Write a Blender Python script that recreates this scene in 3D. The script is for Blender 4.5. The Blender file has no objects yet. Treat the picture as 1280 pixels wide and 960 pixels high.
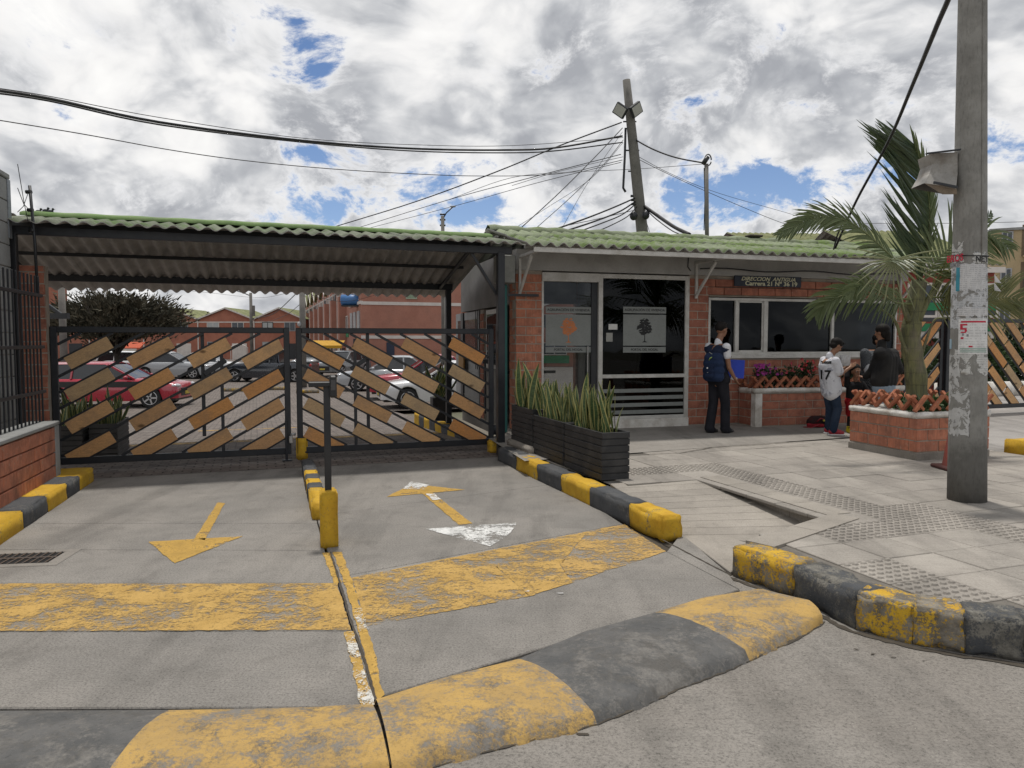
import bpy, bmesh, math, random
from mathutils import Vector, Matrix
R = random.Random(7)
SC = bpy.context.scene
COL = SC.collection
rad = math.radians

# ------------------------------------------------------------------ camera
CAMH = 1.6
F = 920.0                       # focal length in units of a 1280 px wide picture
PITCH = math.atan(53.0 / F)
cam_d = bpy.data.cameras.new('camera')
cam_d.sensor_width = 36.0
cam_d.lens = F / 1280 * 36.0
cam_d.clip_start = 0.05
cam_d.clip_end = 3000
cam = bpy.data.objects.new('camera', cam_d)
COL.objects.link(cam)
cam.location = (0, 0, CAMH)
cam.rotation_euler = (math.pi / 2 - PITCH, 0, 0)
SC.camera = cam
SC.view_settings.view_transform = 'Standard'
SC.view_settings.look = 'None'
SC.view_settings.gamma = 1.0
SC.view_settings.exposure = 0.06

def ray(px, py):
    x, y = (px - 640) / F, -(py - 480) / F
    c, s = math.cos(PITCH), math.sin(PITCH)
    return Vector((x, c + y * s, -s + y * c))
def G(px, py, z=0.0):           # the point of the level z seen at that place of the photo
    d = ray(px, py); t = (z - CAMH) / d.z
    return Vector((d.x * t, d.y * t, z))
def AT(px, py, Y):              # the point at distance Y
    d = ray(px, py); t = Y / d.y
    return Vector((d.x * t, Y, CAMH + d.z * t))
class Frame:                    # a turned frame on the ground: x along, y away, z up
    def __init__(s, x, y, deg, z=0.0):
        s.o = Vector((x, y, z)); s.a = rad(deg)
        s.u = Vector((math.cos(s.a), math.sin(s.a), 0)); s.v = Vector((-math.sin(s.a), math.cos(s.a), 0))
    def w(s, x, y, z=0.0): return s.o + s.u * x + s.v * y + Vector((0, 0, z))
    def l(s, p): d = Vector(p) - s.o; return Vector((d.dot(s.u), d.dot(s.v), d.z))
    def on_front(s, px, py, y=0.0):      # local x,z where the sight line meets the plane local y
        d = ray(px, py); c = Vector((0, 0, CAMH))
        t = (s.w(0, y) - c).dot(s.v) / d.dot(s.v)
        return s.l(c + d * t)
    def on_side(s, px, py, x=0.0):
        d = ray(px, py); c = Vector((0, 0, CAMH))
        t = (s.w(x, 0) - c).dot(s.u) / d.dot(s.u)
        return s.l(c + d * t)

# ------------------------------------------------------------------ node helpers
class NT:
    def __init__(s, tree): s.t = tree; s.N = tree.nodes; s.L = tree.links
    def new(s, typ, **kw):
        n = s.N.new(typ)
        for k, v in kw.items(): setattr(n, k, v)
        return n
    def put(s, sock, val):
        if isinstance(val, bpy.types.NodeSocket): s.L.new(val, sock)
        elif val is not None:
            if isinstance(val, tuple) and len(val) == 3 and sock.type == 'RGBA': val = (*val, 1)
            sock.default_value = val
    def m(s, op, a, b=None, c=None, clamp=False):
        n = s.new('ShaderNodeMath', operation=op); n.use_clamp = clamp
        s.put(n.inputs[0], a)
        if b is not None: s.put(n.inputs[1], b)
        if c is not None: s.put(n.inputs[2], c)
        return n.outputs[0]
    def vm(s, op, a, b=None, scale=None):
        n = s.new('ShaderNodeVectorMath', operation=op); s.put(n.inputs[0], a)
        if b is not None: s.put(n.inputs[1], b)
        if scale is not None: s.put(n.inputs['Scale'], scale)
        return n.outputs['Value'] if op in ('DOT_PRODUCT', 'LENGTH') else n.outputs['Vector']
    def pos(s): return s.new('ShaderNodeNewGeometry').outputs['Position']
    def obj(s): return s.new('ShaderNodeTexCoord').outputs['Object']
    def mapping(s, vec, scale=(1, 1, 1), rot=(0, 0, 0), loc=(0, 0, 0)):
        n = s.new('ShaderNodeMapping'); s.put(n.inputs['Vector'], vec)
        n.inputs['Scale'].default_value = scale; n.inputs['Rotation'].default_value = rot; n.inputs['Location'].default_value = loc
        return n.outputs[0]
    def noise(s, vec, scale=5.0, detail=4.0, rough=.55, dist=0.0):
        n = s.new('ShaderNodeTexNoise'); s.put(n.inputs['Vector'], vec)
        n.inputs['Scale'].default_value = scale; n.inputs['Detail'].default_value = detail
        n.inputs['Roughness'].default_value = rough; n.inputs['Distortion'].default_value = dist
        return n.outputs['Fac']
    def vor(s, vec, scale=5.0, feature='F1', rnd=1.0):
        n = s.new('ShaderNodeTexVoronoi', feature=feature); s.put(n.inputs['Vector'], vec)
        n.inputs['Scale'].default_value = scale; n.inputs['Randomness'].default_value = rnd
        return n.outputs['Distance']
    def ramp(s, fac, stops, interp='LINEAR'):
        n = s.new('ShaderNodeValToRGB'); s.put(n.inputs[0], fac); e = n.color_ramp.elements
        n.color_ramp.interpolation = interp
        while len(e) > 1: e.remove(e[-1])
        for i, (p, c) in enumerate(stops):
            el = e[0] if i == 0 else e.new(p)
            el.position = p
            el.color = (c, c, c, 1) if not isinstance(c, tuple) else (*c[:3], 1)
        return n.outputs[0]
    def sm(s, x, a, b):          # smooth step
        n = s.new('ShaderNodeMapRange', interpolation_type='SMOOTHSTEP')
        s.put(n.inputs[0], x); n.inputs[1].default_value = a; n.inputs[2].default_value = b
        return n.outputs[0]
    def mix(s, f, a, b, mode='MIX'):
        n = s.new('ShaderNodeMix', data_type='RGBA', blend_type=mode)
        s.put(n.inputs[0], f); s.put(n.inputs[6], a); s.put(n.inputs[7], b)
        return n.outputs[2]
    def bump(s, h, strength=.3, dist=.01, normal=None):
        n = s.new('ShaderNodeBump'); n.inputs['Strength'].default_value = strength; n.inputs['Distance'].default_value = dist
        s.put(n.inputs['Height'], h)
        if normal is not None: s.put(n.inputs['Normal'], normal)
        return n.outputs[0]
    def rnd(s): return s.new('ShaderNodeObjectInfo').outputs['Random']

def material(name):
    m = bpy.data.materials.new(name); m.use_nodes = True
    t = NT(m.node_tree); b = t.N['Principled BSDF']
    return m, t, b
def setb(t, b, col=None, rough=None, metal=None, normal=None, spec=None):
    for k, v in (('Base Color', col), ('Roughness', rough), ('Metallic', metal), ('Normal', normal), ('Specular IOR Level', spec)):
        if v is not None: t.put(b.inputs[k], v)
def mulc(c, k): return tuple(max(0, min(1, x * k)) for x in c[:3])

def gritty(name, c, c2=None, scale=3.0, fine=60.0, rough=.85, var=.25, rand=0.0, bump=.3, bdist=.004, metal=0.0, spec=.4, stain=None, stain_amt=.5, grime_scale=1.3):
    """Weathered matte surface: two tones in patches, fine grain, an own tone per piece, stains."""
    m, t, b = material(name)
    p = t.pos()
    c2 = c2 or mulc(c, 1 - var)
    n1 = t.noise(p, scale, 6, .62)
    f = t.sm(n1, .35, .65)
    col = t.mix(f, c, c2)
    n2 = t.noise(p, fine, 4, .7)
    col = t.mix(.55, col, t.ramp(n2, [(.25, .62), (.5, 1.0), (.75, 1.0)]), 'MULTIPLY')
    if rand > 0:
        k = t.m('MULTIPLY_ADD', t.rnd(), rand * 2, 1 - rand)
        v = t.new('ShaderNodeCombineColor'); [t.put(v.inputs[i], k) for i in range(3)]
        col = t.mix(1.0, col, v.outputs[0], 'MULTIPLY')
    if stain:
        s_ = t.sm(t.noise(p, grime_scale, 7, .68, .4), .5, .72)
        col = t.mix(t.m('MULTIPLY', s_, stain_amt), col, stain)
    h = t.m('ADD', t.m('MULTIPLY', n2, .6), t.m('MULTIPLY', n1, .4))
    setb(t, b, col, rough, metal, t.bump(h, bump, bdist), spec)
    return m
def plain(name, c, rough=.5, metal=0.0, spec=.5, coat=0.0, var=.08, scale=8.0):
    m, t, b = material(name)
    n1 = t.noise(t.pos(), scale, 5, .6)
    col = t.mix(t.sm(n1, .3, .7), mulc(c, 1 + var), mulc(c, 1 - var))
    setb(t, b, col, t.m('MULTIPLY_ADD', n1, .2, rough - .1), metal, None, spec)
    b.inputs['Coat Weight'].default_value = coat
    return m

# ------------------------------------------------------------------ world and sun
SUN_EL, SUN_AZ = 77.0, -14.0     # azimuth measured from +Y towards +X
w = bpy.data.worlds.new('World'); SC.world = w; w.use_nodes = True
t = NT(w.node_tree); bg = t.N['Background']
sky = t.new('ShaderNodeTexSky', sky_type='NISHITA')
sky.sun_disc = False; sky.sun_elevation = rad(SUN_EL); sky.sun_rotation = rad(SUN_AZ)
sky.altitude = 2600; sky.air_density = 1.0; sky.dust_density = 1.0; sky.ozone_density = 1.3
d = t.new('ShaderNodeTexCoord').outputs['Generated']
sx = t.new('ShaderNodeSeparateXYZ'); t.L.new(d, sx.inputs[0])
zz = t.m('MULTIPLY', t.m('ADD', t.m('MAXIMUM', sx.outputs[2], 0.0), .62), .52)
cx = t.m('DIVIDE', sx.outputs[0], zz); cy = t.m('DIVIDE', sx.outputs[1], zz)
cv = t.new('ShaderNodeCombineXYZ'); t.put(cv.inputs[0], cx); t.put(cv.inputs[1], cy); t.put(cv.inputs[2], t.m('MULTIPLY', sx.outputs[2], 1.2))
P = cv.outputs[0]
warp = t.new('ShaderNodeTexNoise'); t.L.new(P, warp.inputs['Vector']); warp.inputs['Scale'].default_value = 1.6; warp.inputs['Detail'].default_value = 3
Pw = t.vm('ADD', P, t.vm('SCALE', t.vm('SUBTRACT', warp.outputs['Color'], (.5, .5, .5)), scale=.35))
ft = t.noise(Pw, 2.3, 12, .60)
gap = None                       # where the cloud deck breaks open
for (px, py, rx, ry, a) in ((400, 92, 24, 26, .105), (368, 52, 26, 28, .10), (345, 18, 20, 20, .06), (72, 70, 14, 16, .05), (985, 232, 125, 34, .19), (1090, 228, 60, 22, .12), (930, 262, 40, 22, .13), (950, 40, 46, 34, .10), (876, 124, 22, 9, .14), (375, 268, 70, 18, .16), (590, 268, 60, 26, .18), (835, 252, 40, 30, .15), (740, 250, 60, 26, .11), (375, 190, 46, 12, .08), (590, 208, 70, 16, .12), (1148, 205, 22, 26, .12), (1250, 198, 36, 18, .12)):
    v = ray(px, py).normalized(); rt = Vector((v.y, -v.x, 0)).normalized(); upv = rt.cross(v)
    a1 = t.m('MULTIPLY', t.vm('DOT_PRODUCT', d, tuple(rt)), 920.0 / rx); a2 = t.m('MULTIPLY', t.vm('DOT_PRODUCT', d, tuple(upv)), 920.0 / ry)
    front = t.sm(t.vm('DOT_PRODUCT', d, tuple(v)), .5, .7)
    g = t.m('MULTIPLY', t.m('EXPONENT', t.m('MULTIPLY', t.m('ADD', t.m('MULTIPLY', a1, a1), t.m('MULTIPLY', a2, a2)), -.7)), a * 1.15)
    g = t.m('MULTIPLY', g, front)
    gap = g if gap is None else t.m('MAXIMUM', gap, g)
covg = t.m('SUBTRACT', t.m('ADD', t.m('MULTIPLY_ADD', t.noise(Pw, 9.0, 10, .68), .45, -.225), t.m('ADD', t.m('MULTIPLY', ft, .62), .295)), gap)
alpha = t.sm(covg, .425, .515)
thick = t.sm(covg, .46, .60)
# a heap cloud is a pile of rounded puffs: bright rims towards the light, grey flat bases
def puffs(vec, scale, detail=3.0, rough=.55):
    n = t.new('ShaderNodeTexVoronoi', feature='F1'); t.put(n.inputs['Vector'], vec); n.inputs['Scale'].default_value = scale; n.inputs['Detail'].default_value = detail
    n.inputs['Roughness'].default_value = rough; n.normalize = True
    return t.m('SUBTRACT', 1.0, n.outputs['Distance'])
Pv = t.vm('ADD', Pw, t.vm('SCALE', t.vm('SUBTRACT', warp.outputs['Color'], (.5, .5, .5)), scale=.10))
b0 = puffs(Pv, 3.6); b1 = puffs(t.vm('ADD', Pv, (.012, .04, .10)), 3.6)
n0 = t.noise(Pw, 1.1, 12, .58); n1 = t.noise(t.vm('ADD', Pw, (.02, .05, .20)), 1.1, 12, .58)
relief = t.m('ADD', t.m('MULTIPLY', t.m('SUBTRACT', n0, n1), 1.5), t.m('MULTIPLY', t.m('SUBTRACT', b0, b1), .85))
broad = t.noise(t.vm('ADD', P, (3.7, 1.9, .4)), .9, 4, .5)
lum = t.m('ADD', t.m('ADD', relief, t.m('MULTIPLY_ADD', broad, 1.25, -.125)), t.m('ADD', t.m('MULTIPLY_ADD', t.noise(Pw, 4.2, 9, .60), .42, -.19), t.m('MULTIPLY_ADD', b0, .45, -.34)))
lum = t.m('ADD', lum, t.m('MULTIPLY', t.m('SUBTRACT', .30, sx.outputs[2]), .34))
cl = t.ramp(lum, [(.28, (4.3, 4.45, 4.8)), (.40, (5.5, 5.65, 5.95)), (.49, (7.0, 7.1, 7.3)), (.58, (8.8, 8.8, 8.85)), (.68, (10.1, 10.0, 9.9)), (.85, (11.0, 10.9, 10.7))])
edge = t.mix(thick, (9.6, 9.6, 9.7), cl)
skyb = t.mix(1.0, sky.outputs[0], (1.05, 1.12, 1.22), 'MULTIPLY')
blue = t.mix(t.sm(sx.outputs[2], 0.0, .35), (7.2, 8.0, 9.2), skyb)
allsky = t.mix(alpha, t.mix(.18, skyb, blue), edge)
below = t.mix(t.sm(sx.outputs[2], -.03, .0), (2.2, 2.1, 2.0), allsky)
t.L.new(below, bg.inputs[0]); bg.inputs[1].default_value = .088
sl = bpy.data.lights.new('sun', 'SUN'); sl.energy = 2.7; sl.angle = rad(4.0); sl.color = (1.0, .955, .89)
so = bpy.data.objects.new('sun', sl); COL.objects.link(so)
sdir = Vector((math.cos(rad(SUN_EL)) * math.sin(rad(SUN_AZ)), math.cos(rad(SUN_EL)) * math.cos(rad(SUN_AZ)), math.sin(rad(SUN_EL))))
so.rotation_euler = sdir.to_track_quat('Z', 'Y').to_euler(); so.location = (0, 0, 30)

# ------------------------------------------------------------------ object helpers
def thing(name, label, cat, loc=(0, 0, 0), deg=0.0, group=None):
    o = bpy.data.objects.new(name, None); COL.objects.link(o)
    o.location = loc; o.rotation_euler = (0, 0, rad(deg)); o.empty_display_size = .2
    o['label'] = label; o['category'] = cat
    if group: o['group'] = group
    return o
def setting(o): o['kind'] = 'structure'; return o
def tag(o, label, cat, group=None):
    o['label'] = label; o['category'] = cat
    if group: o['group'] = group
    return o
def link(name, me, parent=None, loc=(0, 0, 0), rot=(0, 0, 0), scale=(1, 1, 1), mat=None):
    o = bpy.data.objects.new(name, me); COL.objects.link(o)
    o.location = loc; o.rotation_euler = rot; o.scale = scale
    if parent: o.parent = parent
    return o
def copy_tree(o, parent=None):
    c = o.copy(); COL.objects.link(c)
    if parent: c.parent = parent
    for ch in list(o.children): copy_tree(ch, c)
    return c

class MB:
    """collects shapes, then becomes ONE mesh object"""
    def __init__(s): s.v = []; s.f = []; s.mi = []; s.cur = 0; s.smooth = []
    def add(s, vs, fs, smooth=False):
        n = len(s.v); s.v += [tuple(x) for x in vs]; s.f += [tuple(i + n for i in f) for f in fs]
        s.mi += [s.cur] * len(fs); s.smooth += [smooth] * len(fs); return s
    def box(s, x0, x1, y0, y1, z0, z1, ch=0.0, M=None):
        if x1 < x0: x0, x1 = x1, x0
        if y1 < y0: y0, y1 = y1, y0
        if z1 < z0: z0, z1 = z1, z0
        ch = min(ch, (x1 - x0) * .45, (y1 - y0) * .45, (z1 - z0) * .45)
        if ch <= 0:
            vs = [(x, y, z) for x in (x0, x1) for y in (y0, y1) for z in (z0, z1)]
            fs = [(0, 1, 3, 2), (4, 6, 7, 5), (0, 4, 5, 1), (2, 3, 7, 6), (0, 2, 6, 4), (1, 5, 7, 3)]
        else:
            vs = []; ix = {}
            for ax in range(3):
                for sx_ in (0, 1):
                    for sy in (0, 1):
                        for sz in (0, 1):
                            c = [(x0, x1)[sx_], (y0, y1)[sy], (z0, z1)[sz]]
                            sg = [(1, -1)[sx_], (1, -1)[sy], (1, -1)[sz]]
                            for k in range(3):
                                if k != ax: c[k] += sg[k] * ch
                            ix[(ax, sx_, sy, sz)] = len(vs); vs.append(tuple(c))
            fs = []
            for ax in range(3):
                for sd in (0, 1):
                    o = [k for k in range(3) if k != ax]; q = []
                    for a, b in ((0, 0), (1, 0), (1, 1), (0, 1)):
                        k = [0, 0, 0]; k[ax] = sd; k[o[0]] = a; k[o[1]] = b; q.append(ix[(ax, *k)])
                    fs.append(tuple(q))
            for ax in range(3):
                o = [k for k in range(3) if k != ax]
                for a in (0, 1):
                    for b in (0, 1):
                        k0 = [0, 0, 0]; k0[o[0]] = a; k0[o[1]] = b; k1 = list(k0); k0[ax] = 0; k1[ax] = 1
                        fs.append((ix[(o[0], *k0)], ix[(o[0], *k1)], ix[(o[1], *k1)], ix[(o[1], *k0)]))
            for a in (0, 1):
                for b in (0, 1):
                    for c in (0, 1): fs.append((ix[(0, a, b, c)], ix[(1, a, b, c)], ix[(2, a, b, c)]))
        if M is not None: vs = [M @ Vector(v) for v in vs]
        return s.add(vs, fs)
    def bar(s, p, q, w, h=None, ch=0.0, up=(0, 0, 1)):       # square bar from p to q
        p, q = Vector(p), Vector(q); h = h or w; d = q - p; L = d.length; d.normalize()
        upv = Vector(up)
        if abs(d.dot(upv)) > .99: upv = Vector((0, 1, 0))
        sd = d.cross(upv).normalized(); u2 = sd.cross(d)
        M = Matrix((( d.x, sd.x, u2.x, p.x), (d.y, sd.y, u2.y, p.y), (d.z, sd.z, u2.z, p.z), (0, 0, 0, 1)))
        return s.box(0, L, -w / 2, w / 2, -h / 2, h / 2, ch, M)
    def tube(s, pts, r, n=8, caps=True, flat=None):
        pts = [Vector(p) for p in pts]; k = len(pts)
        rs = r if isinstance(r, (list, tuple)) else [r] * k
        vs = []; fs = []
        prev = None
        for i, p in enumerate(pts):
            a = pts[max(0, i - 1)]; b = pts[min(k - 1, i + 1)]; d = (b - a).normalized()
            if prev is None:
                ref = Vector((0, 0, 1)) if abs(d.z) < .9 else Vector((1, 0, 0))
                sd = d.cross(ref).normalized()
            else: sd = (prev - d * prev.dot(d)).normalized()
            prev = sd; up = d.cross(sd)
            for j in range(n):
                an = 2 * math.pi * j / n
                vs.append(p + sd * (math.cos(an) * rs[i]) + up * (math.sin(an) * rs[i] * (flat or 1)))
        for i in range(k - 1):
            for j in range(n):
                j2 = (j + 1) % n; fs.append((i * n + j, i * n + j2, (i + 1) * n + j2, (i + 1) * n + j))
        s.add(vs, fs, True)
        if caps:
            s.add([], []); m = len(s.v) - len(vs)
            s.f += [tuple(m + j for j in reversed(range(n))), tuple(m + (k - 1) * n + j for j in range(n))]
            s.mi += [s.cur] * 2; s.smooth += [False] * 2
        return s
    def prism(s, poly, z0, z1, M=None):                       # polygon (x,y) pulled up
        n = len(poly)
        vs = [(x, y, z0) for x, y in poly] + [(x, y, z1) for x, y in poly]
        fs = [tuple(reversed(range(n))), tuple(range(n, 2 * n))] + [(i, (i + 1) % n, n + (i + 1) % n, n + i) for i in range(n)]
        if M is not None: vs = [M @ Vector(v) for v in vs]
        return s.add(vs, fs)
    def ell(s, c, r, nu=12, nv=8, M=None):
        vs = [(c[0], c[1], c[2] - r[2])]; fs = []
        for i in range(1, nv):
            a = -math.pi / 2 + math.pi * i / nv
            for j in range(nu):
                b = 2 * math.pi * j / nu
                vs.append((c[0] + r[0] * math.cos(a) * math.cos(b), c[1] + r[1] * math.cos(a) * math.sin(b), c[2] + r[2] * math.sin(a)))
        vs.append((c[0], c[1], c[2] + r[2])); L = len(vs) - 1
        for j in range(nu): fs.append((0, 1 + (j + 1) % nu, 1 + j)); fs.append((L, L - nu + j, L - nu + (j + 1) % nu))
        for i in range(nv - 2):
            for j in range(nu):
                a = 1 + i * nu; j2 = (j + 1) % nu; fs.append((a + j, a + j2, a + nu + j2, a + nu + j))
        if M is not None: vs = [M @ Vector(v) for v in vs]
        return s.add(vs, fs, True)
    def grid(s, rows, smooth=True, closed=False):             # rows of points
        n = len(rows[0]); vs = [p for r_ in rows for p in r_]; fs = []
        for i in range(len(rows) - 1):
            for j in range(n if closed else n - 1):
                j2 = (j + 1) % n; fs.append((i * n + j, i * n + j2, (i + 1) * n + j2, (i + 1) * n + j))
        return s.add(vs, fs, smooth)
    def mesh(s, name, mats):
        me = bpy.data.meshes.new(name); me.from_pydata(s.v, [], s.f)
        for m in (mats if isinstance(mats, (list, tuple)) else [mats]): me.materials.append(m)
        me.polygons.foreach_set('material_index', s.mi); me.polygons.foreach_set('use_smooth', s.smooth)
        me.validate(); me.update(); return me
    def fixnormals(s, me):
        b = bmesh.new(); b.from_mesh(me); bmesh.ops.recalc_face_normals(b, faces=b.faces); b.to_mesh(me); b.free(); return me
    def build(s, name, mats, parent=None, label=None, frame=None, fix=True):
        if parent is not None and frame == 'world':
            Mi = Matrix.LocRotScale(parent.location, parent.rotation_euler, None).inverted()
            s.v = [tuple(Mi @ Vector(v)) for v in s.v]
        me = s.mesh(name, mats)
        if fix: s.fixnormals(me)
        o = link(name, me, parent)
        if label: o['label'] = label
        return o

def rough_box(lx, ly, lz, seg=9, amp=.006, chip=.0, seed=0, ch=.012):
    """block with its centre at the origin, chipped edges and an uneven skin"""
    from mathutils import noise as mn
    b = bmesh.new(); bmesh.ops.create_cube(b, size=1)
    for v in b.verts: v.co = Vector((v.co.x * lx, v.co.y * ly, v.co.z * lz))
    bmesh.ops.bevel(b, geom=list(b.edges), offset=ch, segments=2, affect='EDGES')
    L = max(lx, ly, lz) / seg
    for _ in range(3):
        es = [e for e in b.edges if e.calc_length() > L * 1.3]
        if not es: break
        bmesh.ops.subdivide_edges(b, edges=es, cuts=1, use_grid_fill=True)
    for v in b.verts:
        p = v.co + Vector((seed * 3.1, seed * 1.7, 0)); c = v.co.normalized()
        q = mn.noise_vector(p * 5) * amp + mn.noise_vector(p * 19) * amp * .5
        ex = sum(1 for a, l in ((v.co.x, lx), (v.co.y, ly), (v.co.z, lz)) if abs(a) > l / 2 - ch * 1.6)
        if chip and ex >= 2:
            k = mn.noise(p * 8 + Vector((5, 5, 5))) + .5 * mn.noise(p * 26)
            if k > .12: q -= c * chip * min(1.2, (k - .12) * 4)
        q.x *= .3 if abs(v.co.x) > lx / 2 - ch * 1.6 else 1
        v.co += q
    me = bpy.data.meshes.new('block'); b.to_mesh(me); b.free()
    for p in me.polygons: p.use_smooth = True
    return me
# ------------------------------------------------------------------ materials
def paint_mat(name, c, wear=.5, scale=2.2, edge=.05, c2=None, streak=None, alpha=True, under=None, rough=.7):
    m, t, b = material(name)
    p = t.pos()
    if streak: p2 = t.mapping(p, scale=(streak[0], streak[1], 1), rot=(0, 0, rad(-19)))
    else: p2 = p
    n = t.m('ADD', t.m('MULTIPLY', t.noise(p2, scale, 5, .6), .36), t.m('ADD', t.m('MULTIPLY', t.noise(p2, scale * 6, 6, .7), .30), t.m('MULTIPLY', t.noise(p, scale * 22, 6, .78), .34)))
    keep = t.sm(n, wear - edge, wear + edge)
    pit = t.sm(t.vor(p, 95, rnd=1.0), .10, .22)
    keep = t.m('MULTIPLY', keep, t.m('MULTIPLY_ADD', pit, .55, .45))
    n2 = t.noise(p, 5, 6, .6)
    col = t.mix(t.sm(n2, .35, .68), c, c2 or mulc(c, .72))
    col = t.mix(t.m('MULTIPLY', t.sm(t.noise(p, 38, 4, .7), .52, .7), .45), col, mulc(c, .45))
    h = t.m('ADD', t.m('MULTIPLY', keep, .5), t.noise(p, 130, 3, .7))
    if under is None:
        setb(t, b, col, rough, None, t.bump(h, .35, .003), .35)
        tr = t.new('ShaderNodeBsdfTransparent'); mx = t.new('ShaderNodeMixShader')
        t.put(mx.inputs[0], keep); t.L.new(tr.outputs[0], mx.inputs[1]); t.L.new(b.outputs[0], mx.inputs[2])
        t.L.new(mx.outputs[0], t.N['Material Output'].inputs[0])
    else:
        un = t.mix(t.sm(t.noise(p, 9, 6, .65), .4, .62), under, mulc(under, .55))
        un = t.mix(.5, un, t.ramp(t.noise(p, 80, 3, .7), [(.3, .5), (.6, 1.0)]), 'MULTIPLY')
        setb(t, b, t.mix(keep, un, col), .85, None, t.bump(h, .55, .006), .3)
    return m

def concrete(name, c, seed=0.0, agg=.5, rand=.06, crack=False, c2=None, bump=.45):
    """broom-finished concrete: pale cement, dark and light aggregate, stains, wheel-dark patches"""
    m, t, b = material(name)
    p = t.vm('ADD', t.pos(), (seed, seed * .7, 0))
    col = t.mix(t.sm(t.noise(p, .9, 7, .6), .35, .65), c, c2 or mulc(c, .8))
    col = t.mix(t.m('MULTIPLY', t.sm(t.noise(p, 4.2, 6, .65, .5), .48, .7), .5), col, mulc(c, .62))
    st = t.noise(t.mapping(p, scale=(1.2, 26, 1), rot=(0, 0, rad(-10))), 3.0, 5, .65)
    col = t.mix(.5, col, t.ramp(st, [(.3, .78), (.55, 1.0)]), 'MULTIPLY')
    ty = t.noise(t.mapping(p, scale=(1.6, .22, 1), rot=(0, 0, rad(-19))), 1.5, 5, .6)
    col = t.mix(.8, col, t.ramp(ty, [(.34, .70), (.5, 1.0), (.7, 1.06)]), 'MULTIPLY')
    oil = t.m('MULTIPLY', t.sm(t.noise(t.vm('ADD', p, (3, 5, 0)), 1.9, 5, .6), .62, .74), .35)
    col = t.mix(oil, col, mulc(c, .42))
    g = t.noise(p, 85, 5, .82)
    col = t.mix(agg, col, t.ramp(g, [(.34, .18), (.45, .72), (.53, 1.0), (.62, 1.06), (.72, 1.25)]), 'MULTIPLY')
    v = t.vor(p, 34)
    pit = t.sm(v, .06, .20)
    pm = t.sm(t.noise(p, 2.5, 4, .6), .42, .6)
    col = t.mix(t.m('MULTIPLY', t.m('SUBTRACT', 1.0, pit), t.m('MULTIPLY', pm, .75)), col, mulc(c, .35))
    sp = t.sm(t.noise(t.vm('ADD', p, (9, 9, 0)), 75, 3, .6), .66, .72)
    col = t.mix(t.m('MULTIPLY', sp, .5), col, mulc(c, 1.6))
    k = t.m('MULTIPLY_ADD', t.rnd(), rand * 2, 1 - rand)
    vv = t.new('ShaderNodeCombineColor'); [t.put(vv.inputs[i], k) for i in range(3)]
    col = t.mix(1.0, col, vv.outputs[0], 'MULTIPLY')
    h = t.m('ADD', t.m('MULTIPLY', g, .8), t.m('MULTIPLY', pit, .35))
    h = t.m('ADD', h, t.m('MULTIPLY', st, .5))
    if crack:
        e = t.new('ShaderNodeTexVoronoi', feature='DISTANCE_TO_EDGE')
        wv = t.new('ShaderNodeTexNoise'); t.L.new(p, wv.inputs['Vector']); wv.inputs['Scale'].default_value = 2.2; wv.inputs['Detail'].default_value = 6
        t.put(e.inputs['Vector'], t.vm('ADD', p, t.vm('SCALE', wv.outputs['Color'], scale=.9))); e.inputs['Scale'].default_value = .33
        ck = t.m('MULTIPLY', t.m('SUBTRACT', 1.0, t.sm(e.outputs['Distance'], .001, .0045)), t.sm(t.noise(p, .55, 2, .5), .47, .56))
        col = t.mix(t.m('MULTIPLY', ck, .7), col, mulc(c, .25)); h = t.m('SUBTRACT', h, ck)
    setb(t, b, col, .88, None, t.bump(h, bump, .004), .3)
    return m

MT = {}
MT['slab'] = concrete('driveway_concrete', (.282, .264, .240), 0, .8, .05, False, (.222, .21, .193))
MT['road'] = concrete('street_concrete', (.27, .253, .229), 4, .8, 0, False, (.23, .212, .19))
MT['tile'] = concrete('paving_concrete', (.345, .318, .282), 8, .35, .09, False, (.30, .275, .245), .3)
MT['apron'] = concrete('apron_concrete', (.31, .29, .262), 3, .35, .04, False, (.26, .24, .215), .3)
MT['strip'] = concrete('kerb_strip_concrete', (.34, .31, .27), 12, .35, .08, False, None, .3)
MT['far_drive'] = concrete('pale_drive_concrete', (.36, .34, .32), 21, .3, .04)
MT['dirt'] = gritty('dark_dirt', (.075, .064, .05), None, 8, 60, .95)
MT['joint'] = gritty('faint_joint', (.17, .155, .135), None, 8, 60, .95)
MT['yk'] = paint_mat('yellow_kerb_paint', (.60, .37, .03), .43, 5, .025, (.50, .29, .025), under=(.26, .235, .19))
MT['yk2'] = paint_mat('worn_yellow_kerb_paint', (.58, .36, .03), .525, 3.2, .025, (.50, .29, .025), under=(.25, .225, .185))
MT['bk'] = paint_mat('charcoal_kerb_paint', (.062, .066, .072), .43, 4, .03, (.09, .092, .095), under=(.20, .19, .17))
MT['bk2'] = paint_mat('worn_charcoal_kerb_paint', (.062, .066, .072), .49, 4, .03, (.085, .088, .092), under=(.20, .19, .165))
MT['yroad'] = paint_mat('yellow_road_paint', (.49, .31, .09), .482, 2.6, .055, (.42, .26, .07), streak=(.9, 1.25))
MT['yroad2'] = paint_mat('faded_yellow_road_paint', (.48, .30, .09), .50, 2.0, .05, (.42, .27, .09), streak=(.9, 1.3))
MT['yline'] = paint_mat('yellow_line_paint', (.52, .32, .07), .445, 5, .03)
MT['wroad'] = paint_mat('worn_white_paint', (.72, .72, .70), .485, 4, .03)
MT['wunder'] = paint_mat('white_under_paint', (.66, .65, .6), .52, 6, .03)
MT['ybump'] = paint_mat('yellow_bump_paint', (.48, .31, .10), .478, 3.0, .06, (.39, .26, .10), under=(.22, .205, .185), rough=.75)
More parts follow.
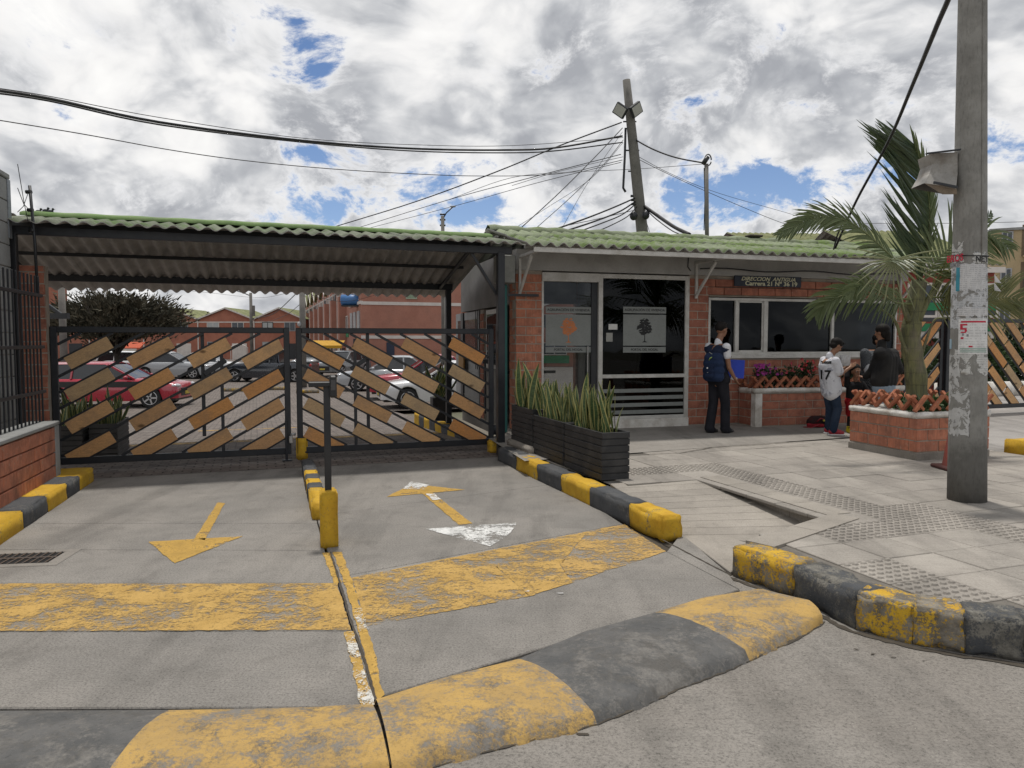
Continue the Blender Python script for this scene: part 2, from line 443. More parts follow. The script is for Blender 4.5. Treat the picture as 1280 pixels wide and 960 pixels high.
MT['bbump'] = paint_mat('charcoal_bump_paint', (.085, .086, .086), .485, 2.2, .06, (.125, .123, .12), under=(.2, .19, .175))
MT['black'] = gritty('black_metal_paint', (.012, .015, .020), (.02, .022, .026), 6, 90, .42, rand=.1, bump=.1, spec=.5)
MT['blackgloss'] = plain('black_plastic', (.015, .016, .018), .35)
MT['white_frame'] = gritty('white_painted_frame', (.60, .59, .56), (.48, .47, .44), 5, 60, .5, bump=.08, stain=(.28, .25, .2), stain_amt=.35, grime_scale=4)
MT['greyband'] = gritty('grey_painted_beam', (.42, .415, .40), (.35, .345, .33), 2, 50, .8, bump=.12, stain=(.16, .15, .13), stain_amt=.4)
MT['wood'] = None

def wood_mat(name, cols):
    m, t, b = material(name)
    p = t.obj()
    n = t.noise(t.mapping(t.vm('ADD', p, t.vm('SCALE', t.vm('SUBTRACT', t.pos(), t.obj()), scale=.6)), scale=(1.6, 14, 14)), 2.6, 6, .62, 1.4)
    wv = t.m('FRACT', t.m('MULTIPLY', n, 7.0))
    wv = t.m('ABSOLUTE', t.m('MULTIPLY_ADD', wv, 2.0, -1.0))
    base = t.ramp(t.rnd(), [(i / (len(cols) - 1) if len(cols) > 1 else 0, c) for i, c in enumerate(cols)])
    col = t.mix(t.m('MULTIPLY', wv, .38), base, (.07, .035, .015))
    kn = t.sm(t.vor(t.mapping(t.vm('ADD', p, t.vm('SCALE', t.vm('SUBTRACT', t.pos(), t.obj()), scale=1.0)), scale=(2.2, 5, 5)), 1.0), .05, .16)
    col = t.mix(t.m('MULTIPLY', t.m('SUBTRACT', 1.0, kn), .75), col, (.05, .025, .012))
    g = t.sm(t.noise(t.pos(), 5, 5, .6), .45, .7)
    col = t.mix(t.m('MULTIPLY', g, .35), col, (.20, .16, .12))
    setb(t, b, col, .72, None, t.bump(n, .2, .003), .3)
    return m
WOODS = [tuple(min(.8, a * b_) for a, b_ in zip(c, (1.28, 1.22, 1.08))) for c in [(.50, .24, .09), (.56, .32, .15), (.44, .27, .15), (.58, .36, .19), (.42, .32, .21), (.54, .27, .10)]]
MT['wood'] = wood_mat('weathered_board_wood', WOODS)

def brick_mat(name, c1, c2, c3=None, stri=True, bump=.35, rand=.22):
    m, t, b = material(name)
    p = t.pos()
    base = t.ramp(t.rnd(), [(0, c1), (.5, c3 or mulc(c1, .85)), (1, c2)])
    col = t.mix(t.sm(t.noise(p, 7, 6, .65), .35, .7), base, mulc(c2, .75))
    if stri:
        s_ = t.noise(t.mapping(t.obj(), scale=(26, 26, .7)), 3.0, 3, .6)
        col = t.mix(.5, col, t.ramp(s_, [(.32, .55), (.55, 1.0), (.72, 1.0)]), 'MULTIPLY')
    col = t.mix(t.m('MULTIPLY', t.sm(t.noise(p, 19, 5, .7), .56, .72), .55), col, (.42, .36, .30))
    col = t.mix(t.m('MULTIPLY', t.sm(t.noise(p, 2.1, 6, .7, .5), .55, .75), .55), col, (.10, .07, .055))
    setb(t, b, col, .86, None, t.bump(t.noise(p, 70, 4, .7), bump, .004), .25)
    return m
MT['brick'] = brick_mat('terracotta_brick', (.54, .225, .14), (.44, .185, .12), (.52, .195, .115))
MT['brick_dk'] = brick_mat('smooth_red_brick', (.43, .165, .105), (.33, .13, .09), (.40, .17, .11), stri=False)
MT['mortar'] = gritty('mortar', (.40, .35, .29), None, 5, 80, .95)
MT['lattice'] = brick_mat('lattice_clay', (.48, .19, .10), (.38, .13, .075), None, stri=False)
MT['whitecap'] = gritty('chipped_white_coping', (.72, .70, .66), (.55, .52, .47), 5, 60, .8, bump=.6, bdist=.006, stain=(.25, .2, .15), stain_amt=.4, grime_scale=5)
MT['grey_block'] = gritty('grey_rendered_block', (.30, .305, .30), (.24, .245, .24), 2, 50, .9, bump=.5, stain=(.14, .135, .12), stain_amt=.5)

def roof_mat(name, base, moss, cover, rand=.12):
    m, t, b = material(name)
    p = t.pos()
    k = t.m('MULTIPLY_ADD', t.rnd(), rand * 2, 1 - rand)
    vv = t.new('ShaderNodeCombineColor'); [t.put(vv.inputs[i], k) for i in range(3)]
    c = t.mix(1.0, t.mix(t.sm(t.noise(p, 3, 6, .65), .35, .65), base, mulc(base, .75)), vv.outputs[0], 'MULTIPLY')
    n = t.m('ADD', t.m('MULTIPLY', t.noise(p, 1.1, 6, .65, .6), .6), t.m('MULTIPLY', t.noise(p, 13, 6, .7), .4))
    c = t.mix(t.sm(n, cover - .05, cover + .06), c, t.mix(t.noise(p, 25, 4, .7), moss, mulc(moss, .5)))
    c = t.mix(t.m('MULTIPLY', t.sm(t.noise(p, 7, 7, .75), .56, .68), .75), c, (.035, .035, .03))
    setb(t, b, c, .88, None, t.bump(t.noise(p, 60, 4, .7), .4, .006), .25)
    return m
MT['roof_green'] = roof_mat('mossy_green_fibre_cement', (.23, .265, .175), (.17, .245, .075), .515)
MT['roof_canopy'] = roof_mat('faded_green_fibre_cement', (.19, .21, .155), (.12, .20, .065), .56)
MT['roof_under'] = gritty('bare_fibre_cement', (.45, .44, .425), (.35, .345, .335), 3, 60, .9, bump=.2)
MT['ridge'] = gritty('green_ridge_tile', (.14, .24, .075), (.2, .28, .12), 4, 60, .85, stain=(.04, .05, .03), stain_amt=.5)

def glass_mat(name, tint=(.55, .6, .6), refl=.12, rough=.02):
    """thin pane: partly see-through, partly mirror"""
    m, t, b = material(name)
    tr = t.new('ShaderNodeBsdfTransparent'); tr.inputs[0].default_value = (*tint, 1)
    gl = t.new('ShaderNodeBsdfGlossy'); gl.inputs['Roughness'].default_value = rough; gl.inputs[0].default_value = (.9, .93, .95, 1)
    fr = t.new('ShaderNodeFresnel'); fr.inputs[0].default_value = 1.5
    f = t.m('ADD', t.m('MULTIPLY', fr.outputs[0], .40), refl, clamp=True)
    wob = t.bump(t.noise(t.pos(), 1.3, 2, .5), .04, .05); t.L.new(wob, gl.inputs['Normal'])
    mx = t.new('ShaderNodeMixShader'); t.put(mx.inputs[0], f); t.L.new(tr.outputs[0], mx.inputs[1]); t.L.new(gl.outputs[0], mx.inputs[2])
    t.L.new(mx.outputs[0], t.N['Material Output'].inputs[0]); t.N.remove(b)
    return m
MT['glass'] = glass_mat('office_glass', (.20, .215, .23), .0)
MT['doorglass'] = glass_mat('door_glass', (.62, .65, .66), .02)
MT['frost'] = gritty('frosted_film', (.23, .245, .235), None, 3, 40, .6, bump=.03, var=.1)

# ------------------------------------------------------------------ ground
S = Frame(2.84, 4.89, 19.5)              # paving grid
GT = Frame(-5.6, 8.94, 19.2)             # gate line
H = Frame(.064, 11.52, 16.5, .18)        # guard house front
def yard_z(p):                            # the yard falls away behind the gate
    d_ = GT.l(p).y
    if d_ < .4: return 0.0
    if d_ < 12: return -.5 * (d_ - .4) / 11.6
    return -.5
g = MB(); ys = [-120, -40, -12, -2, 2, 14, 30, 60, 120, 260, 700]
g.grid([[GT.w(x, y, -.16 if y < 1 else -.62) for x in (-600, -200, -60, -20, 0, 20, 60, 200, 600)] for y in ys], False)
MT['ground'] = gritty('earth_ground', (.16, .14, .11), (.12, .12, .08), .3, 8, .95)
setting(g.build('ground', MT['ground']))
g = MB(); g.grid([[(x, y, -.03) for x in (-60, -20, 0, 3, 8, 20, 60)] for y in (-30, -10, 0, 2, 3, 4, 5.4)], False)
setting(g.build('street', MT['road']))

def cobble():
    m, t, b = material('brick_cobbles')
    p = t.mapping(t.pos(), rot=(0, 0, rad(-19.2)))
    br = t.new('ShaderNodeTexBrick'); t.L.new(p, br.inputs['Vector']); br.offset = .5
    br.inputs['Scale'].default_value = 1.0; br.inputs['Brick Width'].default_value = .22; br.inputs['Row Height'].default_value = .11
    br.inputs['Mortar Size'].default_value = .012; br.inputs['Mortar Smooth'].default_value = .3
    br.inputs['Color1'].default_value = (.20, .165, .145, 1); br.inputs['Color2'].default_value = (.13, .11, .10, 1); br.inputs['Mortar'].default_value = (.05, .045, .04, 1)
    col = t.mix(t.m('MULTIPLY', t.sm(t.noise(t.pos(), 6, 6, .7), .42, .7), .6), br.outputs[0], (.27, .24, .215))
    col = t.mix(t.m('MULTIPLY', t.sm(t.noise(t.pos(), 1.1, 6, .7), .45, .7), .5), col, (.09, .08, .07))
    h = t.m('ADD', t.m('MULTIPLY', t.m('SUBTRACT', 1.0, br.outputs[1]), 1.0), t.noise(t.pos(), 30, 4, .7))
    setb(t, b, col, .85, None, t.bump(h, .8, .012), .3)
    return m
MT['cobble'] = cobble()
g = MB()
g.grid([[GT.w(x, y, z) for x in (-14, -4, 0, 3, 5.9, 6.2)] for y, z in ((-.62, 0), (.4, 0), (3, -.112), (6, -.2414), (12, -.5))], False)
g.grid([[GT.w(x, y, -.5) for x in (-60, -20, 0, 10, 30, 60)] for y in (12, 25, 60, 110)], False)
setting(g.build('cobbled_yard', MT['cobble']))

def poly_slab(parent, pts, top, th, mat, name='concrete_slab', gap=.006):
    """slab from ground points, edges eased, joints left open round it"""
    P2 = [Vector((p[0], p[1])) for p in pts]; n = len(P2)
    area = sum(P2[i].x * P2[(i + 1) % n].y - P2[(i + 1) % n].x * P2[i].y for i in range(n))
    if area < 0: P2.reverse(); pts = list(reversed(pts))
    tz = [(p[2] if len(p) > 2 and top is None else top) for p in pts]
    def inset(k):
        out = []
        for i in range(n):
            a, b_, c = P2[i - 1], P2[i], P2[(i + 1) % n]
            d1 = (b_ - a).normalized(); d2 = (c - b_).normalized()
            n1 = Vector((-d1.y, d1.x)); n2 = Vector((-d2.y, d2.x)); q = (n1 + n2)
            q = q / max(.25, q.dot(n1)) if q.length > 1e-6 else n1
            out.append(b_ + q * k)
        return out
    lo, mid, up = inset(gap * .5), inset(gap * .5), inset(gap * .5 + .006)
    vs = [(p.x, p.y, z - th) for p, z in zip(lo, tz)] + [(p.x, p.y, z - .006) for p, z in zip(mid, tz)] + [(p.x, p.y, z) for p, z in zip(up, tz)]
    fs = [tuple(range(2 * n, 3 * n))]
    for i in range(n):
        j = (i + 1) % n; fs += [(i, j, n + j, n + i), (n + i, n + j, 2 * n + j, 2 * n + i)]
    mb = MB().add(vs, fs)
    return mb.build(name, mat, parent, fix=False)

# driveway: a dark bed with concrete slabs on it
bed = MB(); bed.add([GT.w(-4, -.5, -.035), GT.w(3, -.5, -.035), GT.w(5.8, -.5, -.035), (1.6, 5.9, -.035), (1.75, 5.0, -.035), G(1040, 790, -.035), G(470, 985, -.035), G(-500, 985, -.035)], [(0, 1, 2, 3, 4, 5, 6, 7)])
drive = setting(bed.build('driveway', MT['dirt']))
def gp(*l): return [G(x, y) for x, y in l]
EDGE_C = {600: 384, 654: 396, 728: 417, 790: 437, 884: 470}    # the seam between the lanes
LY = [(654, 654), (686, 688), (729, 729), (790, 789), (886, 884)]
def seamx(y): 
    ks = [(590, 381), (654, 397), (690, 407), (728, 422), (790, 441), (884, 466), (960, 496)]
    for (a, xa), (b_, xb) in zip(ks, ks[1:]):
        if a <= y <= b_: return xa + (xb - xa) * (y - a) / (b_ - a)
    return ks[-1][1]
for (l0, r0), (l1, r1) in zip(LY, LY[1:]):
    poly_slab(drive, gp((-380, l0), (seamx(r0), r0), (seamx(r1), r1), (-380, l1)), 0, .05, MT['slab'])
RJ = [((seamx(645), 645), (700, 604)), ((seamx(724), 722), (779, 655)), ((seamx(784), 783), (833, 689)), ((seamx(872), 874), (925, 737))]
for a, b_ in zip(RJ, RJ[1:]):
    poly_slab(drive, gp(a[0], a[1], b_[1], b_[0]), 0, .05, MT['slab'])
poly_slab(drive, [GT.w(-3, -.62), GT.w(2.98, -.62), G(397, 654), G(-380, 654)], 0, .05, MT['slab'])
poly_slab(drive, [GT.w(2.98, -.62), GT.w(5.95, -.62), G(700, 604), G(397, 645)], 0, .05, MT['slab'])
poly_slab(drive, [G(925, 737), G(833, 689), (1.415, 6.08), (1.5, 5.02)], 0, .05, MT['slab'])

# slope where the pavement is lowered
P1, Kp, A_, C_, P2_ = Vector((1.40, 6.02, 0)), Vector((.98, 7.32, .178)), Vector((1.97, 7.64, .178)), Vector((2.58, 5.94, .035)), Vector((1.52, 5.04, 0))
pb = MB(); pb.add([P1 - Vector((0, 0, .03)), Kp - Vector((0, 0, .03)), A_ - Vector((0, 0, .03)), C_ - Vector((0, 0, .03)), P2_ - Vector((0, 0, .03))], [(0, 4, 3), (0, 3, 2), (0, 2, 1)])
ramp = setting(pb.build('pavement_ramp', MT['dirt']))
poly_slab(ramp, [tuple(P1), tuple(P2_), tuple(C_)], None, .04, MT['strip'], 'ramp_slab')
nS = 9
for i in range(nS):
    a, b_ = i / nS, (i + 1) / nS
    poly_slab(ramp, [tuple(P1.lerp(Kp, a)), tuple(C_.lerp(A_, a)), tuple(C_.lerp(A_, b_)), tuple(P1.lerp(Kp, b_))], None, .04, MT['strip'], 'ramp_slab', .009)

# pavement bed, tiles, tactile tiles
K2px = [(915, 720), (990, 748), (1069, 787), (1140, 806), (1206, 818), (1280, 828), (1420, 846), (1700, 868), (2300, 905)]
K2 = [G(x, y, -.03) for x, y in K2px]
back = [Vector((p.x, p.y, 0)) + Vector((.1, .2, 0)) for p in K2]
pv = MB(); ol = [(-.35, 10.9), (.05 + .16, 9.3), (Kp.x, Kp.y), (A_.x, A_.y), (C_.x, C_.y), (1.72, 5.2)] + [(p.x, p.y) for p in back] + [(12.5, 4), (12.5, 5.4), (6.5, 8.5), (5.7, 10.8), (6.8, 13.2), (0, 11.6)]
pv.add([(x, y, .169) for x, y in ol], [tuple(range(len(ol)))])
pav = setting(pv.build('pavement', MT['joint']))
def in_poly(p, poly):
    c = False; n = len(poly)
    for i in range(n):
        (x1, y1), (x2, y2) = poly[i], poly[i - 1]
        if (y1 > p[1]) != (y2 > p[1]) and p[0] < (x2 - x1) * (p[1] - y1) / (y2 - y1) + x1: c = not c
    return c
TS = .4
tm = MB(); tm.box(.004, TS - .004, .004, TS - .004, -.03, 0, .005); tile_me = tm.mesh('paving_slab', MT['tile'])
tt = MB(); tt.box(.004, TS - .004, .004, TS - .004, -.03, 0, .005)
for i in range(6):
    for j in range(6):
        cx_, cy_ = .035 + i * .066, .035 + j * .066
        vs = []
        for k, (rr, hz) in enumerate(((.022, 0.0), (.015, .011))):
            for q in range(6): vs.append((cx_ + rr * 1.2 * math.cos(q * math.pi / 3), cy_ + rr * .85 * math.sin(q * math.pi / 3), hz))
        tt.add(vs, [(6, 7, 8, 9, 10, 11)] + [(q, (q + 1) % 6, 6 + (q + 1) % 6, 6 + q) for q in range(6)])
tact_me = tt.mesh('tactile_slab', MT['tile'])
apron_line = (Vector((1.30, 9.2)), Vector((3.89, 10.37)))
def right_of_apron(p):
    a, b_ = apron_line; return (b_.x - a.x) * (p[1] - a.y) - (b_.y - a.y) * (p[0] - a.x) > 0
tiles = []
for i in range(-14, 26):
    for j in range(-8, 20):
        c = S.w((i + .5) * TS, (j + .5) * TS)
        if not in_poly((c.x, c.y), ol): continue
        if right_of_apron((c.x, c.y)) or c.x > 12: continue
        tac = False
        l = S.l(Vector((c.x, c.y, 0)))
        if i in (-2, -1, 0) and 3 <= j < 8: tac = (i - (-3)) == (2 if j < 6 else 1)
        # band from the planters down to the near right, one tile and a half wide
        bx = (c - Vector((2.05, 8.35, 0)))
        along = bx.dot(Vector((.462, -.887, 0))); across = bx.dot(Vector((.887, .462, 0)))
        tac = abs(across) < .27 and -.2 < along < 5
        if c.x < 2.05 and abs(l.y - S.l(Vector((1.5, 8.0, 0))).y) < .22: tac = True
        bx2 = c - Vector((2.35, 5.15, 0))
        if abs(bx2.dot(Vector((-.33, .94, 0)))) < .2 and 0 < bx2.dot(Vector((.94, .33, 0))) < 1.1: tac = True
        for q, r_ in zip(K2, K2[1:]):
            dd = (r_ - q); L_ = dd.length; dd.normalize(); e = Vector((c.x, c.y, -.03)) - q
            if -.05 < e.dot(dd) < L_ and .2 < abs(e.x * dd.y - e.y * dd.x) < .56 and q.x > 1.6: tac = True
        tiles.append((c.length, i, j, tac))
tiles.sort()
rest = MB()
for k, (dist, i, j, tac) in enumerate(tiles):
    p = S.w(i * TS, j * TS, .180 + R.uniform(-.0025, .0025))
    if k < 295:
        link('tactile_slab' if tac else 'paving_slab', tact_me if tac else tile_me, pav, p, (R.uniform(-.003, .003), R.uniform(-.003, .003), S.a))
    else:
        M = Matrix.Translation(p) @ Matrix.Rotation(S.a, 4, 'Z'); rest.box(.003, TS - .003, .003, TS - .003, -.03, 0, .004, M)
if rest.v:
    o = rest.build('distant_paving_slabs', MT['tile'], pav); o['kind'] = 'stuff'
# edging strips round the lowered part
def strip(parent, a, b_, w_, z1, z0, mat, pieces, name='edging_stone', side=1):
    a, b_ = Vector((a[0], a[1], 0)), Vector((b_[0], b_[1], 0)); d_ = (b_ - a).normalized(); n_ = Vector((d_.y, -d_.x, 0)) * side; L_ = (b_ - a).length
    for i in range(pieces):
        p, q = a + d_ * (L_ * i / pieces + .003), a + d_ * (L_ * (i + 1) / pieces - .003)
        m_ = MB(); m_.prism([(p.x, p.y), (q.x, q.y), (q.x + n_.x * w_, q.y + n_.y * w_), (p.x + n_.x * w_, p.y + n_.y * w_)], z0, z1)
        m_.build(name, mat, parent)
strip(pav, A_, C_, .24, .187, -.05, MT['strip'], 4, side=-1)
strip(pav, C_ + Vector((.06, .05, 0)), (1.66, 5.16), .22, .190, -.05, MT['strip'], 2, side=-1)
# smooth concrete apron in front of the guard house, its crack
ap = MB()
ap.add([(.15, 8.68, .184), (1.30, 9.2, .184), (3.89, 10.37, .184), (5.6, 11.1, .184), (7.6, 13.9, .184), (0.0, 11.7, .184), (-.35, 10.75, .184)], [tuple(range(7))])
setting(ap.build('apron', MT['apron']))
def crackline(pts, w_, z, name='crack', seed=1, jag=.02):
    rr = random.Random(seed); rows = []
    P_ = [Vector((p[0], p[1], z)) for p in pts]; fine = []
    for a, b_ in zip(P_, P_[1:]):
        n = max(2, int((b_ - a).length / .035))
        for i in range(n): fine.append(a.lerp(b_, i / n))
    fine.append(P_[-1])
    off = 0
    for i, p in enumerate(fine):
        a = fine[max(0, i - 1)]; b_ = fine[min(len(fine) - 1, i + 1)]; d_ = (b_ - a).normalized(); n_ = Vector((-d_.y, d_.x, 0))
        off = off * .82 + rr.uniform(-jag, jag) * .6; ww = w_ * rr.uniform(.55, 1.1) * (0.15 if i in (0, len(fine) - 1) else 1)
        rows.append([p + n_ * (off - ww / 2), p + n_ * (off + ww / 2)])
    m_ = MB(); m_.grid(rows, False); return setting(m_.build(name, MT['joint'] if name == 'road_joint' else MT['dirt'], fix=False))
crackline([G(775, 569, .19), G(850, 566, .19), G(890, 559, .19), G(985, 553, .19), G(1015, 551, .19)], .022, .1885, seed=4, jag=.01)
crackline([G(1060, 551, .19), G(950, 560, .19), G(925, 560, .19)], .008, .1885, seed=5)
# pale drive on the right
fd = MB(); fd.add([(6.12, 9.33, .168), (6.45, 8.6, .168), (12, 5.6, .168), (40, 12, .168), (40, 44, .168), (12, 44, .168), (6.7, 13.4, .168)], [tuple(range(6))])
setting(fd.build('side_drive', MT['far_drive']))

# ------------------------------------------------------------------ kerbs
def kerb_run(parent, line, cuts, w_, h, z0, cols, side, rnd_amp=.007, chip=.02, seed=0):
    """stones between the cut points (world points on the foot line)"""
    for i, (a, b_) in enumerate(zip(cuts, cuts[1:])):
        a, b_ = Vector((a[0], a[1], 0)), Vector((b_[0], b_[1], 0)); d_ = b_ - a; L_ = d_.length; an = math.atan2(d_.y, d_.x)
        me = rough_box(L_ + .016, w_, h, 13, rnd_amp, chip, seed + i, .012); me.materials.append(cols[i])
        n_ = Vector((-d_.y, d_.x, 0)).normalized() * side
        c = (a + b_) / 2 + n_ * w_ / 2
        link('kerb_stone', me, parent, (c.x, c.y, z0 + h / 2), (0, 0, an))
k1 = setting(bpy.data.objects.new('kerb', None)); COL.objects.link(k1)
cuts = [G(x, y) for x, y in ((826, 674), (786, 655), (737, 632), (701, 614), (671, 600), (645, 587), (622, 575.5))]
kerb_run(k1, None, cuts, .2, .215, -.03, [MT['yk'], MT['bk'], MT['yk'], MT['bk'], MT['yk'], MT['bk']], -1, seed=3)
me = rough_box(.22, .2, .2, 5, .006, .01, 55, .02); me.materials.append(MT['yk']); p = GT.w(5.62, -.18, .08); link('kerb_stone', me, k1, p, (0, 0, GT.a))
k2 = setting(bpy.data.objects.new('kerb', None)); COL.objects.link(k2)
kl = [G(-60, 735), G(30, 661), G(61, 640), G(79, 624), G(101, 613), G(118, 601)]
dirL = (kl[-1] - kl[1]).normalized(); kl = [kl[1] + dirL * ((p - kl[1]).dot(dirL)) for p in kl]
kerb_run(k2, None, kl, .34, .19, -.03, [MT['yk'], MT['bk'], MT['yk'], MT['bk'], MT['yk']], 1, seed=13, chip=.012)
k3 = setting(bpy.data.objects.new('kerb', None)); COL.objects.link(k3)
kerb_run(k3, None, K2, .235, .225, -.04, [MT['yk2'], MT['bk2'], MT['yk2'], MT['yk2'], MT['bk2'], MT['bk2'], MT['yk2'], MT['bk2']], 1, .010, .022, seed=23)
crackline([(p.x - .03, p.y - .03) for p in K2], .05, -.026, 'gutter_dirt', 9, .012)
crackline([G(826, 674), G(870, 697), G(915, 720)], .018, .003, 'crack', 10, .004)
# lane divider between the two lanes
k4 = setting(bpy.data.objects.new('kerb', None)); COL.objects.link(k4)
a, b_ = G(390, 650), G(377, 588); dd = (b_ - a); L_ = dd.length; cu = [a + dd * f for f in (0, .30, .40, .50, .60, .70, .84, 1.0)]
kerb_run(k4, None, cu, .15, .17, -.03, [MT['yk'], MT['bk'], MT['yk'], MT['bk'], MT['yk'], MT['bk'], MT['bk']], -1, seed=33)
# the same paint goes on behind the gate
k5 = setting(bpy.data.objects.new('kerb', None)); COL.objects.link(k5)
a, b_ = Vector((-.85, 12.4, 0)), Vector((-2.15, 16.1, 0)); cu = [a.lerp(b_, i / 8) for i in range(9)]
kerb_run(k5, None, cu, .2, .3, -.25, [MT['bk'], MT['yk']] * 4, -1, seed=43)

# gate stop block: tall yellow block under the meeting of the leaves
me = rough_box(.15, .16, .32, 5, .006, .01, 71, .02); me.materials.append(MT['yk'])
o = link('gate_stop', me, None, GT.w(2.92, .05, .16), (0, 0, GT.a)); tag(o, 'yellow painted concrete block under the meeting edges of the gate', 'gate stop')
# pillar with the card reader
pl = thing('card_reader_pillar', 'chipped yellow concrete pillar carrying a black card reader post between lanes', 'bollard', G(409, 685, 0) + Vector((-.02, .14, 0)), 16)
me = rough_box(.135, .27, .45, 6, .006, .008, 77, .014); me.materials.append(MT['yk']); link('plinth', me, pl, (0, 0, .205))
m_ = MB(); m_.box(-.026, .026, .0, .052, .42, 1.27, .004); m_.build('post', MT['black'], pl)
m_ = MB(); m_.box(-.14, .03, -.02, .09, 1.245, 1.285, .006); m_.build('arm', MT['black'], pl)
m_ = MB(); m_.box(.02, .075, -.04, .10, 1.16, 1.335, .012); rd = m_.build('card_reader', MT['blackgloss'], pl)
m_ = MB(); m_.box(.03, .065, -.045, -.04, 1.22, 1.30, .001); m_.build('keypad', plain('reader_face', (.06, .06, .065), .3), rd)

# ------------------------------------------------------------------ markings
from mathutils import noise as mnoise
def sheet(name, polys, mat, z=.004):
    m_ = MB()
    for pl_ in polys:
        W_ = [G(x, y, z) for x, y in pl_]; out = []
        for a, b_ in zip(W_, W_[1:] + W_[:1]):
            n = max(2, int((b_ - a).length / .03)); nn = Vector((-(b_ - a).y, (b_ - a).x, 0)).normalized()
            for i in range(n): p = a.lerp(b_, i / n); out.append(p + nn * (mnoise.noise(p * 7) * .010 + mnoise.noise(p * 33) * .008))
        m_.add(out, [tuple(range(len(out)))])
    o = m_.build(name, mat, fix=False)
    for p_ in o.data.polygons:
        if p_.normal.z < 0: p_.flip()
    return setting(o)
sheet('stop_band', [[(-380, 730), (421, 729), (439, 787), (-380, 790)]], MT['yroad'])
sheet('stop_band', [[(440, 722), (560, 698), (600, 690), (662, 745), (640, 749), (457, 783)]], MT['yroad'])
sheet('stop_band', [[(600, 690), (735, 664), (700, 706), (716, 728), (662, 745)]], MT['yroad'])
sheet('stop_band', [[(735, 664), (780, 655), (832, 689), (716, 728), (700, 706)]], MT['yroad2'])
sheet('lane_line', [[(403, 691), (413, 691), (427, 728), (418, 729)], [(430, 790), (441, 789), (468, 880), (452, 884)]], MT['yline'])
sheet('lane_line', [[(416, 690), (427, 690), (441, 728), (430, 728)], [(430, 728), (441, 728), (460, 790), (448, 790)], [(449, 790), (461, 789), (480, 868), (470, 878)]], MT['yline'], .005)
sheet('old_white_line', [[(430, 790), (441, 789), (468, 880), (452, 884)], [(440, 760), (452, 760), (461, 786), (450, 789)]], MT['wunder'], .0095)
crackline([G(x, y) for x, y in ((413, 691), (424, 728), (437, 775), (447, 800), (458, 835), (468, 872), (474, 885))], .016, .0105, 'crack', 3, .003)
sheet('direction_arrow', [[(272, 628), (281, 629), (256, 675), (243, 673)], [(186, 677), (303, 670), (218, 704)]], MT['yline'])
sheet('direction_arrow', [[(483, 621), (515, 605), (582, 612)], [(528, 617), (541, 616), (590, 654), (574, 656)]], MT['yline'])
sheet('old_white_arrow', [[(532, 661), (647, 653), (636, 668), (612, 683)]], MT['wroad'])
sheet('old_white_arrow', [[(503, 611), (514, 602), (536, 606), (530, 612)], [(532, 617), (543, 617), (551, 624), (541, 625)]], MT['wroad'], .009)
m_ = MB(); m_.add([GT.w(x, y, yard_z(GT.w(x, y)) + .006) for x, y in ((-.3, 3.0), (5.6, 3.0), (5.6, 3.35), (-.3, 3.35))], [(0, 1, 2, 3)]); setting(m_.build('yard_line', MT['yroad'], fix=False))
m_ = MB(); m_.add([GT.w(x, y, yard_z(GT.w(x, y)) + .006) for x, y in ((1.2, 6.0), (3.6, 6.0), (3.6, 6.2), (1.2, 6.2))], [(0, 1, 2, 3)]); setting(m_.build('yard_line', MT['yroad2'], fix=False))

# drain grate
dg = thing('drain_grate', 'rectangular iron drain grate sunk in the concrete beside the left kerb', 'drain', G(28, 700, 0), 8)
def dl(px, py): 
    p_ = G(px, py, 0) - dg.location; a = -rad(8); return (p_.x * math.cos(a) - p_.y * math.sin(a), p_.x * math.sin(a) + p_.y * math.cos(a))
x0, y0 = dl(8, 712); x1, y1 = dl(62, 687); x0 = -.42; x1 = .22; y0 = -.11; y1 = .17
m_ = MB(); m_.box(x0 - .09, x1 + .09, y0 - .07, y0, -.02, .006, .004); m_.box(x0 - .09, x1 + .09, y1, y1 + .07, -.02, .006, .004); m_.box(x1, x1 + .09, y0, y1, -.02, .006, .004); m_.box(x0 - .09, x0, y0, y1, -.02, .006, .004)
m_.build('surround', MT['apron'], dg)
m_ = MB(); m_.box(x0, x1, y0, y1, -.015, .0012); m_.build('pit', plain('painted_drain_shade', (.004, .004, .004), .9), dg)  # flush near-black sheet under the bars; the dark of the pit is painted
gb = MB(); gb.box(-.006, .006, y0, y1, .0, .009, .002); gme = gb.mesh('bar', gritty('rusty_iron', (.07, .06, .055), (.10, .07, .05), 20, 90, .8))
for i in range(13): link('bar', gme, dg, (x0 + .02 + i * (x1 - x0 - .04) / 12, 0, 0), (0, 0, .0))
m_ = MB(); m_.box(x0, x1, (y0 + y1) / 2 - .012, (y0 + y1) / 2 + .012, .0, .0105, .002); m_.build('crossbar', gme.materials[0], dg)

